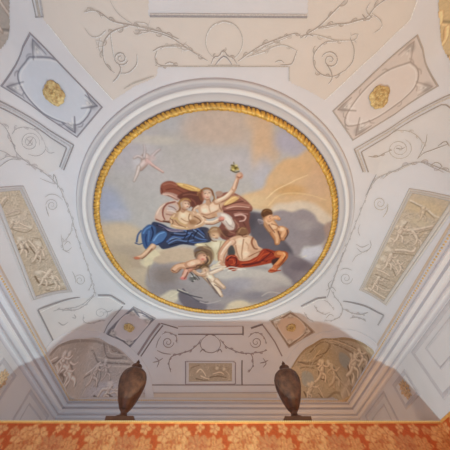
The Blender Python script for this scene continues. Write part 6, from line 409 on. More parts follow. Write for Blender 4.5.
"W":1.037,"H":0.66,"ops":[["b",[0.58,0.351],5.841,5.841,[202,184,170],1],["f",[[0.094,0.294],[0.144,0.015],[0.741,0.034],[0.943,0.203],[0.967,0.539],[0.746,0.642],[0.147,0.584]],[216,196,180],0.018,1],["s",[[0.094,0.294],[0.144,0.015],[0.741,0.034],[0.943,0.203],[0.967,0.539],[0.746,0.642],[0.147,0.584],[0.094,0.294]],0.045,0.045,[140,118,104],0.8],["s",[[0.132,0.301],[0.175,0.042],[0.729,0.055],[0.918,0.213],[0.942,0.527],[0.735,0.622],[0.18,0.567],[0.132,0.301]],0.03,0.03,[232,230,230],0.6],["s",[[0.021,0.192],[-0.013,0.276],[0.053,0.378]],0.03,0.021,[140,118,104],0.6],["s",[[0.154,-0.075],[0.052,-0.068],[0.033,0.016]],0.03,0.021,[140,118,104],0.6],["s",[[0.853,0.05],[0.771,-0.026],[0.656,-0.053]],0.029,0.02,[140,118,104],0.6],["s",[[1.034,0.252],[1.018,0.175],[0.935,0.122]],0.028,0.019,[140,118,104],0.6],["s",[[0.965,0.617],[1.041,0.574],[1.053,0.502]],0.024,0.017,[140,118,104],0.6],["s",[[0.683,0.704],[0.782,0.71],[0.847,0.656]],0.027,0.019,[140,118,104],0.6],["s",[[0.026,0.52],[0.066,0.627],[0.175,0.688]],0.03,0.021,[140,118,104],0.6],["b",[0.116,0.081],0.15,0.15,[161,147,136],0.85],["s",[[0.048,0.034],[0.077,0.147],[0.131,0.306]],0.039,0.027,[140,118,104],0.75],["s",[[0.116,0.081],[0.132,0.153],[0.171,0.238]],0.03,0.024,[235,232,230],0.6],["s",[[0.048,0.034],[0.155,0.016],[0.311,0.002]],0.039,0.027,[140,118,104],0.75],["s",[[0.116,0.081],[0.184,0.066],[0.272,0.064]],0.03,0.024,[235,232,230],0.6],["b",[0.168,0.115],0.048,0.048,[232,228,226],0.7],["b",[0.946,0.065],0.134,0.134,[161,147,136],0.85],["s",[[1.002,0.026],[0.867,0.006],[0.669,-0.02]],0.035,0.024,[140,118,104],0.75],["s",[[0.946,0.065],[0.863,0.05],[0.758,0.045]],0.027,0.021,[235,232,230],0.6],["s",[[1.002,0.026],[1.019,0.12],[1.034,0.253]],0.035,0.024,[140,118,104],0.75],["s",[[0.946,0.065],[0.966,0.127],[0.963,0.2]],0.027,0.021,[235,232,230],0.6],["b",[0.907,0.095],0.043,0.043,[232,228,226],0.7],["b",[0.959,0.605],0.117,0.117,[161,147,136],0.85],["s",[[1.007,0.639],[1.008,0.551],[1.005,0.431]],0.032,0.022,[140,118,104],0.75],["s",[[0.959,0.605],[0.961,0.548],[0.951,0.482]],0.023,0.019,[235,232,230],0.6],["s",[[1.007,0.639],[0.905,0.659],[0.753,0.68]],0.032,0.022,[140,118,104],0.75],["s",[[0.959,0.605],[0.891,0.62],[0.807,0.624]],0.023,0.019,[235,232,230],0.6],["b",[0.917,0.578],0.042,0.042,[232,228,226],0.7],["b",[0.12,0.594],0.15,0.15,[161,147,136],0.85],["s",[[0.049,0.634],[0.196,0.672],[0.389,0.703]],0.039,0.027,[140,118,104],0.75],["s",[[0.12,0.594],[0.214,0.622],[0.323,0.634]],0.03,0.024,[235,232,230],0.6],["s",[[0.049,0.634],[0.041,0.51],[0.041,0.339]],0.039,0.027,[140,118,104],0.75],["s",[[0.12,0.594],[0.109,0.515],[0.119,0.425]],0.03,0.024,[235,232,230],0.6],["b",[0.173,0.565],0.048,0.048,[232,228,226],0.7]]},"ribs":{"near":[[[[-0.107,-2.831],[-0.16,-2.856],[-0.203,-2.891],[-0.233,-2.934],[-0.25,-2.981],[-0.251,-3.03],[-0.238,-3.078],[-0.212,-3.122],[-0.175,-3.16],[-0.128,-3.189],[-0.076,-3.208],[-0.02,-3.217],[0.037,-3.214],[0.092,-3.2],[0.141,-3.175],[0.182,-3.141],[0.212,-3.1],[0.231,-3.053],[0.234,-3.004],[0.223,-2.955],[0.197,-2.91],[0.157,-2.871],[0.107,-2.841]],0.012,[184,173,166],1],[[[0.193,-2.825],[0.472,-2.995],[0.756,-3.099],[0.915,-3.146],[0.992,-3.11]],0.013,[168,155,148],1],[[[-0.218,-2.806],[-0.46,-2.91],[-0.714,-3.029],[-0.963,-3.076],[-1.152,-3.076]],0.013,[168,155,148],1],[[[-0.177,-2.776],[-0.137,-2.852],[-0.069,-2.866],[-0.018,-2.931],[0.053,-2.871],[0.122,-2.854],[0.182,-2.792]],0.017,[168,155,148],1],[[[-0.121,-2.768],[-0.068,-2.824],[-0.002,-2.869],[0.069,-2.83],[0.114,-2.778]],0.016,[152,145,148],1],[[[-0.218,-2.758],[0.225,-2.778]],0.018,[184,173,166],0],[[[-0.106,-3.184],[-0.032,-3.216],[0.07,-3.203]],0.013,[184,173,166],1],[[[-0.599,-3.015],[-0.811,-3.074],[-1.142,-3.119],[-1.407,-3.149],[-1.54,-3.225],[-1.631,-3.239],[-1.735,-3.216]],0.016,[168,155,148],1],[[[-1.218,-3.116],[-1.437,-3.053],[-1.565,-2.96],[-1.615,-2.877],[-1.633,-2.753],[-1.586,-2.669],[-1.513,-2.614]],0.015,[168,155,148],1],[[[-1.143,-3.115],[-1.02,-3.112],[-0.896,-3.098]],0.016,[184,173,166],1],[[[-1.309,-2.761],[-1.338,-2.733],[-1.377,-2.716],[-1.417,-2.711],[-1.452,-2.719],[-1.474,-2.737],[-1.484,-2.762],[-1.478,-2.789],[-1.459,-2.814],[-1.431,-2.831],[-1.4,-2.839],[-1.371,-2.838],[-1.35,-2.827],[-1.338,-2.81],[-1.338,-2.79],[-1.347,-2.771],[-1.365,-2.756],[-1.387,-2.747],[-1.409,-2.745],[-1.426,-2.75],[-1.438,-2.761],[-1.44,-2.774],[-1.435,-2.787],[-1.426,-2.797],[-1.412,-2.804],[-1.399,-2.807],[-1.387,-2.805],[-1.381,-2.8],[-1.379,-2.793],[-1.381,-2.786],[-1.386,-2.781]],0.014,[168,155,148],1],[[[-1.175,-2.836],[-1.191,-2.741],[-1.257,-2.673],[-1.347,-2.622],[-1.443,-2.618]],0.012,[168,155,148],1],[[[-1.462,-2.739],[-1.42,-2.677],[-1.478,-2.58],[-1.562,-2.503]],0.017,[168,155,148],1],[[[-1.471,-3.061],[-1.489,-2.914],[-1.494,-2.78]],0.012,[184,173,166],1],[[[-0.956,-2.877],[-0.857,-2.922],[-0.723,-2.939],[-0.591,-2.94]],0.013,[168,155,148],1],[[[-0.902,-2.88],[-0.939,-2.805],[-0.905,-2.743],[-0.797,-2.726],[-0.632,-2.739]],0.014,[168,155,148],1],[[[-0.859,-2.902],[-0.776,-2.936],[-0.617,-2.954],[-0.46,-2.91],[-0.3,-2.855]],0.012,[184,173,166],1],[[[-0.81,-2.747],[-0.739,-2.772],[-0.672,-2.754]],0.012,[168,155,148],1],[[[0.975,-2.977],[0.957,-2.892],[0.931,-2.826],[0.78,-2.809]],0.014,[168,155,148],1],[[[0.961,-2.976],[0.802,-3.02],[0.671,-3.004],[0.508,-2.934],[0.298,-2.872]],0.012,[184,173,166],1],[[[0.352,-2.885],[0.552,-2.998],[0.724,-3.067],[0.868,-3.124]],0.01,[184,173,166],1],[[[0.704,-2.837],[0.768,-2.862],[0.831,-2.833]],0.012,[168,155,148],1],[[[-1.381,-3.341],[-1.332,-3.236],[-1.252,-3.175],[-1.164,-3.133]],0.01,[184,173,166],1],[[[-1.735,-3.216],[-1.648,-3.256],[-1.564,-3.224],[-1.536,-3.171]],0.017,[184,173,166],1],[[[-1.783,-3.065],[-1.734,-2.991],[-1.631,-2.996],[-1.522,-3.059]],0.013,[184,173,166],1],[[[-1.624,-2.976],[-1.669,-2.875],[-1.637,-2.794]],0.013,[184,173,166],1],[[[0.981,-3.1],[1.102,-3.175],[1.196,-3.239],[1.305,-3.368],[1.396,-3.485]],0.014,[168,155,148],1],[[[1.41,-3.25],[1.304,-3.224],[1.206,-3.21]],0.012,[184,173,166],1],[[[1.202,-3.219],[1.38,-3.258],[1.526,-3.274],[1.65,-3.31],[1.746,-3.344],[1.767,-3.411],[1.807,-3.471],[1.877,-3.53]],0.014,[168,155,148],1],[[[1.783,-3.383],[1.924,-3.324],[1.977,-3.258],[1.907,-3.195]],0.01,[184,173,166],1],[[[1.331,-2.921],[1.346,-2.95],[1.378,-2.97],[1.417,-2.979],[1.46,-2.975],[1.499,-2.96],[1.532,-2.937],[1.551,-2.91],[1.557,-2.881],[1.55,-2.857],[1.528,-2.839],[1.499,-2.83],[1.465,-2.83],[1.435,-2.84],[1.411,-2.856],[1.395,-2.875],[1.389,-2.896],[1.392,-2.913],[1.404,-2.926],[1.425,-2.934],[1.446,-2.935],[1.464,-2.929],[1.482,-2.92],[1.493,-2.908],[1.498,-2.896],[1.495,-2.885],[1.488,-2.878],[1.479,-2.874],[1.466,-2.874],[1.457,-2.877],[1.45,-2.882]],0.014,[168,155,148],1],[[[1.633,-3.131],[1.742,-3.013],[1.769,-2.886],[1.706,-2.795]],0.014,[168,155,148],1],[[[1.706,-2.795],[1.572,-2.722],[1.411,-2.726],[1.276,-2.798],[1.216,-2.904],[1.232,-2.989],[1.323,-3.076],[1.463,-3.092]],0.014,[168,155,148],1],[[[1.418,-2.848],[1.495,-2.786],[1.551,-2.698],[1.514,-2.625]],0.017,[168,155,148],1],[[[0.975,-3.119],[1.099,-3.146],[1.261,-3.133],[1.447,-3.102],[1.644,-3.111]],0.012,[184,173,166],1],[[[1.667,-3.368],[1.762,-3.316],[1.796,-3.365]],0.018,[168,155,148],1],[[[1.812,-3.337],[1.695,-3.407],[1.7,-3.483]],0.013,[184,173,166],1],[[[1.046,-3.103],[1.073,-3.144],[1.144,-3.128]],0.016,[168,155,148],1],[[[-0.963,-3.076],[-0.988,-3.146],[-1.077,-3.153],[-1.122,-3.154]],0.01,[184,173,166],1],[[[-0.963,-3.076],[-1.054,-3.057],[-1.112,-3.096],[-1.122,-3.154]],0.008,[184,173,166],1],[[[-0.975,-3.123],[-0.943,-3.18]],0.008,[184,173,166],1],[[[-1.047,-3.064],[-1.13,-3.03]],0.008,[184,173,166],1],[[[-1.596,-2.898],[-1.602,-2.944],[-1.656,-2.952],[-1.683,-2.954]],0.01,[184,173,166],1],[[[-1.596,-2.898],[-1.654,-2.89],[-1.684,-2.917],[-1.683,-2.954]],0.008,[184,173,166],1],[[[-1.597,-2.929],[-1.57,-2.964]],0.008,[184,173,166],1],[[[-1.648,-2.894],[-1.701,-2.875]],0.009,[184,173,166],1],[[[1.644,-3.111],[1.708,-3.116],[1.715,-3.155],[1.719,-3.176]],0.01,[184,173,166],1],[[[1.644,-3.111],[1.632,-3.153],[1.666,-3.175],[1.719,-3.176]],0.008,[184,173,166],1],[[[1.686,-3.112],[1.735,-3.092]],0.008,[184,173,166],1],[[[1.636,-3.149],[1.613,-3.188]],0.008,[184,173,166],1],[[[-0.591,-2.945],[-0.551,-2.906],[-0.491,-2.915],[-0.46,-2.921]],0.011,[184,173,166],1],[[[-0.591,-2.945],[-0.538,-2.969],[-0.488,-2.954],[-0.46,-2.921]],0.008,[184,173,166],1],[[[-0.567,-2.918],[-0.571,-2.879]],0.009,[184,173,166],1],[[[-0.54,-2.964],[-0.498,-2.995]],0.008,[184,173,166],1],[[[0.606,-2.99],[0.539,-3.004],[0.498,-2.971],[0.478,-2.954]],0.011,[184,173,166],1],[[[0.606,-2.99],[0.586,-2.949],[0.531,-2.939],[0.478,-2.954]],0.009,[184,173,166],1],[[[0.563,-3.001],[0.53,-3.032]],0.008,[184,173,166],1],[[[0.583,-2.955],[0.578,-2.911]],0.009,[184,173,166],1]],
"near_b":[[[[-0.937,-3.219],[1.005,-3.306]],0.021,[152,145,148],0],[[[-0.932,-3.237],[0.999,-3.325]],0.016,[192,184,182],0],[[[-2.241,-3.333],[-2.3,-3.143]],0.031,[172,164,160],0],[[[-2.194,-3.335],[-2.253,-3.155]],0.021,[174,167,170],0],[[[-2.288,-3.33],[-2.34,-3.151]],0.013,[152,145,148],0],[[[-2.355,-3.14],[-2.247,-3.15]],0.013,[152,145,148],0],[[[-1.419,-2.422],[-1.296,-2.491],[-1.178,-2.534],[-1.062,-2.576],[-0.975,-2.604]],0.019,[184,173,166],1],[[[-1.603,-2.271],[-2.048,-2.786],[-2.235,-3.082]],0.013,[226,222,222],0],[[[1.523,-2.418],[2.071,-3.018],[2.294,-3.342],[2.24,-3.532]],0.013,[226,222,222],0],[[[0.907,-2.803],[0.942,-2.635]],0.017,[188,180,176],0],[[[-0.909,-2.716],[0.894,-2.797]],0.011,[184,173,166],0]],
"ul_b":[[[[-3.299,-2.235],[-2.338,-1.592]],0.021,[152,145,148],0],[[[-3.312,-2.199],[-2.391,-1.567]],0.026,[188,184,188],0],[[[-3.326,-2.162],[-2.461,-1.547]],0.019,[152,145,148],0],[[[-2.338,-1.592],[-2.613,-1.168]],0.02,[152,145,148],0],[[[-2.394,-1.558],[-2.641,-1.184]],0.023,[188,184,188],0],[[[-2.463,-1.539],[-2.665,-1.218]],0.02,[152,145,148],0]],
"ul":[[[[-2.929,-1.575],[-2.898,-1.649],[-2.913,-1.713],[-2.958,-1.754],[-3.027,-1.764],[-3.09,-1.744],[-3.142,-1.701],[-3.173,-1.645],[-3.174,-1.59],[-3.144,-1.549],[-3.097,-1.532],[-3.046,-1.541],[-2.993,-1.575],[-2.966,-1.62],[-2.959,-1.665],[-2.98,-1.698],[-3.019,-1.713],[-3.057,-1.709],[-3.095,-1.688],[-3.119,-1.657],[-3.127,-1.624],[-3.118,-1.598],[-3.091,-1.585],[-3.065,-1.585],[-3.04,-1.598],[-3.02,-1.618],[-3.019,-1.638],[-3.026,-1.654],[-3.034,-1.663],[-3.052,-1.662],[-3.067,-1.655]],0.012,[174,167,170],1],[[[-3.264,-1.774],[-3.189,-1.836],[-3.071,-1.855],[-2.945,-1.821],[-2.859,-1.744],[-2.82,-1.608],[-2.84,-1.5]],0.012,[174,167,170],1],[[[-2.836,-1.515],[-2.933,-1.44],[-3.055,-1.42],[-3.148,-1.463]],0.012,[174,167,170],1],[[[-2.853,-1.515],[-2.784,-1.45],[-2.677,-1.466]],0.012,[174,167,170],1],[[[-3.387,-1.978],[-3.323,-1.891],[-3.298,-1.779],[-3.3,-1.636],[-3.292,-1.502],[-3.211,-1.363],[-3.126,-1.267],[-2.996,-1.164]],0.016,[174,167,170],1],[[[-3.523,-1.607],[-3.432,-1.545],[-3.362,-1.455],[-3.254,-1.403]],0.012,[174,167,170],1],[[[-3.616,-1.332],[-3.496,-1.398],[-3.382,-1.43],[-3.287,-1.394]],0.012,[174,167,170],1],[[[-3.318,-1.696],[-3.287,-1.621],[-3.305,-1.535]],0.016,[152,145,148],1],[[[-3.085,-1.684],[-3.058,-1.636],[-3.029,-1.588]],0.018,[174,167,170],1],[[[-2.991,-1.691],[-3.058,-1.636],[-3.12,-1.583]],0.018,[174,167,170],1]],
"ur_b":[[[[2.188,-1.727],[3.316,-2.564],[3.392,-2.606]],0.016,[168,155,148],0],[[[2.23,-1.697],[3.326,-2.528],[3.404,-2.572]],0.026,[196,186,180],0],[[[2.318,-1.685],[3.328,-2.472],[3.473,-2.406]],0.016,[168,155,148],0],[[[2.188,-1.727],[2.468,-1.349]],0.021,[168,155,148],0],[[[2.255,-1.699],[2.505,-1.349]],0.028,[196,186,180],0],[[[2.318,-1.685],[2.557,-1.351]],0.021,[168,155,148],0]],
"ur":[[[[3.019,-1.931],[3.115,-1.882],[3.167,-1.812],[3.173,-1.736],[3.137,-1.671],[3.063,-1.634],[2.969,-1.635],[2.872,-1.674],[2.809,-1.734],[2.795,-1.799],[2.826,-1.853],[2.891,-1.883],[2.971,-1.885],[3.038,-1.863],[3.083,-1.822],[3.104,-1.774],[3.092,-1.729],[3.051,-1.7],[2.998,-1.692],[2.943,-1.706],[2.906,-1.734],[2.887,-1.77],[2.893,-1.802],[2.918,-1.823],[2.958,-1.828],[2.991,-1.821],[3.017,-1.805],[3.026,-1.784],[3.028,-1.765],[3.013,-1.754],[2.991,-1.751]],0.012,[184,173,166],1],[[[2.677,-1.954],[2.798,-2.038],[2.988,-2.055],[3.152,-2.016],[3.272,-1.934],[3.3,-1.834]],0.012,[184,173,166],1],[[[2.46,-1.624],[2.599,-1.614],[2.726,-1.686],[2.862,-1.746]],0.017,[168,155,148],1],[[[3.292,-2.054],[3.323,-1.944],[3.323,-1.81],[3.311,-1.679]],0.013,[168,155,148],1],[[[3.317,-1.697],[3.359,-1.788],[3.436,-1.85],[3.518,-1.918],[3.589,-1.979]],0.016,[168,155,148],1],[[[2.89,-1.249],[2.993,-1.373],[3.122,-1.486],[3.263,-1.605],[3.364,-1.648],[3.498,-1.658],[3.64,-1.643],[3.789,-1.631]],0.013,[168,155,148],1],[[[3.068,-1.407],[3.189,-1.52],[3.292,-1.612]],0.011,[184,173,166],1],[[[3.509,-1.63],[3.558,-1.707],[3.646,-1.678],[3.616,-1.605]],0.014,[168,155,148],1],[[[3.49,-1.925],[3.546,-2.008],[3.616,-1.956]],0.017,[168,155,148],1],[[[2.919,-1.784],[3.012,-1.78],[3.063,-1.819]],0.02,[168,155,148],1]],
"side_l":[[[[-3.228,-1.318],[-3.103,-1.246],[-2.98,-1.111],[-2.89,-0.996],[-2.807,-0.843],[-2.779,-0.612],[-2.751,-0.303],[-2.759,0.074],[-2.746,0.663],[-2.723,1.125],[-2.741,1.571],[-2.756,1.826]],0.022,[174,167,170],1],[[[-3.527,-1.451],[-3.396,-1.477],[-3.233,-1.383],[-3.117,-1.199]],0.013,[174,167,170],1],[[[-3.101,-1.059],[-3.004,-0.991],[-2.879,-0.922]],0.014,[174,167,170],1],[[[-2.902,-0.961],[-2.835,-1.099],[-2.82,-0.973],[-2.847,-0.845]],0.018,[152,145,148],1],[[[-3.161,-0.58],[-3.139,-0.619],[-3.104,-0.647],[-3.064,-0.659],[-3.022,-0.655],[-2.99,-0.636],[-2.968,-0.605],[-2.96,-0.568],[-2.969,-0.53],[-2.993,-0.497],[-3.025,-0.474],[-3.059,-0.466],[-3.087,-0.473],[-3.111,-0.491],[-3.123,-0.516],[-3.125,-0.544],[-3.116,-0.57],[-3.097,-0.592],[-3.077,-0.604],[-3.056,-0.607],[-3.035,-0.602],[-3.023,-0.588],[-3.014,-0.572],[-3.016,-0.554],[-3.023,-0.539],[-3.034,-0.528],[-3.05,-0.521],[-3.058,-0.523],[-3.068,-0.528],[-3.075,-0.535],[-3.075,-0.543]],0.013,[174,167,170],1],[[[-3.128,-0.721],[-3.029,-0.756],[-2.91,-0.719],[-2.82,-0.615]],0.014,[174,167,170],1],[[[-3.162,-0.559],[-3.172,-0.465],[-3.173,-0.361]],0.02,[174,167,170],1],[[[-2.792,-0.11],[-2.871,0.062],[-2.993,0.175],[-3.092,0.236]],0.015,[174,167,170],1],[[[-3.076,0.056],[-3.108,0.228],[-3.123,0.413],[-3.031,0.524]],0.016,[174,167,170],1],[[[-3.092,0.306],[-2.991,0.245],[-2.953,0.327]],0.017,[174,167,170],1],[[[-3.153,0.377],[-3.076,0.458],[-2.954,0.401]],0.018,[174,167,170],1],[[[-3.119,1.154],[-3.082,1.122],[-3.041,1.11],[-2.997,1.113],[-2.956,1.132],[-2.926,1.167],[-2.909,1.211],[-2.906,1.258],[-2.917,1.304],[-2.94,1.34],[-2.974,1.367],[-3.008,1.375],[-3.038,1.366],[-3.063,1.343],[-3.081,1.313],[-3.09,1.281],[-3.09,1.249],[-3.08,1.221],[-3.061,1.199],[-3.042,1.189],[-3.021,1.189],[-3.0,1.195],[-2.986,1.21],[-2.979,1.23],[-2.975,1.248],[-2.98,1.268],[-2.984,1.279],[-2.999,1.291],[-3.009,1.292],[-3.019,1.29],[-3.023,1.281]],0.018,[174,167,170],1],[[[-3.114,0.959],[-3.099,1.136],[-3.123,1.298]],0.017,[174,167,170],1],[[[-2.75,1.212],[-2.764,1.449],[-2.915,1.601]],0.018,[174,167,170],1],[[[-2.793,1.754],[-2.928,1.848],[-3.101,1.925],[-3.29,1.914],[-3.476,1.765]],0.021,[174,167,170],1]],
"side_r":[[[[3.698,-1.603],[3.542,-1.624],[3.364,-1.648],[3.212,-1.576],[3.099,-1.463],[2.958,-1.367],[2.8,-1.257],[2.706,-1.062],[2.682,-0.574],[2.668,-0.124],[2.655,0.374],[2.646,0.867],[2.663,1.411]],0.018,[174,167,170],1],[[[2.727,-1.322],[2.692,-1.098],[2.674,-0.924]],0.024,[152,145,148],1],[[[3.16,-0.855],[3.167,-0.801],[3.155,-0.751],[3.123,-0.713],[3.078,-0.694],[3.028,-0.695],[2.979,-0.717],[2.943,-0.752],[2.919,-0.797],[2.919,-0.839],[2.933,-0.875],[2.964,-0.898],[3.003,-0.906],[3.037,-0.903],[3.069,-0.886],[3.094,-0.86],[3.106,-0.831],[3.104,-0.802],[3.095,-0.777],[3.073,-0.762],[3.05,-0.756],[3.024,-0.761],[3.003,-0.775],[2.989,-0.793],[2.987,-0.811],[2.99,-0.827],[2.999,-0.839],[3.01,-0.846],[3.023,-0.846],[3.036,-0.84],[3.042,-0.833]],0.014,[184,173,166],1],[[[3.175,-0.84],[3.207,-0.711],[3.186,-0.578]],0.019,[184,173,166],1],[[[2.686,-1.211],[2.825,-1.296],[2.983,-1.391]],0.014,[184,173,166],1],[[[3.129,-0.042],[3.196,0.073],[3.153,0.244]],0.017,[174,167,170],1],[[[2.882,0.141],[3.033,0.168],[3.145,0.05]],0.018,[174,167,170],1],[[[2.939,0.226],[3.077,0.279],[3.184,0.153]],0.019,[174,167,170],1],[[[2.901,-0.058],[2.8,-0.183],[2.794,-0.319]],0.016,[174,167,170],1],[[[3.104,0.974],[3.112,1.035],[3.1,1.094],[3.074,1.145],[3.034,1.18],[2.987,1.195],[2.937,1.186],[2.895,1.161],[2.862,1.119],[2.842,1.069],[2.84,1.022],[2.854,0.981],[2.882,0.952],[2.917,0.937],[2.95,0.932],[2.984,0.942],[3.009,0.96],[3.029,0.989],[3.038,1.021],[3.035,1.05],[3.026,1.077],[3.008,1.095],[2.986,1.103],[2.967,1.104],[2.948,1.095],[2.933,1.079],[2.927,1.064],[2.925,1.046],[2.929,1.031],[2.938,1.023],[2.948,1.019]],0.018,[174,167,170],1],[[[2.732,0.864],[2.843,0.787],[3.021,0.782]],0.018,[174,167,170],1],[[[2.953,0.59],[2.986,0.416],[3.083,0.3]],0.015,[174,167,170],1],[[[2.656,1.476],[2.561,1.292],[2.619,1.166]],0.025,[174,167,170],1],[[[2.564,1.481],[2.684,1.38],[2.843,1.482]],0.025,[174,167,170],1]],
"bl_b":[[[[-3.898,1.258],[-3.558,1.481],[-3.14,1.708]],0.039,[152,145,148],1],[[[-3.898,1.258],[-3.898,1.679],[-3.9,2.188]],0.026,[152,145,148],0],[[[-2.687,1.796],[-2.386,1.789],[-2.114,2.081]],0.051,[152,145,148],0],[[[-2.707,1.862],[-2.421,1.857],[-2.169,2.133]],0.032,[226,222,222],0],[[[-2.172,2.151],[-2.911,3.184]],0.028,[152,145,148],0],[[[-3.537,1.541],[-3.885,1.35]],0.021,[226,222,222],0]],
"bl":[[[[-3.692,1.582],[-3.578,1.675],[-3.454,1.849],[-3.265,1.999],[-3.068,1.982],[-2.836,1.81],[-2.73,1.634]],0.027,[174,167,170],1],[[[-2.637,2.544],[-2.602,2.483],[-2.583,2.417],[-2.582,2.353],[-2.6,2.305],[-2.631,2.27],[-2.677,2.254],[-2.737,2.252],[-2.791,2.261],[-2.836,2.281],[-2.871,2.314],[-2.891,2.353],[-2.895,2.395],[-2.886,2.437],[-2.864,2.473],[-2.836,2.502],[-2.797,2.51],[-2.759,2.507],[-2.726,2.494],[-2.697,2.466],[-2.679,2.436],[-2.674,2.407],[-2.682,2.385],[-2.698,2.368],[-2.716,2.355],[-2.738,2.351],[-2.76,2.355],[-2.776,2.361],[-2.788,2.374],[-2.793,2.386],[-2.795,2.401]],0.02,[174,167,170],1],[[[-3.184,2.238],[-3.249,2.392],[-3.172,2.575],[-2.977,2.664],[-2.674,2.67]],0.022,[174,167,170],1],[[[-3.693,1.922],[-3.637,2.101],[-3.535,2.139]],0.027,[174,167,170],1],[[[-3.435,2.1],[-3.368,2.204],[-3.378,2.062]],0.027,[174,167,170],1],[[[-2.661,2.377],[-2.511,2.337],[-2.426,2.264]],0.024,[174,167,170],1],[[[-3.558,1.758],[-3.476,1.765],[-3.389,1.945]],0.029,[174,167,170],1]],
"br_b":[[[[2.093,2.034],[2.417,1.748],[2.622,1.706]],0.052,[152,145,148],0],[[[2.153,2.086],[2.454,1.799],[2.637,1.758]],0.031,[226,222,222],0],[[[3.106,1.686],[3.363,1.542],[3.576,1.404],[3.772,1.305],[3.915,1.211]],0.04,[152,145,148],1],[[[3.915,1.211],[3.911,1.522]],0.027,[174,167,170],0],[[[2.648,1.709],[2.634,0.375]],0.019,[174,167,170],0]],
"br":[[[[2.403,1.991],[2.552,2.199],[2.751,2.298],[2.904,2.183]],0.023,[174,167,170],1],[[[2.687,1.475],[2.915,1.69],[3.131,1.839],[3.194,2.107],[3.059,2.391],[2.833,2.544]],0.025,[174,167,170],1],[[[2.601,1.81],[2.816,1.925],[2.985,2.071]],0.02,[174,167,170],1],[[[3.398,2.007],[3.535,1.813],[3.696,1.721]],0.025,[174,167,170],1],[[[3.15,1.895],[3.348,1.858],[3.546,1.703],[3.66,1.492]],0.027,[174,167,170],1],[[[2.857,2.421],[2.926,2.248],[3.045,2.254]],0.029,[174,167,170],1],[[[2.212,2.245],[2.362,2.466],[2.55,2.614]],0.02,[174,167,170],1]],
"far_b":[[[[-0.911,3.074],[0.768,3.046]],0.031,[130,116,118],0],[[[-0.906,2.834],[0.749,2.799]],0.02,[176,162,164],0],[[[0.749,2.799],[0.77,3.076]],0.034,[130,116,118],0],[[[0.96,2.858],[1.254,2.72]],0.056,[130,116,118],0],[[[-1.326,2.742],[-0.907,2.895]],0.031,[130,116,118],0],[[[-1.352,2.743],[-1.626,3.139],[-1.946,3.656]],0.057,[150,136,140],0],[[[-1.281,2.807],[-1.55,3.193],[-1.844,3.655]],0.031,[130,116,118],0],[[[0.768,3.726],[0.758,4.315]],0.033,[130,116,118],0],[[[-1.968,4.32],[1.826,4.299]],0.024,[150,136,140],0],[[[-1.692,4.503],[1.7,4.475]],0.02,[182,168,168],0],[[[-0.697,3.772],[0.598,3.765],[0.594,4.287],[-0.658,4.298],[-0.698,3.763]],0.025,[150,136,140],0],[[[1.229,2.721],[1.626,3.259],[1.824,3.616]],0.034,[150,136,140],0]],
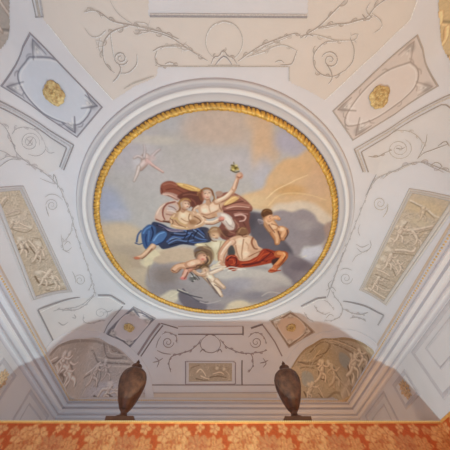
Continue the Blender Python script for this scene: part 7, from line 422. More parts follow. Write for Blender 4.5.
"far":[[[[0.056,3.133],[0.107,3.166],[0.148,3.208],[0.176,3.258],[0.191,3.308],[0.192,3.361],[0.177,3.41],[0.149,3.456],[0.109,3.496],[0.058,3.524],[0.001,3.546],[-0.06,3.55],[-0.122,3.542],[-0.18,3.526],[-0.232,3.499],[-0.275,3.463],[-0.306,3.42],[-0.324,3.368],[-0.327,3.315],[-0.315,3.264],[-0.289,3.212],[-0.251,3.17],[-0.203,3.137]],0.026,[150,136,140],1],[[[-0.216,3.119],[-0.088,3.061],[0.069,3.114]],0.036,[130,116,118],1],[[[-0.334,3.541],[-0.258,3.464],[-0.178,3.538]],0.031,[130,116,118],1],[[[0.109,3.538],[0.185,3.461],[0.24,3.536]],0.031,[130,116,118],1],[[[-0.318,3.204],[-0.442,3.389],[-0.646,3.522],[-0.9,3.595],[-1.077,3.673],[-1.116,3.841],[-1.048,4.025]],0.029,[150,136,140],1],[[[-1.444,3.503],[-1.287,3.573],[-1.081,3.6]],0.025,[150,136,140],1],[[[-1.013,3.294],[-1.026,3.347],[-1.055,3.389],[-1.097,3.419],[-1.145,3.432],[-1.192,3.424],[-1.234,3.406],[-1.264,3.371],[-1.281,3.334],[-1.282,3.291],[-1.269,3.252],[-1.243,3.22],[-1.21,3.199],[-1.175,3.193],[-1.143,3.202],[-1.116,3.221],[-1.098,3.247],[-1.09,3.276],[-1.092,3.302],[-1.104,3.329],[-1.122,3.345],[-1.143,3.354],[-1.165,3.355],[-1.184,3.349],[-1.198,3.333],[-1.206,3.319],[-1.207,3.305],[-1.203,3.288],[-1.195,3.279],[-1.184,3.274],[-1.174,3.273]],0.026,[150,136,140],1],[[[-1.319,3.081],[-1.165,3.018],[-0.962,3.129],[-0.935,3.318]],0.023,[150,136,140],1],[[[-1.472,3.453],[-1.424,3.273],[-1.345,3.134]],0.023,[150,136,140],1],[[[-1.527,3.797],[-1.402,3.77],[-1.28,3.697]],0.031,[150,136,140],1],[[[-1.486,3.674],[-1.376,3.768],[-1.414,3.914]],0.026,[150,136,140],1],[[[0.176,3.198],[0.339,3.382],[0.526,3.478],[0.765,3.555],[1.002,3.574],[1.056,3.821],[0.948,4.012]],0.029,[150,136,140],1],[[[1.002,3.552],[1.239,3.523],[1.423,3.471]],0.026,[150,136,140],1],[[[0.964,3.264],[0.982,3.321],[1.015,3.364],[1.059,3.394],[1.109,3.403],[1.157,3.395],[1.199,3.377],[1.228,3.339],[1.242,3.301],[1.24,3.253],[1.224,3.216],[1.195,3.182],[1.161,3.164],[1.125,3.161],[1.091,3.169],[1.065,3.191],[1.047,3.214],[1.041,3.244],[1.046,3.273],[1.06,3.299],[1.08,3.318],[1.102,3.325],[1.125,3.324],[1.144,3.316],[1.157,3.303],[1.164,3.289],[1.164,3.27],[1.159,3.258],[1.149,3.245],[1.139,3.241],[1.129,3.241]],0.026,[150,136,140],1],[[[0.904,3.131],[1.102,2.98],[1.324,3.124],[1.39,3.313]],0.024,[150,136,140],1],[[[1.24,3.789],[1.346,3.77],[1.453,3.72]],0.031,[150,136,140],1],[[[1.32,3.669],[1.398,3.792],[1.317,3.891]],0.026,[150,136,140],1]]},"fields":{"near":[[-1.603,-2.271],[-1.842,-2.55],[-2.048,-2.786],[-2.266,-3.117],[-2.208,-3.352],[-0.918,-3.417],[-0.962,-3.208],[-0.319,-3.24],[0.363,-3.269],[1.021,-3.297],[0.943,-3.516],[2.207,-3.585],[2.294,-3.342],[2.071,-3.018],[1.805,-2.721],[1.523,-2.418],[1.209,-2.547],[0.958,-2.624],[0.907,-2.803],[0.364,-2.779],[-0.328,-2.747],[-0.908,-2.721],[-0.948,-2.593],[-1.258,-2.468]],
"ul":[[-3.332,-2.138],[-2.479,-1.531],[-2.673,-1.2],[-2.98,-1.111],[-3.275,-1.423],[-3.565,-1.49]],
"ur":[[2.341,-1.669],[3.327,-2.452],[3.454,-2.404],[3.788,-1.643],[3.487,-1.685],[3.212,-1.576],[2.835,-1.278],[2.557,-1.351]],
"bl":[[-3.884,1.294],[-3.537,1.541],[-3.155,1.762],[-2.715,1.894],[-2.38,1.886],[-2.196,2.152],[-2.873,3.157],[-3.212,2.93],[-3.617,2.583],[-3.911,2.277],[-3.908,1.742]]},"ros":[[-2.42,-2.311],[2.317,-2.495],[-2.125,2.886],[1.993,2.807]]}''')

M_vault = mat('vault_plaster', (211, 207, 212), .85, noise=.05, scale=2.2)
M_field = mat('cream_plaster', (211, 205, 206), .85, noise=.05, scale=2.5)
M_wall = mat('wall_plaster', (206, 201, 204), .85, noise=.05, scale=3)
M_stone = mat('floor_stone', (190, 170, 150), .5, noise=.2, scale=3)
M_corn = mat('cornice_plaster', (208, 203, 207), .75, noise=.02, scale=2)
M_gold = mat('gilding', (222, 186, 130), .5, metal=.15, noise=.35, scale=30, bump=.3)
M_gold2 = mat('rosette_gilding', (232, 202, 146), .65, metal=0, scale=22, bump=.5, col2=(160, 122, 76))
M_grey = mat('grey_moulding', (176, 170, 176), .8, noise=.08, scale=8)
M_paint = paintmat('fresco_paint', .85, .05, 9)
M_paint2 = paintmat('grisaille_paint', .85, .08, 30)
M_line = paintmat('line_paint', .9, .15, 60)
M_garl = paintmat('garland_gilding', .45, .15, 40, metal=.15)
M_plain = paintmat('moulding_paint', .85, .02, 3)
M_damask = paintmat('damask_silk', .55, .12, 90)

# ------------------------------------------------------------ structure
ns, nt = 139, 157
sv, tv = np.meshgrid(np.linspace(-XF-LS, XF+LS, ns), np.linspace(-YF-LT, YF+LT, nt))
P = vault(sv, tv).reshape(-1, 3)
ceil = struct(mesh('ceiling', P, grid_faces(ns, nt), M_vault, smooth=True))
WX, WY = 3.6, 4.3
struct(box('floor', (-3.9, -4.6, -.12), (3.9, 4.6, 0), M_stone))
ZT, D0, D1 = 3.295, 1.846, 2.36
struct(box('wall_left', (-WX-.2, -WY, 0), (-WX, WY, 4.7), M_wall))
struct(box('wall_right', (WX, -WY, 0), (WX+.2, WY, 4.7), M_wall))
struct(box('wall_far', (-WX-.2, WY, 0), (WX+.2, WY+.2, 4.7), M_wall))
struct(box('wall_near', (-WX-.2, -WY-.2, 0), (WX+.2, -WY, 4.7), M_wall))

# cornices: one mitred profile run along each wall
prof = [(.262, 4.60), (.285, 4.56), (.292, 4.53), (.286, 4.495), (.25, 4.487), (.25, 4.455), (.232, 4.452), (.222, 4.447), (.165, 4.435), (.155, 4.43), (.155, 4.388), (.145, 4.385), (.13, 4.345), (.08, 4.325), (.072, 4.322), (.072, 4.292), (.03, 4.285), (.015, 4.265), (.0, 4.24)]
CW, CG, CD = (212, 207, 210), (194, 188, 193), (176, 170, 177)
pcol = [CW, CW, CW, CG, CD, CG, CG, CW, CW, CD, CD, CW, CW, CG, CD, CG, CW, CG, CD]  # step shading put into the vertex colours: greyer grooves, white members
def cornice(name, side):
    vs = []
    for e in (-1, 1):
        for d, z in prof:
            if side in 'LR': x = (WX-d)*(1 if side == 'R' else -1); y = e*(WY-d)
            else: y = (WY-d)*(1 if side == 'F' else -1); x = e*(WX-d)
            vs.append((x, y, z))
    n = len(prof); fs = [[i, i+1, n+i+1, n+i] for i in range(n-1)]
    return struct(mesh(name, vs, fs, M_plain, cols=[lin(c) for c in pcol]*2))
def beading(par, side):
    """egg course along the lip"""
    L = (BY if side in 'LR' else AX); n = int(2*L/.055); vs = []; fs = []
    for i in range(n):
        c = -L+(i+.5)*2*L/n
        base = len(vs)
        for (ph, rr) in ((-PI/2, 0), (-.5, .9), (.35, 1), (1.1, .5)):
            for k in range(6):
                th = k*PI/3; a = rr*.021*math.cos(th); b = rr*.017*math.sin(th); dn = .012*math.sin(ph)
                # a along the run, b up, dn outward
                d = .292-.002-dn*.9; z = 4.515+b
                if side in 'LR': vs.append(((WX-d)*(1 if side == 'R' else -1), c+a, z))
                else: vs.append((c+a, (WY-d)*(1 if side == 'F' else -1), z))
        for r in range(3):
            for k in range(6):
                fs.append([base+r*6+k, base+r*6+(k+1) % 6, base+r*6+6+(k+1) % 6, base+r*6+6+k])
    o = mesh('gilded_beading', vs, fs, M_gold, par); o['kind'] = 'stuff'; return o
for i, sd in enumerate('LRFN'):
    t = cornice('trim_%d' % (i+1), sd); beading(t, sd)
def strip(name, s0, s1, t0, t1, off, material, parent):
    a, b = max(2, int(abs(s1-s0)/.04)+1), max(2, int(abs(t1-t0)/.06)+1)
    X, Y = np.meshgrid(np.linspace(s0, s1, a), np.linspace(t0, t1, b))
    return mesh(name, vault(X, Y, off).reshape(-1, 3), grid_faces(a, b), material, parent, smooth=True)
M_ochre = mat('ochre_glow_tint', (204, 178, 152), .8, noise=.12, scale=4, col2=(190, 176, 170))  # warm glow above the cornice lip, put into the band's colour
strip('tinted_band', -4.13, -4.06, -3.4, 2.25, .004, M_ochre, bpy.data.objects['trim_1'])
strip('tinted_band', 4.05, 4.13, -3.4, 2.1, .004, M_ochre, bpy.data.objects['trim_2'])
strip('tinted_band', -1.5, 1.7, 4.50, 4.60, .004, mat('straw_band_paint', (214, 200, 190), .8, noise=.05), bpy.data.objects['trim_3'])

# ------------------------------------------------------------ damask partition and wall hangings
tile = Canvas(0, 0, 1.02, 1.3, .0102); tile.c[:] = (192, 84, 34)
GO, GL, GDk = (210, 142, 86), (224, 162, 104), (190, 102, 52)
def tp(px, py): return (px/67*1.02, py*.0165)     # motif units to metres, y downward from the top edge
def lob(cx, cy, r, n=7, col=GO, ph=0):
    pts = []
    for k in range(n*4):
        a = k/(n*4)*2*PI+ph; q = r*1.14*(1+.2*math.cos(n*a)); pts.append(tp(cx+q*math.cos(a), cy+q*math.sin(a)*.85))
    for sx in (-67, 0, 67):
        tile.fill([(x+sx/67*1.02, y) for x, y in pts], col, .012)
        for k in range(n):      # veins between the petals
            a = (k+.5)/n*2*PI+ph
            tile.stroke([tp(cx+sx+r*.35*math.cos(a), cy+r*.3*math.sin(a)), tp(cx+sx+r*.85*math.cos(a), cy+r*.72*math.sin(a))], .014, .02, (186, 92, 52), .55)
        tile.blob(tp(cx+sx, cy), .22*r*.0155, .2*r*.0155, (188, 98, 58), .7)
def dots(cx, cy, r, n, col, rad=1.0):
    for k in range(n):
        a = k*2.4; q = r*math.sqrt((k+.5)/n)
        for sx in (-67, 0, 67): tile.blob(tp(cx+sx+q*math.cos(a), cy+q*math.sin(a)), rad*.0155, rad*.0155, col, .9)
random.seed(9)
for row, oy in ((0, 0), (1, 38)):
    ox = 0 if row == 0 else 33
    lob(33+ox, 14+oy, 12, 9); lob(24+ox, 9+oy, 5.5, 5, GL); lob(42+ox, 8+oy, 5.5, 5, GL); lob(25+ox, 19+oy, 5, 5); lob(43+ox, 20+oy, 5.5, 5, GL)
    dots(33+ox, 12+oy, 8, 16, GDk, .9); dots(33+ox, 24+oy, 6, 12, GDk, .8); lob(33+ox, 27+oy, 7, 7); lob(33+ox, 5+oy, 4, 5, GL)
    lob(55+ox, 16+oy, 8, 8, (198, 128, 80)); lob(64+ox, 17+oy, 7.5, 7, (198, 128, 80)); lob(73+ox, 17+oy, 7, 7, GO); lob(50+ox, 24+oy, 4.5, 5)
    lob(58+ox, 3+oy, 3.2, 4, GL); lob(72+ox, 4+oy, 4, 5, GL); lob(2+ox, 28+oy, 6, 7, GO); lob(60+ox, 30+oy, 5.5, 6, GL); lob(17+ox, 5+oy, 3, 4, GO)
    dots(2+ox, 28+oy, 5, 8, GDk, .7)
    for k in range(14):
        x = random.uniform(0, 67); y = random.uniform(0, 36)+oy; a = random.uniform(0, 6.28)
        tile.stroke([tp(x, y), tp(x+2.5*math.cos(a), y+2.5*math.sin(a)), tp(x+4*math.cos(a+.6), y+4*math.sin(a+.6))], .03, .012, random.choice([GO, GL, GDk]), .8)
for k in range(90):
    x = random.uniform(0, 67); y = random.uniform(0, 74); a = random.uniform(0, 6.28); l_ = random.uniform(1.5, 4)
    tile.stroke([tp(x, y), tp(x+l_*.5*math.cos(a), y+l_*.5*math.sin(a)), tp(x+l_*math.cos(a+.9), y+l_*math.sin(a+.9))], .022, .01, random.choice([(188, 92, 44), (228, 166, 110), (176, 76, 36)]), .6)
tile.mottle(.12, .05, 8)
def damask_sheet(name, origin, along, width, z1, z0, parent=None, uoff=0, out=(0, -1)):
    r = .0125; n = int(width/r)+1; m_ = int((z1-z0)/r)+1
    U, V = np.meshgrid(np.linspace(0, width, n), np.linspace(0, z1-z0, m_))
    P = np.stack([origin[0]+along[0]*U, origin[1]+along[1]*U, z1-V], -1)
    i = ((U+uoff) % 1.02)/1.02*(tile.nx-1); j = (V % 1.254)/1.254*(tile.ny-2)
    cc = lin(tile.c[j.astype(int), i.astype(int)].reshape(-1, 3), 1.05)
    return mesh(name, P.reshape(-1, 3), grid_faces(n, m_), M_damask, parent, cols=cc)
part = struct(box('wall_front', (-WX, D0, 0), (WX, D1, ZT-.02), M_wall))
damask_sheet('damask_hanging', (-WX, D0-.004), (1, 0), 2*WX, ZT-.03, 0.02, part, uoff=.52)
M_cap = mat('gilt_edge', (226, 168, 96), .45, metal=.2, noise=.2, scale=20)
box('gilt_edge', (-WX, D0-.022, ZT-.034), (WX, D1, ZT), M_cap, part, .006)
vs = []; fs = []
for i in range(240):
    x = -WX+(i+.5)*2*WX/240; b = len(vs)
    for dz in (-1, 1):
        for k in range(5): vs.append((x+.011*math.cos(k*1.257), D0-.022-.007*(1 if dz < 0 else .2), ZT-.012+.008*math.sin(k*1.257)))
    for k in range(5): fs.append([b+k, b+(k+1) % 5, b+5+(k+1) % 5, b+5+k])
    fs.append([b+k for k in range(5)])
q = mesh('edge_beading', vs, fs, mat('pale_gilding', (240, 214, 160), .4, metal=.1), part); q['kind'] = 'stuff'
for sx, wn in ((-1, 'wall_left'), (1, 'wall_right')):
    wl = bpy.data.objects[wn]
    damask_sheet('damask_hanging', (sx*(WX-.006), -WY), (0, 1), WY+D0, ZT-.03, 0.02, wl, uoff=.1)
    box('gilt_edge', (sx*WX-.014 if sx > 0 else -WX, -WY, ZT-.034), (WX if sx > 0 else -WX+.014, D0-.03, ZT), M_cap, wl, .004)

# ------------------------------------------------------------ central fresco
fr = thing('ceiling_fresco', 'large round ceiling painting of figures on clouds inside a gilded garland ring', 'fresco', (0, 0, H))
cv = Canvas(-2.24, -2.24, 2.24, 2.24, .0092)
cv.c[:] = (196, 186, 186); cv.run(DATA['fresco'], (.15, -1)); cv.soften(2); cv.c = np.clip(192+(cv.c-192)*1.2, 8, 246); gm = cv.c.mean(2, keepdims=True); cv.c = gm+(cv.c-gm)*.88; cv.mottle(.02, .55, 1); cv.mottle(.03, .12, 2); cv.mottle(.02, .05, 3)
ids = -np.ones(cv.X.size, int); X, Y = cv.X.ravel(), cv.Y.ravel(); F = grid_faces(cv.nx, cv.ny)
F = F[(np.hypot(X[F].mean(1), Y[F].mean(1)) < 2.225)]
used = np.unique(F); ids[used] = np.arange(len(used))
mesh('painted_picture', np.stack([X, Y, np.full(X.shape, H-.015)], -1)[used], ids[F][:, ::-1], M_paint, fr, cols=lin(cv.c.reshape(-1, 3)[used], (.97, .99, 1.0)))
# rings
def ring(name, pr, material, parent, n=256, cols=None):
    vs = []; cc = []
    for k in range(n):
        a = 2*PI*k/n
        for i, (r, z) in enumerate(pr): vs.append((r*math.cos(a), r*math.sin(a), H+z)); cc.append(lin(cols[i])) if cols else None
    m_ = len(pr); fs = [[k*m_+i, k*m_+i+1, ((k+1) % n)*m_+i+1, ((k+1) % n)*m_+i] for k in range(n) for i in range(m_-1)]
    return mesh(name, vs, fs, material, parent, cols=cc if cols else None, smooth=True)
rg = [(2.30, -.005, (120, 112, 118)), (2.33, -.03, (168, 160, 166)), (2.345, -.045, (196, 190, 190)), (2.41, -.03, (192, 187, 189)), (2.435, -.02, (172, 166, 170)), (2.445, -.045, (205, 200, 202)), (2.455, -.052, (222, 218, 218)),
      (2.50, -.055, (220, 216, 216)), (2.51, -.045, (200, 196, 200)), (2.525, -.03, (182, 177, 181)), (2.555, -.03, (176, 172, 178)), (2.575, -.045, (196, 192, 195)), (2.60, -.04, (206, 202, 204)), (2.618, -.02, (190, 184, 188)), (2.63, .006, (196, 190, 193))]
ring('moulding_ring', [(r, z) for r, z, c in rg], M_plain, fr, cols=[c for r, z, c in rg])  # groove shade put into the ring colours; light from below gives little
vs = []; cc = []; fs = []; N = 1500; K = 10; rh = np.random.RandomState(2).rand(400)
for k in range(N):
    a = 2*PI*k/N; lf = (k*190/N) % 1
    for i in range(K):
        ph = 2*PI*i/K; outer = math.cos(ph)
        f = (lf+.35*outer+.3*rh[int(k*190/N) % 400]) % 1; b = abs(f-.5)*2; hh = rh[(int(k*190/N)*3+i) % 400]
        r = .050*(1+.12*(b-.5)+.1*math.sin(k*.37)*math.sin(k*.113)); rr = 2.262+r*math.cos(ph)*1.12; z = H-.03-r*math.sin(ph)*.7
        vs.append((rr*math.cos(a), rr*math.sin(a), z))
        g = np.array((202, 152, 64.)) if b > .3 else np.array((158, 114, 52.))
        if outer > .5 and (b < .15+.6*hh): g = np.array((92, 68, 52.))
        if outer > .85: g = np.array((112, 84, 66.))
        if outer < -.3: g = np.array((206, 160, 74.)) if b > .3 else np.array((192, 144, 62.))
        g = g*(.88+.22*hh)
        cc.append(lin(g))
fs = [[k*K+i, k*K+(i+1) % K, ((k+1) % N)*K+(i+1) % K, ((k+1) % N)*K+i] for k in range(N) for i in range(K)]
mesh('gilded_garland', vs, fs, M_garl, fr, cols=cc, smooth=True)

# ------------------------------------------------------------ painted patches on the vault
def patch(key, name, parent, off, res=.0095, mt=.05, lo=(-.6, -1), kk=(1.12, 1.12, 1.2)):
    d = DATA[key]; W, Hh = d['W'], d['H']; cv = Canvas(0, 0, W, Hh, res); cv.run(d['ops'], lo); cv.soften(1); cv.mottle(mt, .12, 5)
    u, v = cv.X/W, cv.Y/Hh; c = np.array(d['c'])
    st = ((1-u)*(1-v))[..., None]*c[0]+(u*(1-v))[..., None]*c[1]+(u*v)[..., None]*c[2]+((1-u)*v)[..., None]*c[3]
    P = vault(st[..., 0], st[..., 1], off).reshape(-1, 3); F = grid_faces(cv.nx, cv.ny)
    if 'clip' in d:
        ok = inside(cv.X, cv.Y, d['clip']).ravel(); F = F[ok[F].sum(1) >= 2]
    used = np.unique(F); ids = -np.ones(len(P), int); ids[used] = np.arange(len(used))
    return mesh(name, P[used], ids[F], M_plain if key[:3] == 'oct' else M_paint2, parent, cols=lin(cv.c.reshape(-1, 3)[used], kk), smooth=True)
def uv2st(d, p):
    u, v = p[0]/d['W'], p[1]/d['H']; c = np.array(d['c'])
    return (1-u)*(1-v)*c[0]+u*(1-v)*c[1]+u*v*c[2]+(1-u)*v*c[3]
def resample(p, step):
    p = np.asarray(p, float); sg = np.linalg.norm(np.diff(p, axis=0), axis=1); L = np.concatenate([[0], np.cumsum(sg)])
    n = max(2, int(L[-1]/step)+1); q = np.linspace(0, L[-1], n)
    return np.stack([np.interp(q, L, p[:, 0]), np.interp(q, L, p[:, 1])], -1)
def ribbons(name, lst, parent, off=.006, emboss=True):
    """brush lines: strips of paint lying on the vault, tapered where they curl"""
    vs = []; fs = []; cc = []; rl = random.Random(len(lst))
    def add(p, w, col, off, taper):
        d = np.gradient(p, axis=0); d /= np.maximum(np.linalg.norm(d, axis=1, keepdims=True), 1e-9); n = np.stack([-d[:, 1], d[:, 0]], -1)
        k = np.linspace(0, 1, len(p)); ww = w*(1 if not taper else (.45+.55*np.sin(np.clip(k, 0, 1)*PI)**.5)); ww = np.broadcast_to(ww, k.shape)[:, None]
        A = vault(*(p+n*ww/2).T, off); B = vault(*(p-n*ww/2).T, off); b = len(vs); m_ = len(p)
        vs.extend(A.tolist()); vs.extend(B.tolist()); fs.extend([[b+i, b+i+1, b+m_+i+1, b+m_+i] for i in range(m_-1)])
        cc.extend([lin(col)]*(2*m_))
    for pts, w, col, sm in lst:
        p = resample(smooth_line(pts, 6) if sm else pts, .035 if sm else .06)
        if emboss and sm:
            add(p+np.array([.007, .008]), w*1.1, (214, 209, 209), off-.0015, True)
        add(p, w*(.85 if emboss else 1), col, off, bool(sm))
        L = np.linalg.norm(np.diff(p, axis=0), axis=1).sum()
        if emboss and sm and L > .42 and len(pts) < 14 and name == 'painted_scroll':       # small leaves springing from the stem
            for k in range(2, len(p)-2, 4):
                d = p[k+1]-p[k-1]; d = d/max(np.linalg.norm(d), 1e-9); nn = np.array([-d[1], d[0]])*(1 if (k//4) % 2 else -1)
                a = rl.uniform(.04, .075)
                add(resample(smooth_line([p[k], p[k]+d*a*.5+nn*a*.45, p[k]+d*a*1.1+nn*a*.5, p[k]+d*a*1.3+nn*a*.15], 4), .02), w*.75, tuple(min(240, v+10) for v in col), off, True)
                add(resample(smooth_line([p[k]+d*.01, p[k]+d*a*.4+nn*a*.2, p[k]+d*a+nn*a*.25], 4), .02), w*.7, tuple(min(240, v+18) for v in col), off, True)
    return mesh(name, vs, fs, M_line, parent, cols=cc)
def border(name, d, parent, w, hgt, material, inset=0, pts=None):
    """raised moulding along a closed outline lying on the vault"""
    if pts is None: pts = [uv2st(d, q) for q in ((-inset, -inset), (d['W']+inset, -inset), (d['W']+inset, d['H']+inset), (-inset, d['H']+inset))]
    pts = [np.array(q) for q in pts]; n = len(pts)
    cen = sum(pts)/n; vs = []; fs = []
    prf = [(0, .004), (.15, hgt), (.4, hgt*.8), (.55, hgt*.4), (.85, hgt*.7), (1, .004)]
    for i in range(n):
        a, b = pts[i], pts[(i+1) % n]; m_ = max(2, int(np.linalg.norm(b-a)/.05)+1); base = len(vs)
        pa, pb = pts[i-1], pts[(i+2) % n]
        def mit(p0, p1, p2):
            d1 = (p1-p0)/np.linalg.norm(p1-p0); d2 = (p2-p1)/np.linalg.norm(p2-p1); n1 = np.array([-d1[1], d1[0]]); n2 = np.array([-d2[1], d2[0]])
            if n1@(cen-p1) > 0: n1 = -n1
            if n2@(cen-p1) > 0: n2 = -n2
            q = n1+n2; return q/max(q@n1, .3)
        ma, mb = mit(pa, a, b), mit(a, b, pb)
        for j in range(m_):
            t = j/(m_-1)
            for f, h in prf:
                q = (a+ma*w*f)*(1-t)+(b+mb*w*f)*t; vs.append(vault(q[0], q[1], h))
        k = len(prf); fs += [[base+j*k+i2, base+j*k+i2+1, base+(j+1)*k+i2+1, base+(j+1)*k+i2] for j in range(m_-1) for i2 in range(k-1)]
    return mesh(name, vs, fs, material, parent)
def at(key, off=0):
    d = DATA[key]; c = np.array(d['c']).mean(0); p = vault(c[0], c[1]); return tuple(float(q) for q in p)
# coffers with rosettes
RL = {'oct_ul': ('elongated octagonal coffer with gilded rosette beside the pale blue-grey scroll panel at upper left', 20),
      'oct_ur': ('cream octagonal coffer whose leafy gilded rosette sits right of the big peach scroll field', 20),
      'oct_bl': ('small octagonal coffer with gilded rosette above the left urn', 20),
      'oct_br': ('small peach-toned octagonal coffer with gilded rosette above the right urn', 20)}
def rosette(parent, s, t, R, seed):
    rd = random.Random(seed); c = vault(s, t); e = vault(s, t, .05)-c; zn = Vector(e).normalized(); xn = Vector((0, 1, 0)).cross(zn).normalized(); yn = zn.cross(xn)
    vs = []; fs = []
    for ringi, (r, n, h) in enumerate(((R, 8, .018), (R*.68, 7, .035), (R*.38, 5, .05))):
        for k in range(n):
            a0 = 2*PI*(k+.5*ringi)/n+rd.uniform(-.12, .12); rr = r*rd.uniform(.88, 1.12); hw = rr*.46; b = len(vs)
            for (f, wd, dz) in ((0, .25, 0), (.35, .8, .012), (.7, 1, .02), (.92, .7, .012), (1.02, .15, -.006)):
                for sgn in (-1, 0, 1):
                    x = f*rr; y = sgn*wd*hw; z = h+dz+(0 if sgn else .012)
                    X = x*math.cos(a0)-y*math.sin(a0); Y = x*math.sin(a0)+y*math.cos(a0)
                    vs.append(Vector(c)+xn*X+yn*Y*1.12+zn*z)
            for i in range(4):
                for j in range(2): fs.append([b+i*3+j, b+i*3+j+1, b+i*3+j+4, b+i*3+j+3])
    b = len(vs)
    for i in range(4):
        ph = i/3*PI/2
        for k in range(8): vs.append(Vector(c)+xn*(R*.17*math.cos(ph)*math.cos(k*PI/4))+yn*(R*.17*math.cos(ph)*math.sin(k*PI/4))+zn*(.055+.03*math.sin(ph)))
    for i in range(3):
        for k in range(8): fs.append([b+i*8+k, b+i*8+(k+1) % 8, b+i*8+8+(k+1) % 8, b+i*8+8+k])
    o = mesh('rosette', vs, fs, M_gold2, parent); o['label'] = 'gilded leafy rosette'
for i, key in enumerate(('oct_ul', 'oct_ur', 'oct_bl', 'oct_br')):
    t = thing('octagonal_coffer', RL[key][0], 'ceiling panel', at(key), 'octagonal coffers around the fresco')
    patch(key, 'painted_field', t, .006, .0085, .012, kk=(1.16, 1.13, 1.14))
    border('border_moulding', DATA[key], t, .022, .012, mat('coffer_edge', (158, 152, 160) if i % 2 == 0 else (184, 172, 166), .8, noise=.1), 0)
    r = DATA['ros'][i]; rosette(t, r[0], r[1], (.145, .145, .125, .125)[i], i)
# long relief panels and the small plaque
M_rf = mat('stone_frame', (194, 185, 180), .8, noise=.06); M_rf2 = mat('pale_frame', (190, 183, 184), .8, noise=.06)
for key, lab in (('rel_l', 'long ochre grisaille frieze panel of figures on the left cove'), ('rel_r', 'long ochre grisaille frieze panel of figures on the right cove')):
    t = thing('relief_panel', lab, 'painted panel', at(key), 'long frieze panels on the side coves')
    patch(key, 'frieze_picture', t, .008, .0085, .06); border('frame', DATA[key], t, .075, .022, M_rf2 if key == 'rel_l' else M_rf, 0)
t = thing('painted_plaque', 'small rectangular brown figure plaque between the two urns on the far cove', 'painted panel', at('plq'))
patch('plq', 'plaque_picture', t, .008, .008, .05, kk=1.5); border('frame', DATA['plq'], t, .07, .015, M_corn, 0)
# lunettes in the far corners
for key, lab in (('lun_l', 'grey arched lunette painting of figures in the left far corner'), ('lun_r', 'brown arched lunette painting of figures in the right far corner')):
    t = thing('lunette_painting', lab, 'painted lunette', at(key), 'lunettes at the room corners')
    patch(key, 'lunette_picture', t, .008, .0095, .05, kk=(1.5, 1.5, 1.62) if key == 'lun_l' else (1.4, 1.42, 1.5))
    d = DATA[key]; st = np.array([uv2st(d, q) for q in smooth_line(d['clip'][:11], 5)])
    p = resample(st, .05); dd = np.gradient(p, axis=0); dd /= np.linalg.norm(dd, axis=1, keepdims=True); n = np.stack([-dd[:, 1], dd[:, 0]], -1)
    if n[len(n)//2]@(np.array([0, 0])-p[len(n)//2]) < 0: n = -n
    vs = []; pr = [(0, .004), (.008, .022), (.022, .022), (.03, .012), (.19, .012), (.2, .003)]
    for i in range(len(p)):
        for f, h in pr: q = p[i]+n[i]*f; vs.append(vault(q[0], q[1], h))
    k = len(pr); fs = [[i*k+j, i*k+j+1, (i+1)*k+j+1, (i+1)*k+j] for i in range(len(p)-1) for j in range(k-1)]
    mesh('arch_moulding', vs, fs, M_vault, t)
# the two lunettes of the near corners, only their tips in view
for sx, lab, col in ((-1, 'tip of a grey-brown lunette painting in the top left corner', (168, 156, 150)), (1, 'tip of an ochre lunette painting at the top right corner', (200, 176, 140))):
    t = thing('lunette_painting', lab, 'painted lunette', tuple(float(q) for q in vault(sx*3.5, -3.6)), 'lunettes at the room corners')
    cv = Canvas(0, 0, 2.0, 2.2, .012); cv.c[:] = col; dk = np.array(col)*.72; lt = np.minimum(np.array(col)*1.15, 240)
    for k, y in enumerate((.3, .55, .8, 1.0, 1.25, 1.6)):
        cv.stroke([(0, y), (.8, y+.02), (2, y)], .03, .03, dk, .7); cv.stroke([(0, y+.03), (.8, y+.05), (2, y+.03)], .02, .02, lt, .8)
    rd = random.Random(3)
    for k in range(16): x, y = rd.uniform(0, 2), rd.uniform(0, 2.2); cv.limb([(x, y), (x+.1, y+.12), (x+.05, y+.3)], .08, .05, lt)
    s = sx*(2.13+cv.X); tt = -(4.62-cv.Y)
    if sx > 0: arch = [(2.13, -4.6), (2.3, -3.95), (2.52, -3.5), (2.90, -3.17), (3.22, -2.92), (3.65, -2.55), (4.13, -2.3), (4.13, -4.6)]
    else: arch = [(-2.13, -4.6), (-2.3, -3.75), (-2.58, -3.27), (-2.80, -2.98), (-3.06, -2.78), (-3.6, -2.5), (-4.13, -2.3), (-4.13, -4.6)]
    ok = inside(s, tt, arch).ravel(); F = grid_faces(cv.nx, cv.ny); F = F[ok[F].sum(1) >= 2]
    used = np.unique(F); ids = -np.ones(cv.X.size, int); ids[used] = np.arange(len(used))
    mesh('lunette_picture', vault(s, tt, .008).reshape(-1, 3)[used], ids[F], M_paint2, t, cols=lin(cv.c.reshape(-1, 3)[used]))
# scroll fields
R_ = DATA['ribs']
def field(parent, poly, off, material):
    # plaster field with straight painted edges, filled as a fine grid on the vault
    p = np.array(poly); a, b = p.min(0), p.max(0); st = .014
    X, Y = np.meshgrid(np.arange(a[0], b[0]+st, st), np.arange(a[1], b[1]+st, st)); ins = np.zeros(X.shape, bool); n = len(p)
    for i in range(n):
        u, v = p[i], p[(i+1) % n]
        if u[1] != v[1]: ins ^= ((u[1] > Y) != (v[1] > Y)) & (X < (v[0]-u[0])*(Y-u[1])/(v[1]-u[1])+u[0])
    F = grid_faces(X.shape[1], X.shape[0]); F = F[ins.ravel()[F].sum(1) >= 2]; used = np.unique(F); ids = -np.ones(X.size, int); ids[used] = np.arange(len(used))
    return mesh('plaster_field', vault(X.ravel()[used], Y.ravel()[used], off), ids[F], material, parent, smooth=True)
M_peach = mat('peach_plaster', (211, 200, 194), .85, noise=.04, scale=2.5)
def loc_of(key): q = R_[key][0][0][0]; return tuple(float(v) for v in vault(q[0], q[1]))
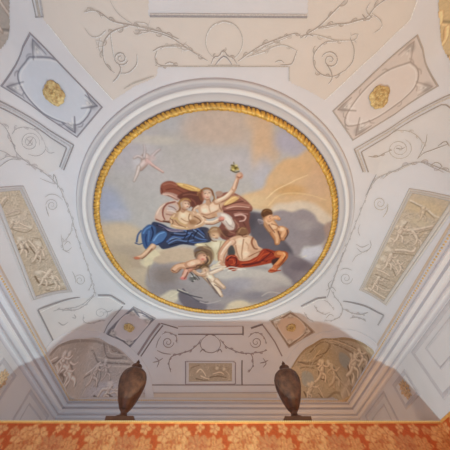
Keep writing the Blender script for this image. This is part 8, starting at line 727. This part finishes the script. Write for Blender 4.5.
for key, bk, lab in (('near', 'near_b', 'wide cream field with a shell ring and big leafy scrolls above the fresco'),
                     ('ul', 'ul_b', 'pale scroll panel with double grey frame left of the fresco, above the left frieze'),
                     ('ur', 'ur_b', 'cream scroll panel with broad grey frame right of the fresco, above the right frieze'),
                     ('side_l', None, 'vine scroll running between the fresco ring and the left frieze'),
                     ('side_r', None, 'vine scroll running between the fresco ring and the right frieze'),
                     ('bl', 'bl_b', 'scroll panel directly above the grey left lunette'),
                     ('br', 'br_b', 'scroll panel directly above the brown right lunette'),
                     ('far', 'far_b', 'far scroll field with a round wreath over the small plaque')):
    t = thing('scroll_panel', lab, 'scroll ornament', loc_of(key), 'scroll panels of the vault')
    if key in DATA['fields']: field(t, DATA['fields'][key], .003, M_peach if key == 'near' else M_field)
    ribbons('painted_scroll', R_[key], t, .008)
    if bk: ribbons('painted_border', R_[bk], t, .010, False)

# ------------------------------------------------------------ painted wall panels above the damask
M_wp = mat('panel_line', (188, 182, 187), .8, noise=.1); M_wf = mat('panel_field', (214, 210, 216), .85, noise=.04)
M_go = mat('ochre_ornament', (216, 184, 150), .8, noise=.3, scale=40)
def wall_frame(name, sx, y0, y1, z0, z1, w, parent, material, d=.012):
    vs = []; fs = []
    def P(y, z, dd): return (sx*(WX-dd), y, z)
    co = [(y0, z0, 1, 1), (y1, z0, -1, 1), (y1, z1, -1, -1), (y0, z1, 1, -1)]
    pr = [(0, .001), (.2, d), (.6, d*.8), (1, .001)]
    for (y, z, a, b) in co:
        for f, dd in pr: vs.append(P(y+a*w*f, z+b*w*f, dd))
    k = len(pr)
    for i in range(4):
        for j in range(k-1): fs.append([i*k+j, i*k+j+1, ((i+1) % 4)*k+j+1, ((i+1) % 4)*k+j])
    return mesh(name, vs, fs, material, parent)
def ornament(sx, yc, zc, s, parent, seed):
    bm = bmesh.new(); rd = random.Random(seed)
    for k in range(12):
        a = k*2*PI/12; r = s*(.30 if k % 2 else .36)
        m4 = Matrix.Translation((sx*(WX-.008), yc+r*math.cos(a), zc+r*math.sin(a))) @ Matrix.Rotation(a, 4, 'X') @ Matrix.Diagonal((.012, s*.17*rd.uniform(.8, 1.2), s*.09, 1))
        bmesh.ops.create_icosphere(bm, subdivisions=1, radius=1, matrix=m4)
    for k in range(5):
        a = k*2*PI/5+.3
        m4 = Matrix.Translation((sx*(WX-.012), yc+s*.1*math.cos(a), zc+s*.12*math.sin(a))) @ Matrix.Diagonal((.014, s*.08, s*.12, 1))
        bmesh.ops.create_icosphere(bm, subdivisions=1, radius=1, matrix=m4)
    me = bpy.data.meshes.new('ochre_ornament'); bm.to_mesh(me); bm.free(); me.materials.append(M_go)
    o = bpy.data.objects.new('ochre_ornament', me); C.objects.link(o); o.parent = parent; o.matrix_parent_inverse = Matrix.Translation(-parent.location)
def wall_panel(sx, y0, y1, z0, z1, lab, orn=None, inner=None, grp='painted wall panels under the cornice'):
    t = thing('wall_panel', lab, 'wall panel', (sx*WX, (y0+y1)/2, z0), grp)
    wall_frame('frame', sx, y0, y1, z0, z1, .07, t, M_wp)
    if inner: wall_frame('inner_frame', sx, *inner, .035, t, M_wp, .01)
    if orn: ornament(sx, *orn, t, int(y0*10))
for sx, nm in ((1, 'right'), (-1, 'left')):
    q = 0 if sx > 0 else -.24
    wall_panel(sx, -1.45, 1.50+q*.6, 3.44, 4.22, 'wide framed panel on the %s wall nearest the frieze, lit brightly' % nm, inner=(-1.12, 1.16+q*.6, 3.72, 4.08))
    wall_panel(sx, 1.90+q, 2.48+q, 3.70, 4.14, 'small square wall panel with ochre leaf ornament on the %s wall' % nm, orn=(2.19+q, 3.92, .32))
    wall_panel(sx, 2.84, 4.0, 3.42, 4.2, 'shadowed framed panel in the far %s corner of the wall' % nm, inner=(3.05, 3.8, 3.6, 4.05))

# ------------------------------------------------------------ urns on the partition
M_urn = mat('urn_terracotta', (126, 84, 62), .45, noise=.0, scale=11, bump=.35, k=1.05, col2=(74, 50, 40))
M_pl = mat('urn_plinth', (122, 90, 70), .6, noise=.25, scale=9, k=1.1)
def lathe(name, pr, parent, material, n=48, mod=None):
    vs = []; fs = []
    for i, (r, z) in enumerate(pr):
        for k in range(n):
            a = 2*PI*k/n; q = r*(1+(mod(a, z) if mod else 0)); vs.append((q*math.cos(a), q*math.sin(a), z))
    for i in range(len(pr)-1):
        for k in range(n): fs.append([i*n+k, i*n+(k+1) % n, (i+1)*n+(k+1) % n, (i+1)*n+k])
    fs.append(list(range(n))[::-1]); fs.append([(len(pr)-1)*n+k for k in range(n)])
    me = bpy.data.meshes.new(name); me.from_pydata(vs, [], fs); me.materials.append(material)
    me.polygons.foreach_set('use_smooth', [True]*len(me.polygons)); me.update()
    o = bpy.data.objects.new(name, me); C.objects.link(o); o.parent = parent; return o
def mod_body(a, z):
    if z > .55 and z < .83: return .022*(math.sin(12*a+z*70)*math.sin(12*a-z*70))
    if z < .42 and z > .2: return .03*abs(math.sin(8*a))-.015
    return 0
def urn(x, y, label):
    t = thing('urn', label, 'urn', (x, y, ZT), 'covered urns on top of the damask partition')
    b = box('plinth', (-.21, -.17, 0), (.21, .17, .085), M_pl); b.data.transform(Matrix.Identity(4)); b.parent = t
    lathe('foot', [(.135, .085), (.14, .10), (.125, .12), (.085, .135), (.06, .16), (.052, .19), (.062, .21), (.075, .225)], t, M_urn)
    body = [(.075, .225), (.10, .26), (.135, .33), (.17, .41), (.2, .50), (.222, .59), (.232, .67), (.226, .74), (.204, .80), (.165, .845), (.12, .87), (.088, .88)]
    bp = smooth_line(body, 5); lathe('body', [tuple(q) for q in bp], t, M_urn, 96, mod_body)
    li = lathe('lid', [(.088, .88), (.092, .895), (.085, .91), (.088, .925), (.094, .94), (.085, .955), (.05, .97), (.03, .98)], t, M_urn)
    lathe('finial', [(.028, .98), (.026, .995), (.034, 1.01), (.03, 1.025), (.012, 1.05), (.003, 1.07)], bpy.data.objects[li.name], M_urn)
    return t
urn(-1.42, 2.07, 'brown terracotta covered urn on the left, in front of the grey lunette')
urn(1.36, 2.07, 'brown terracotta covered urn on the right with reddish sheen, in front of the brown lunette')
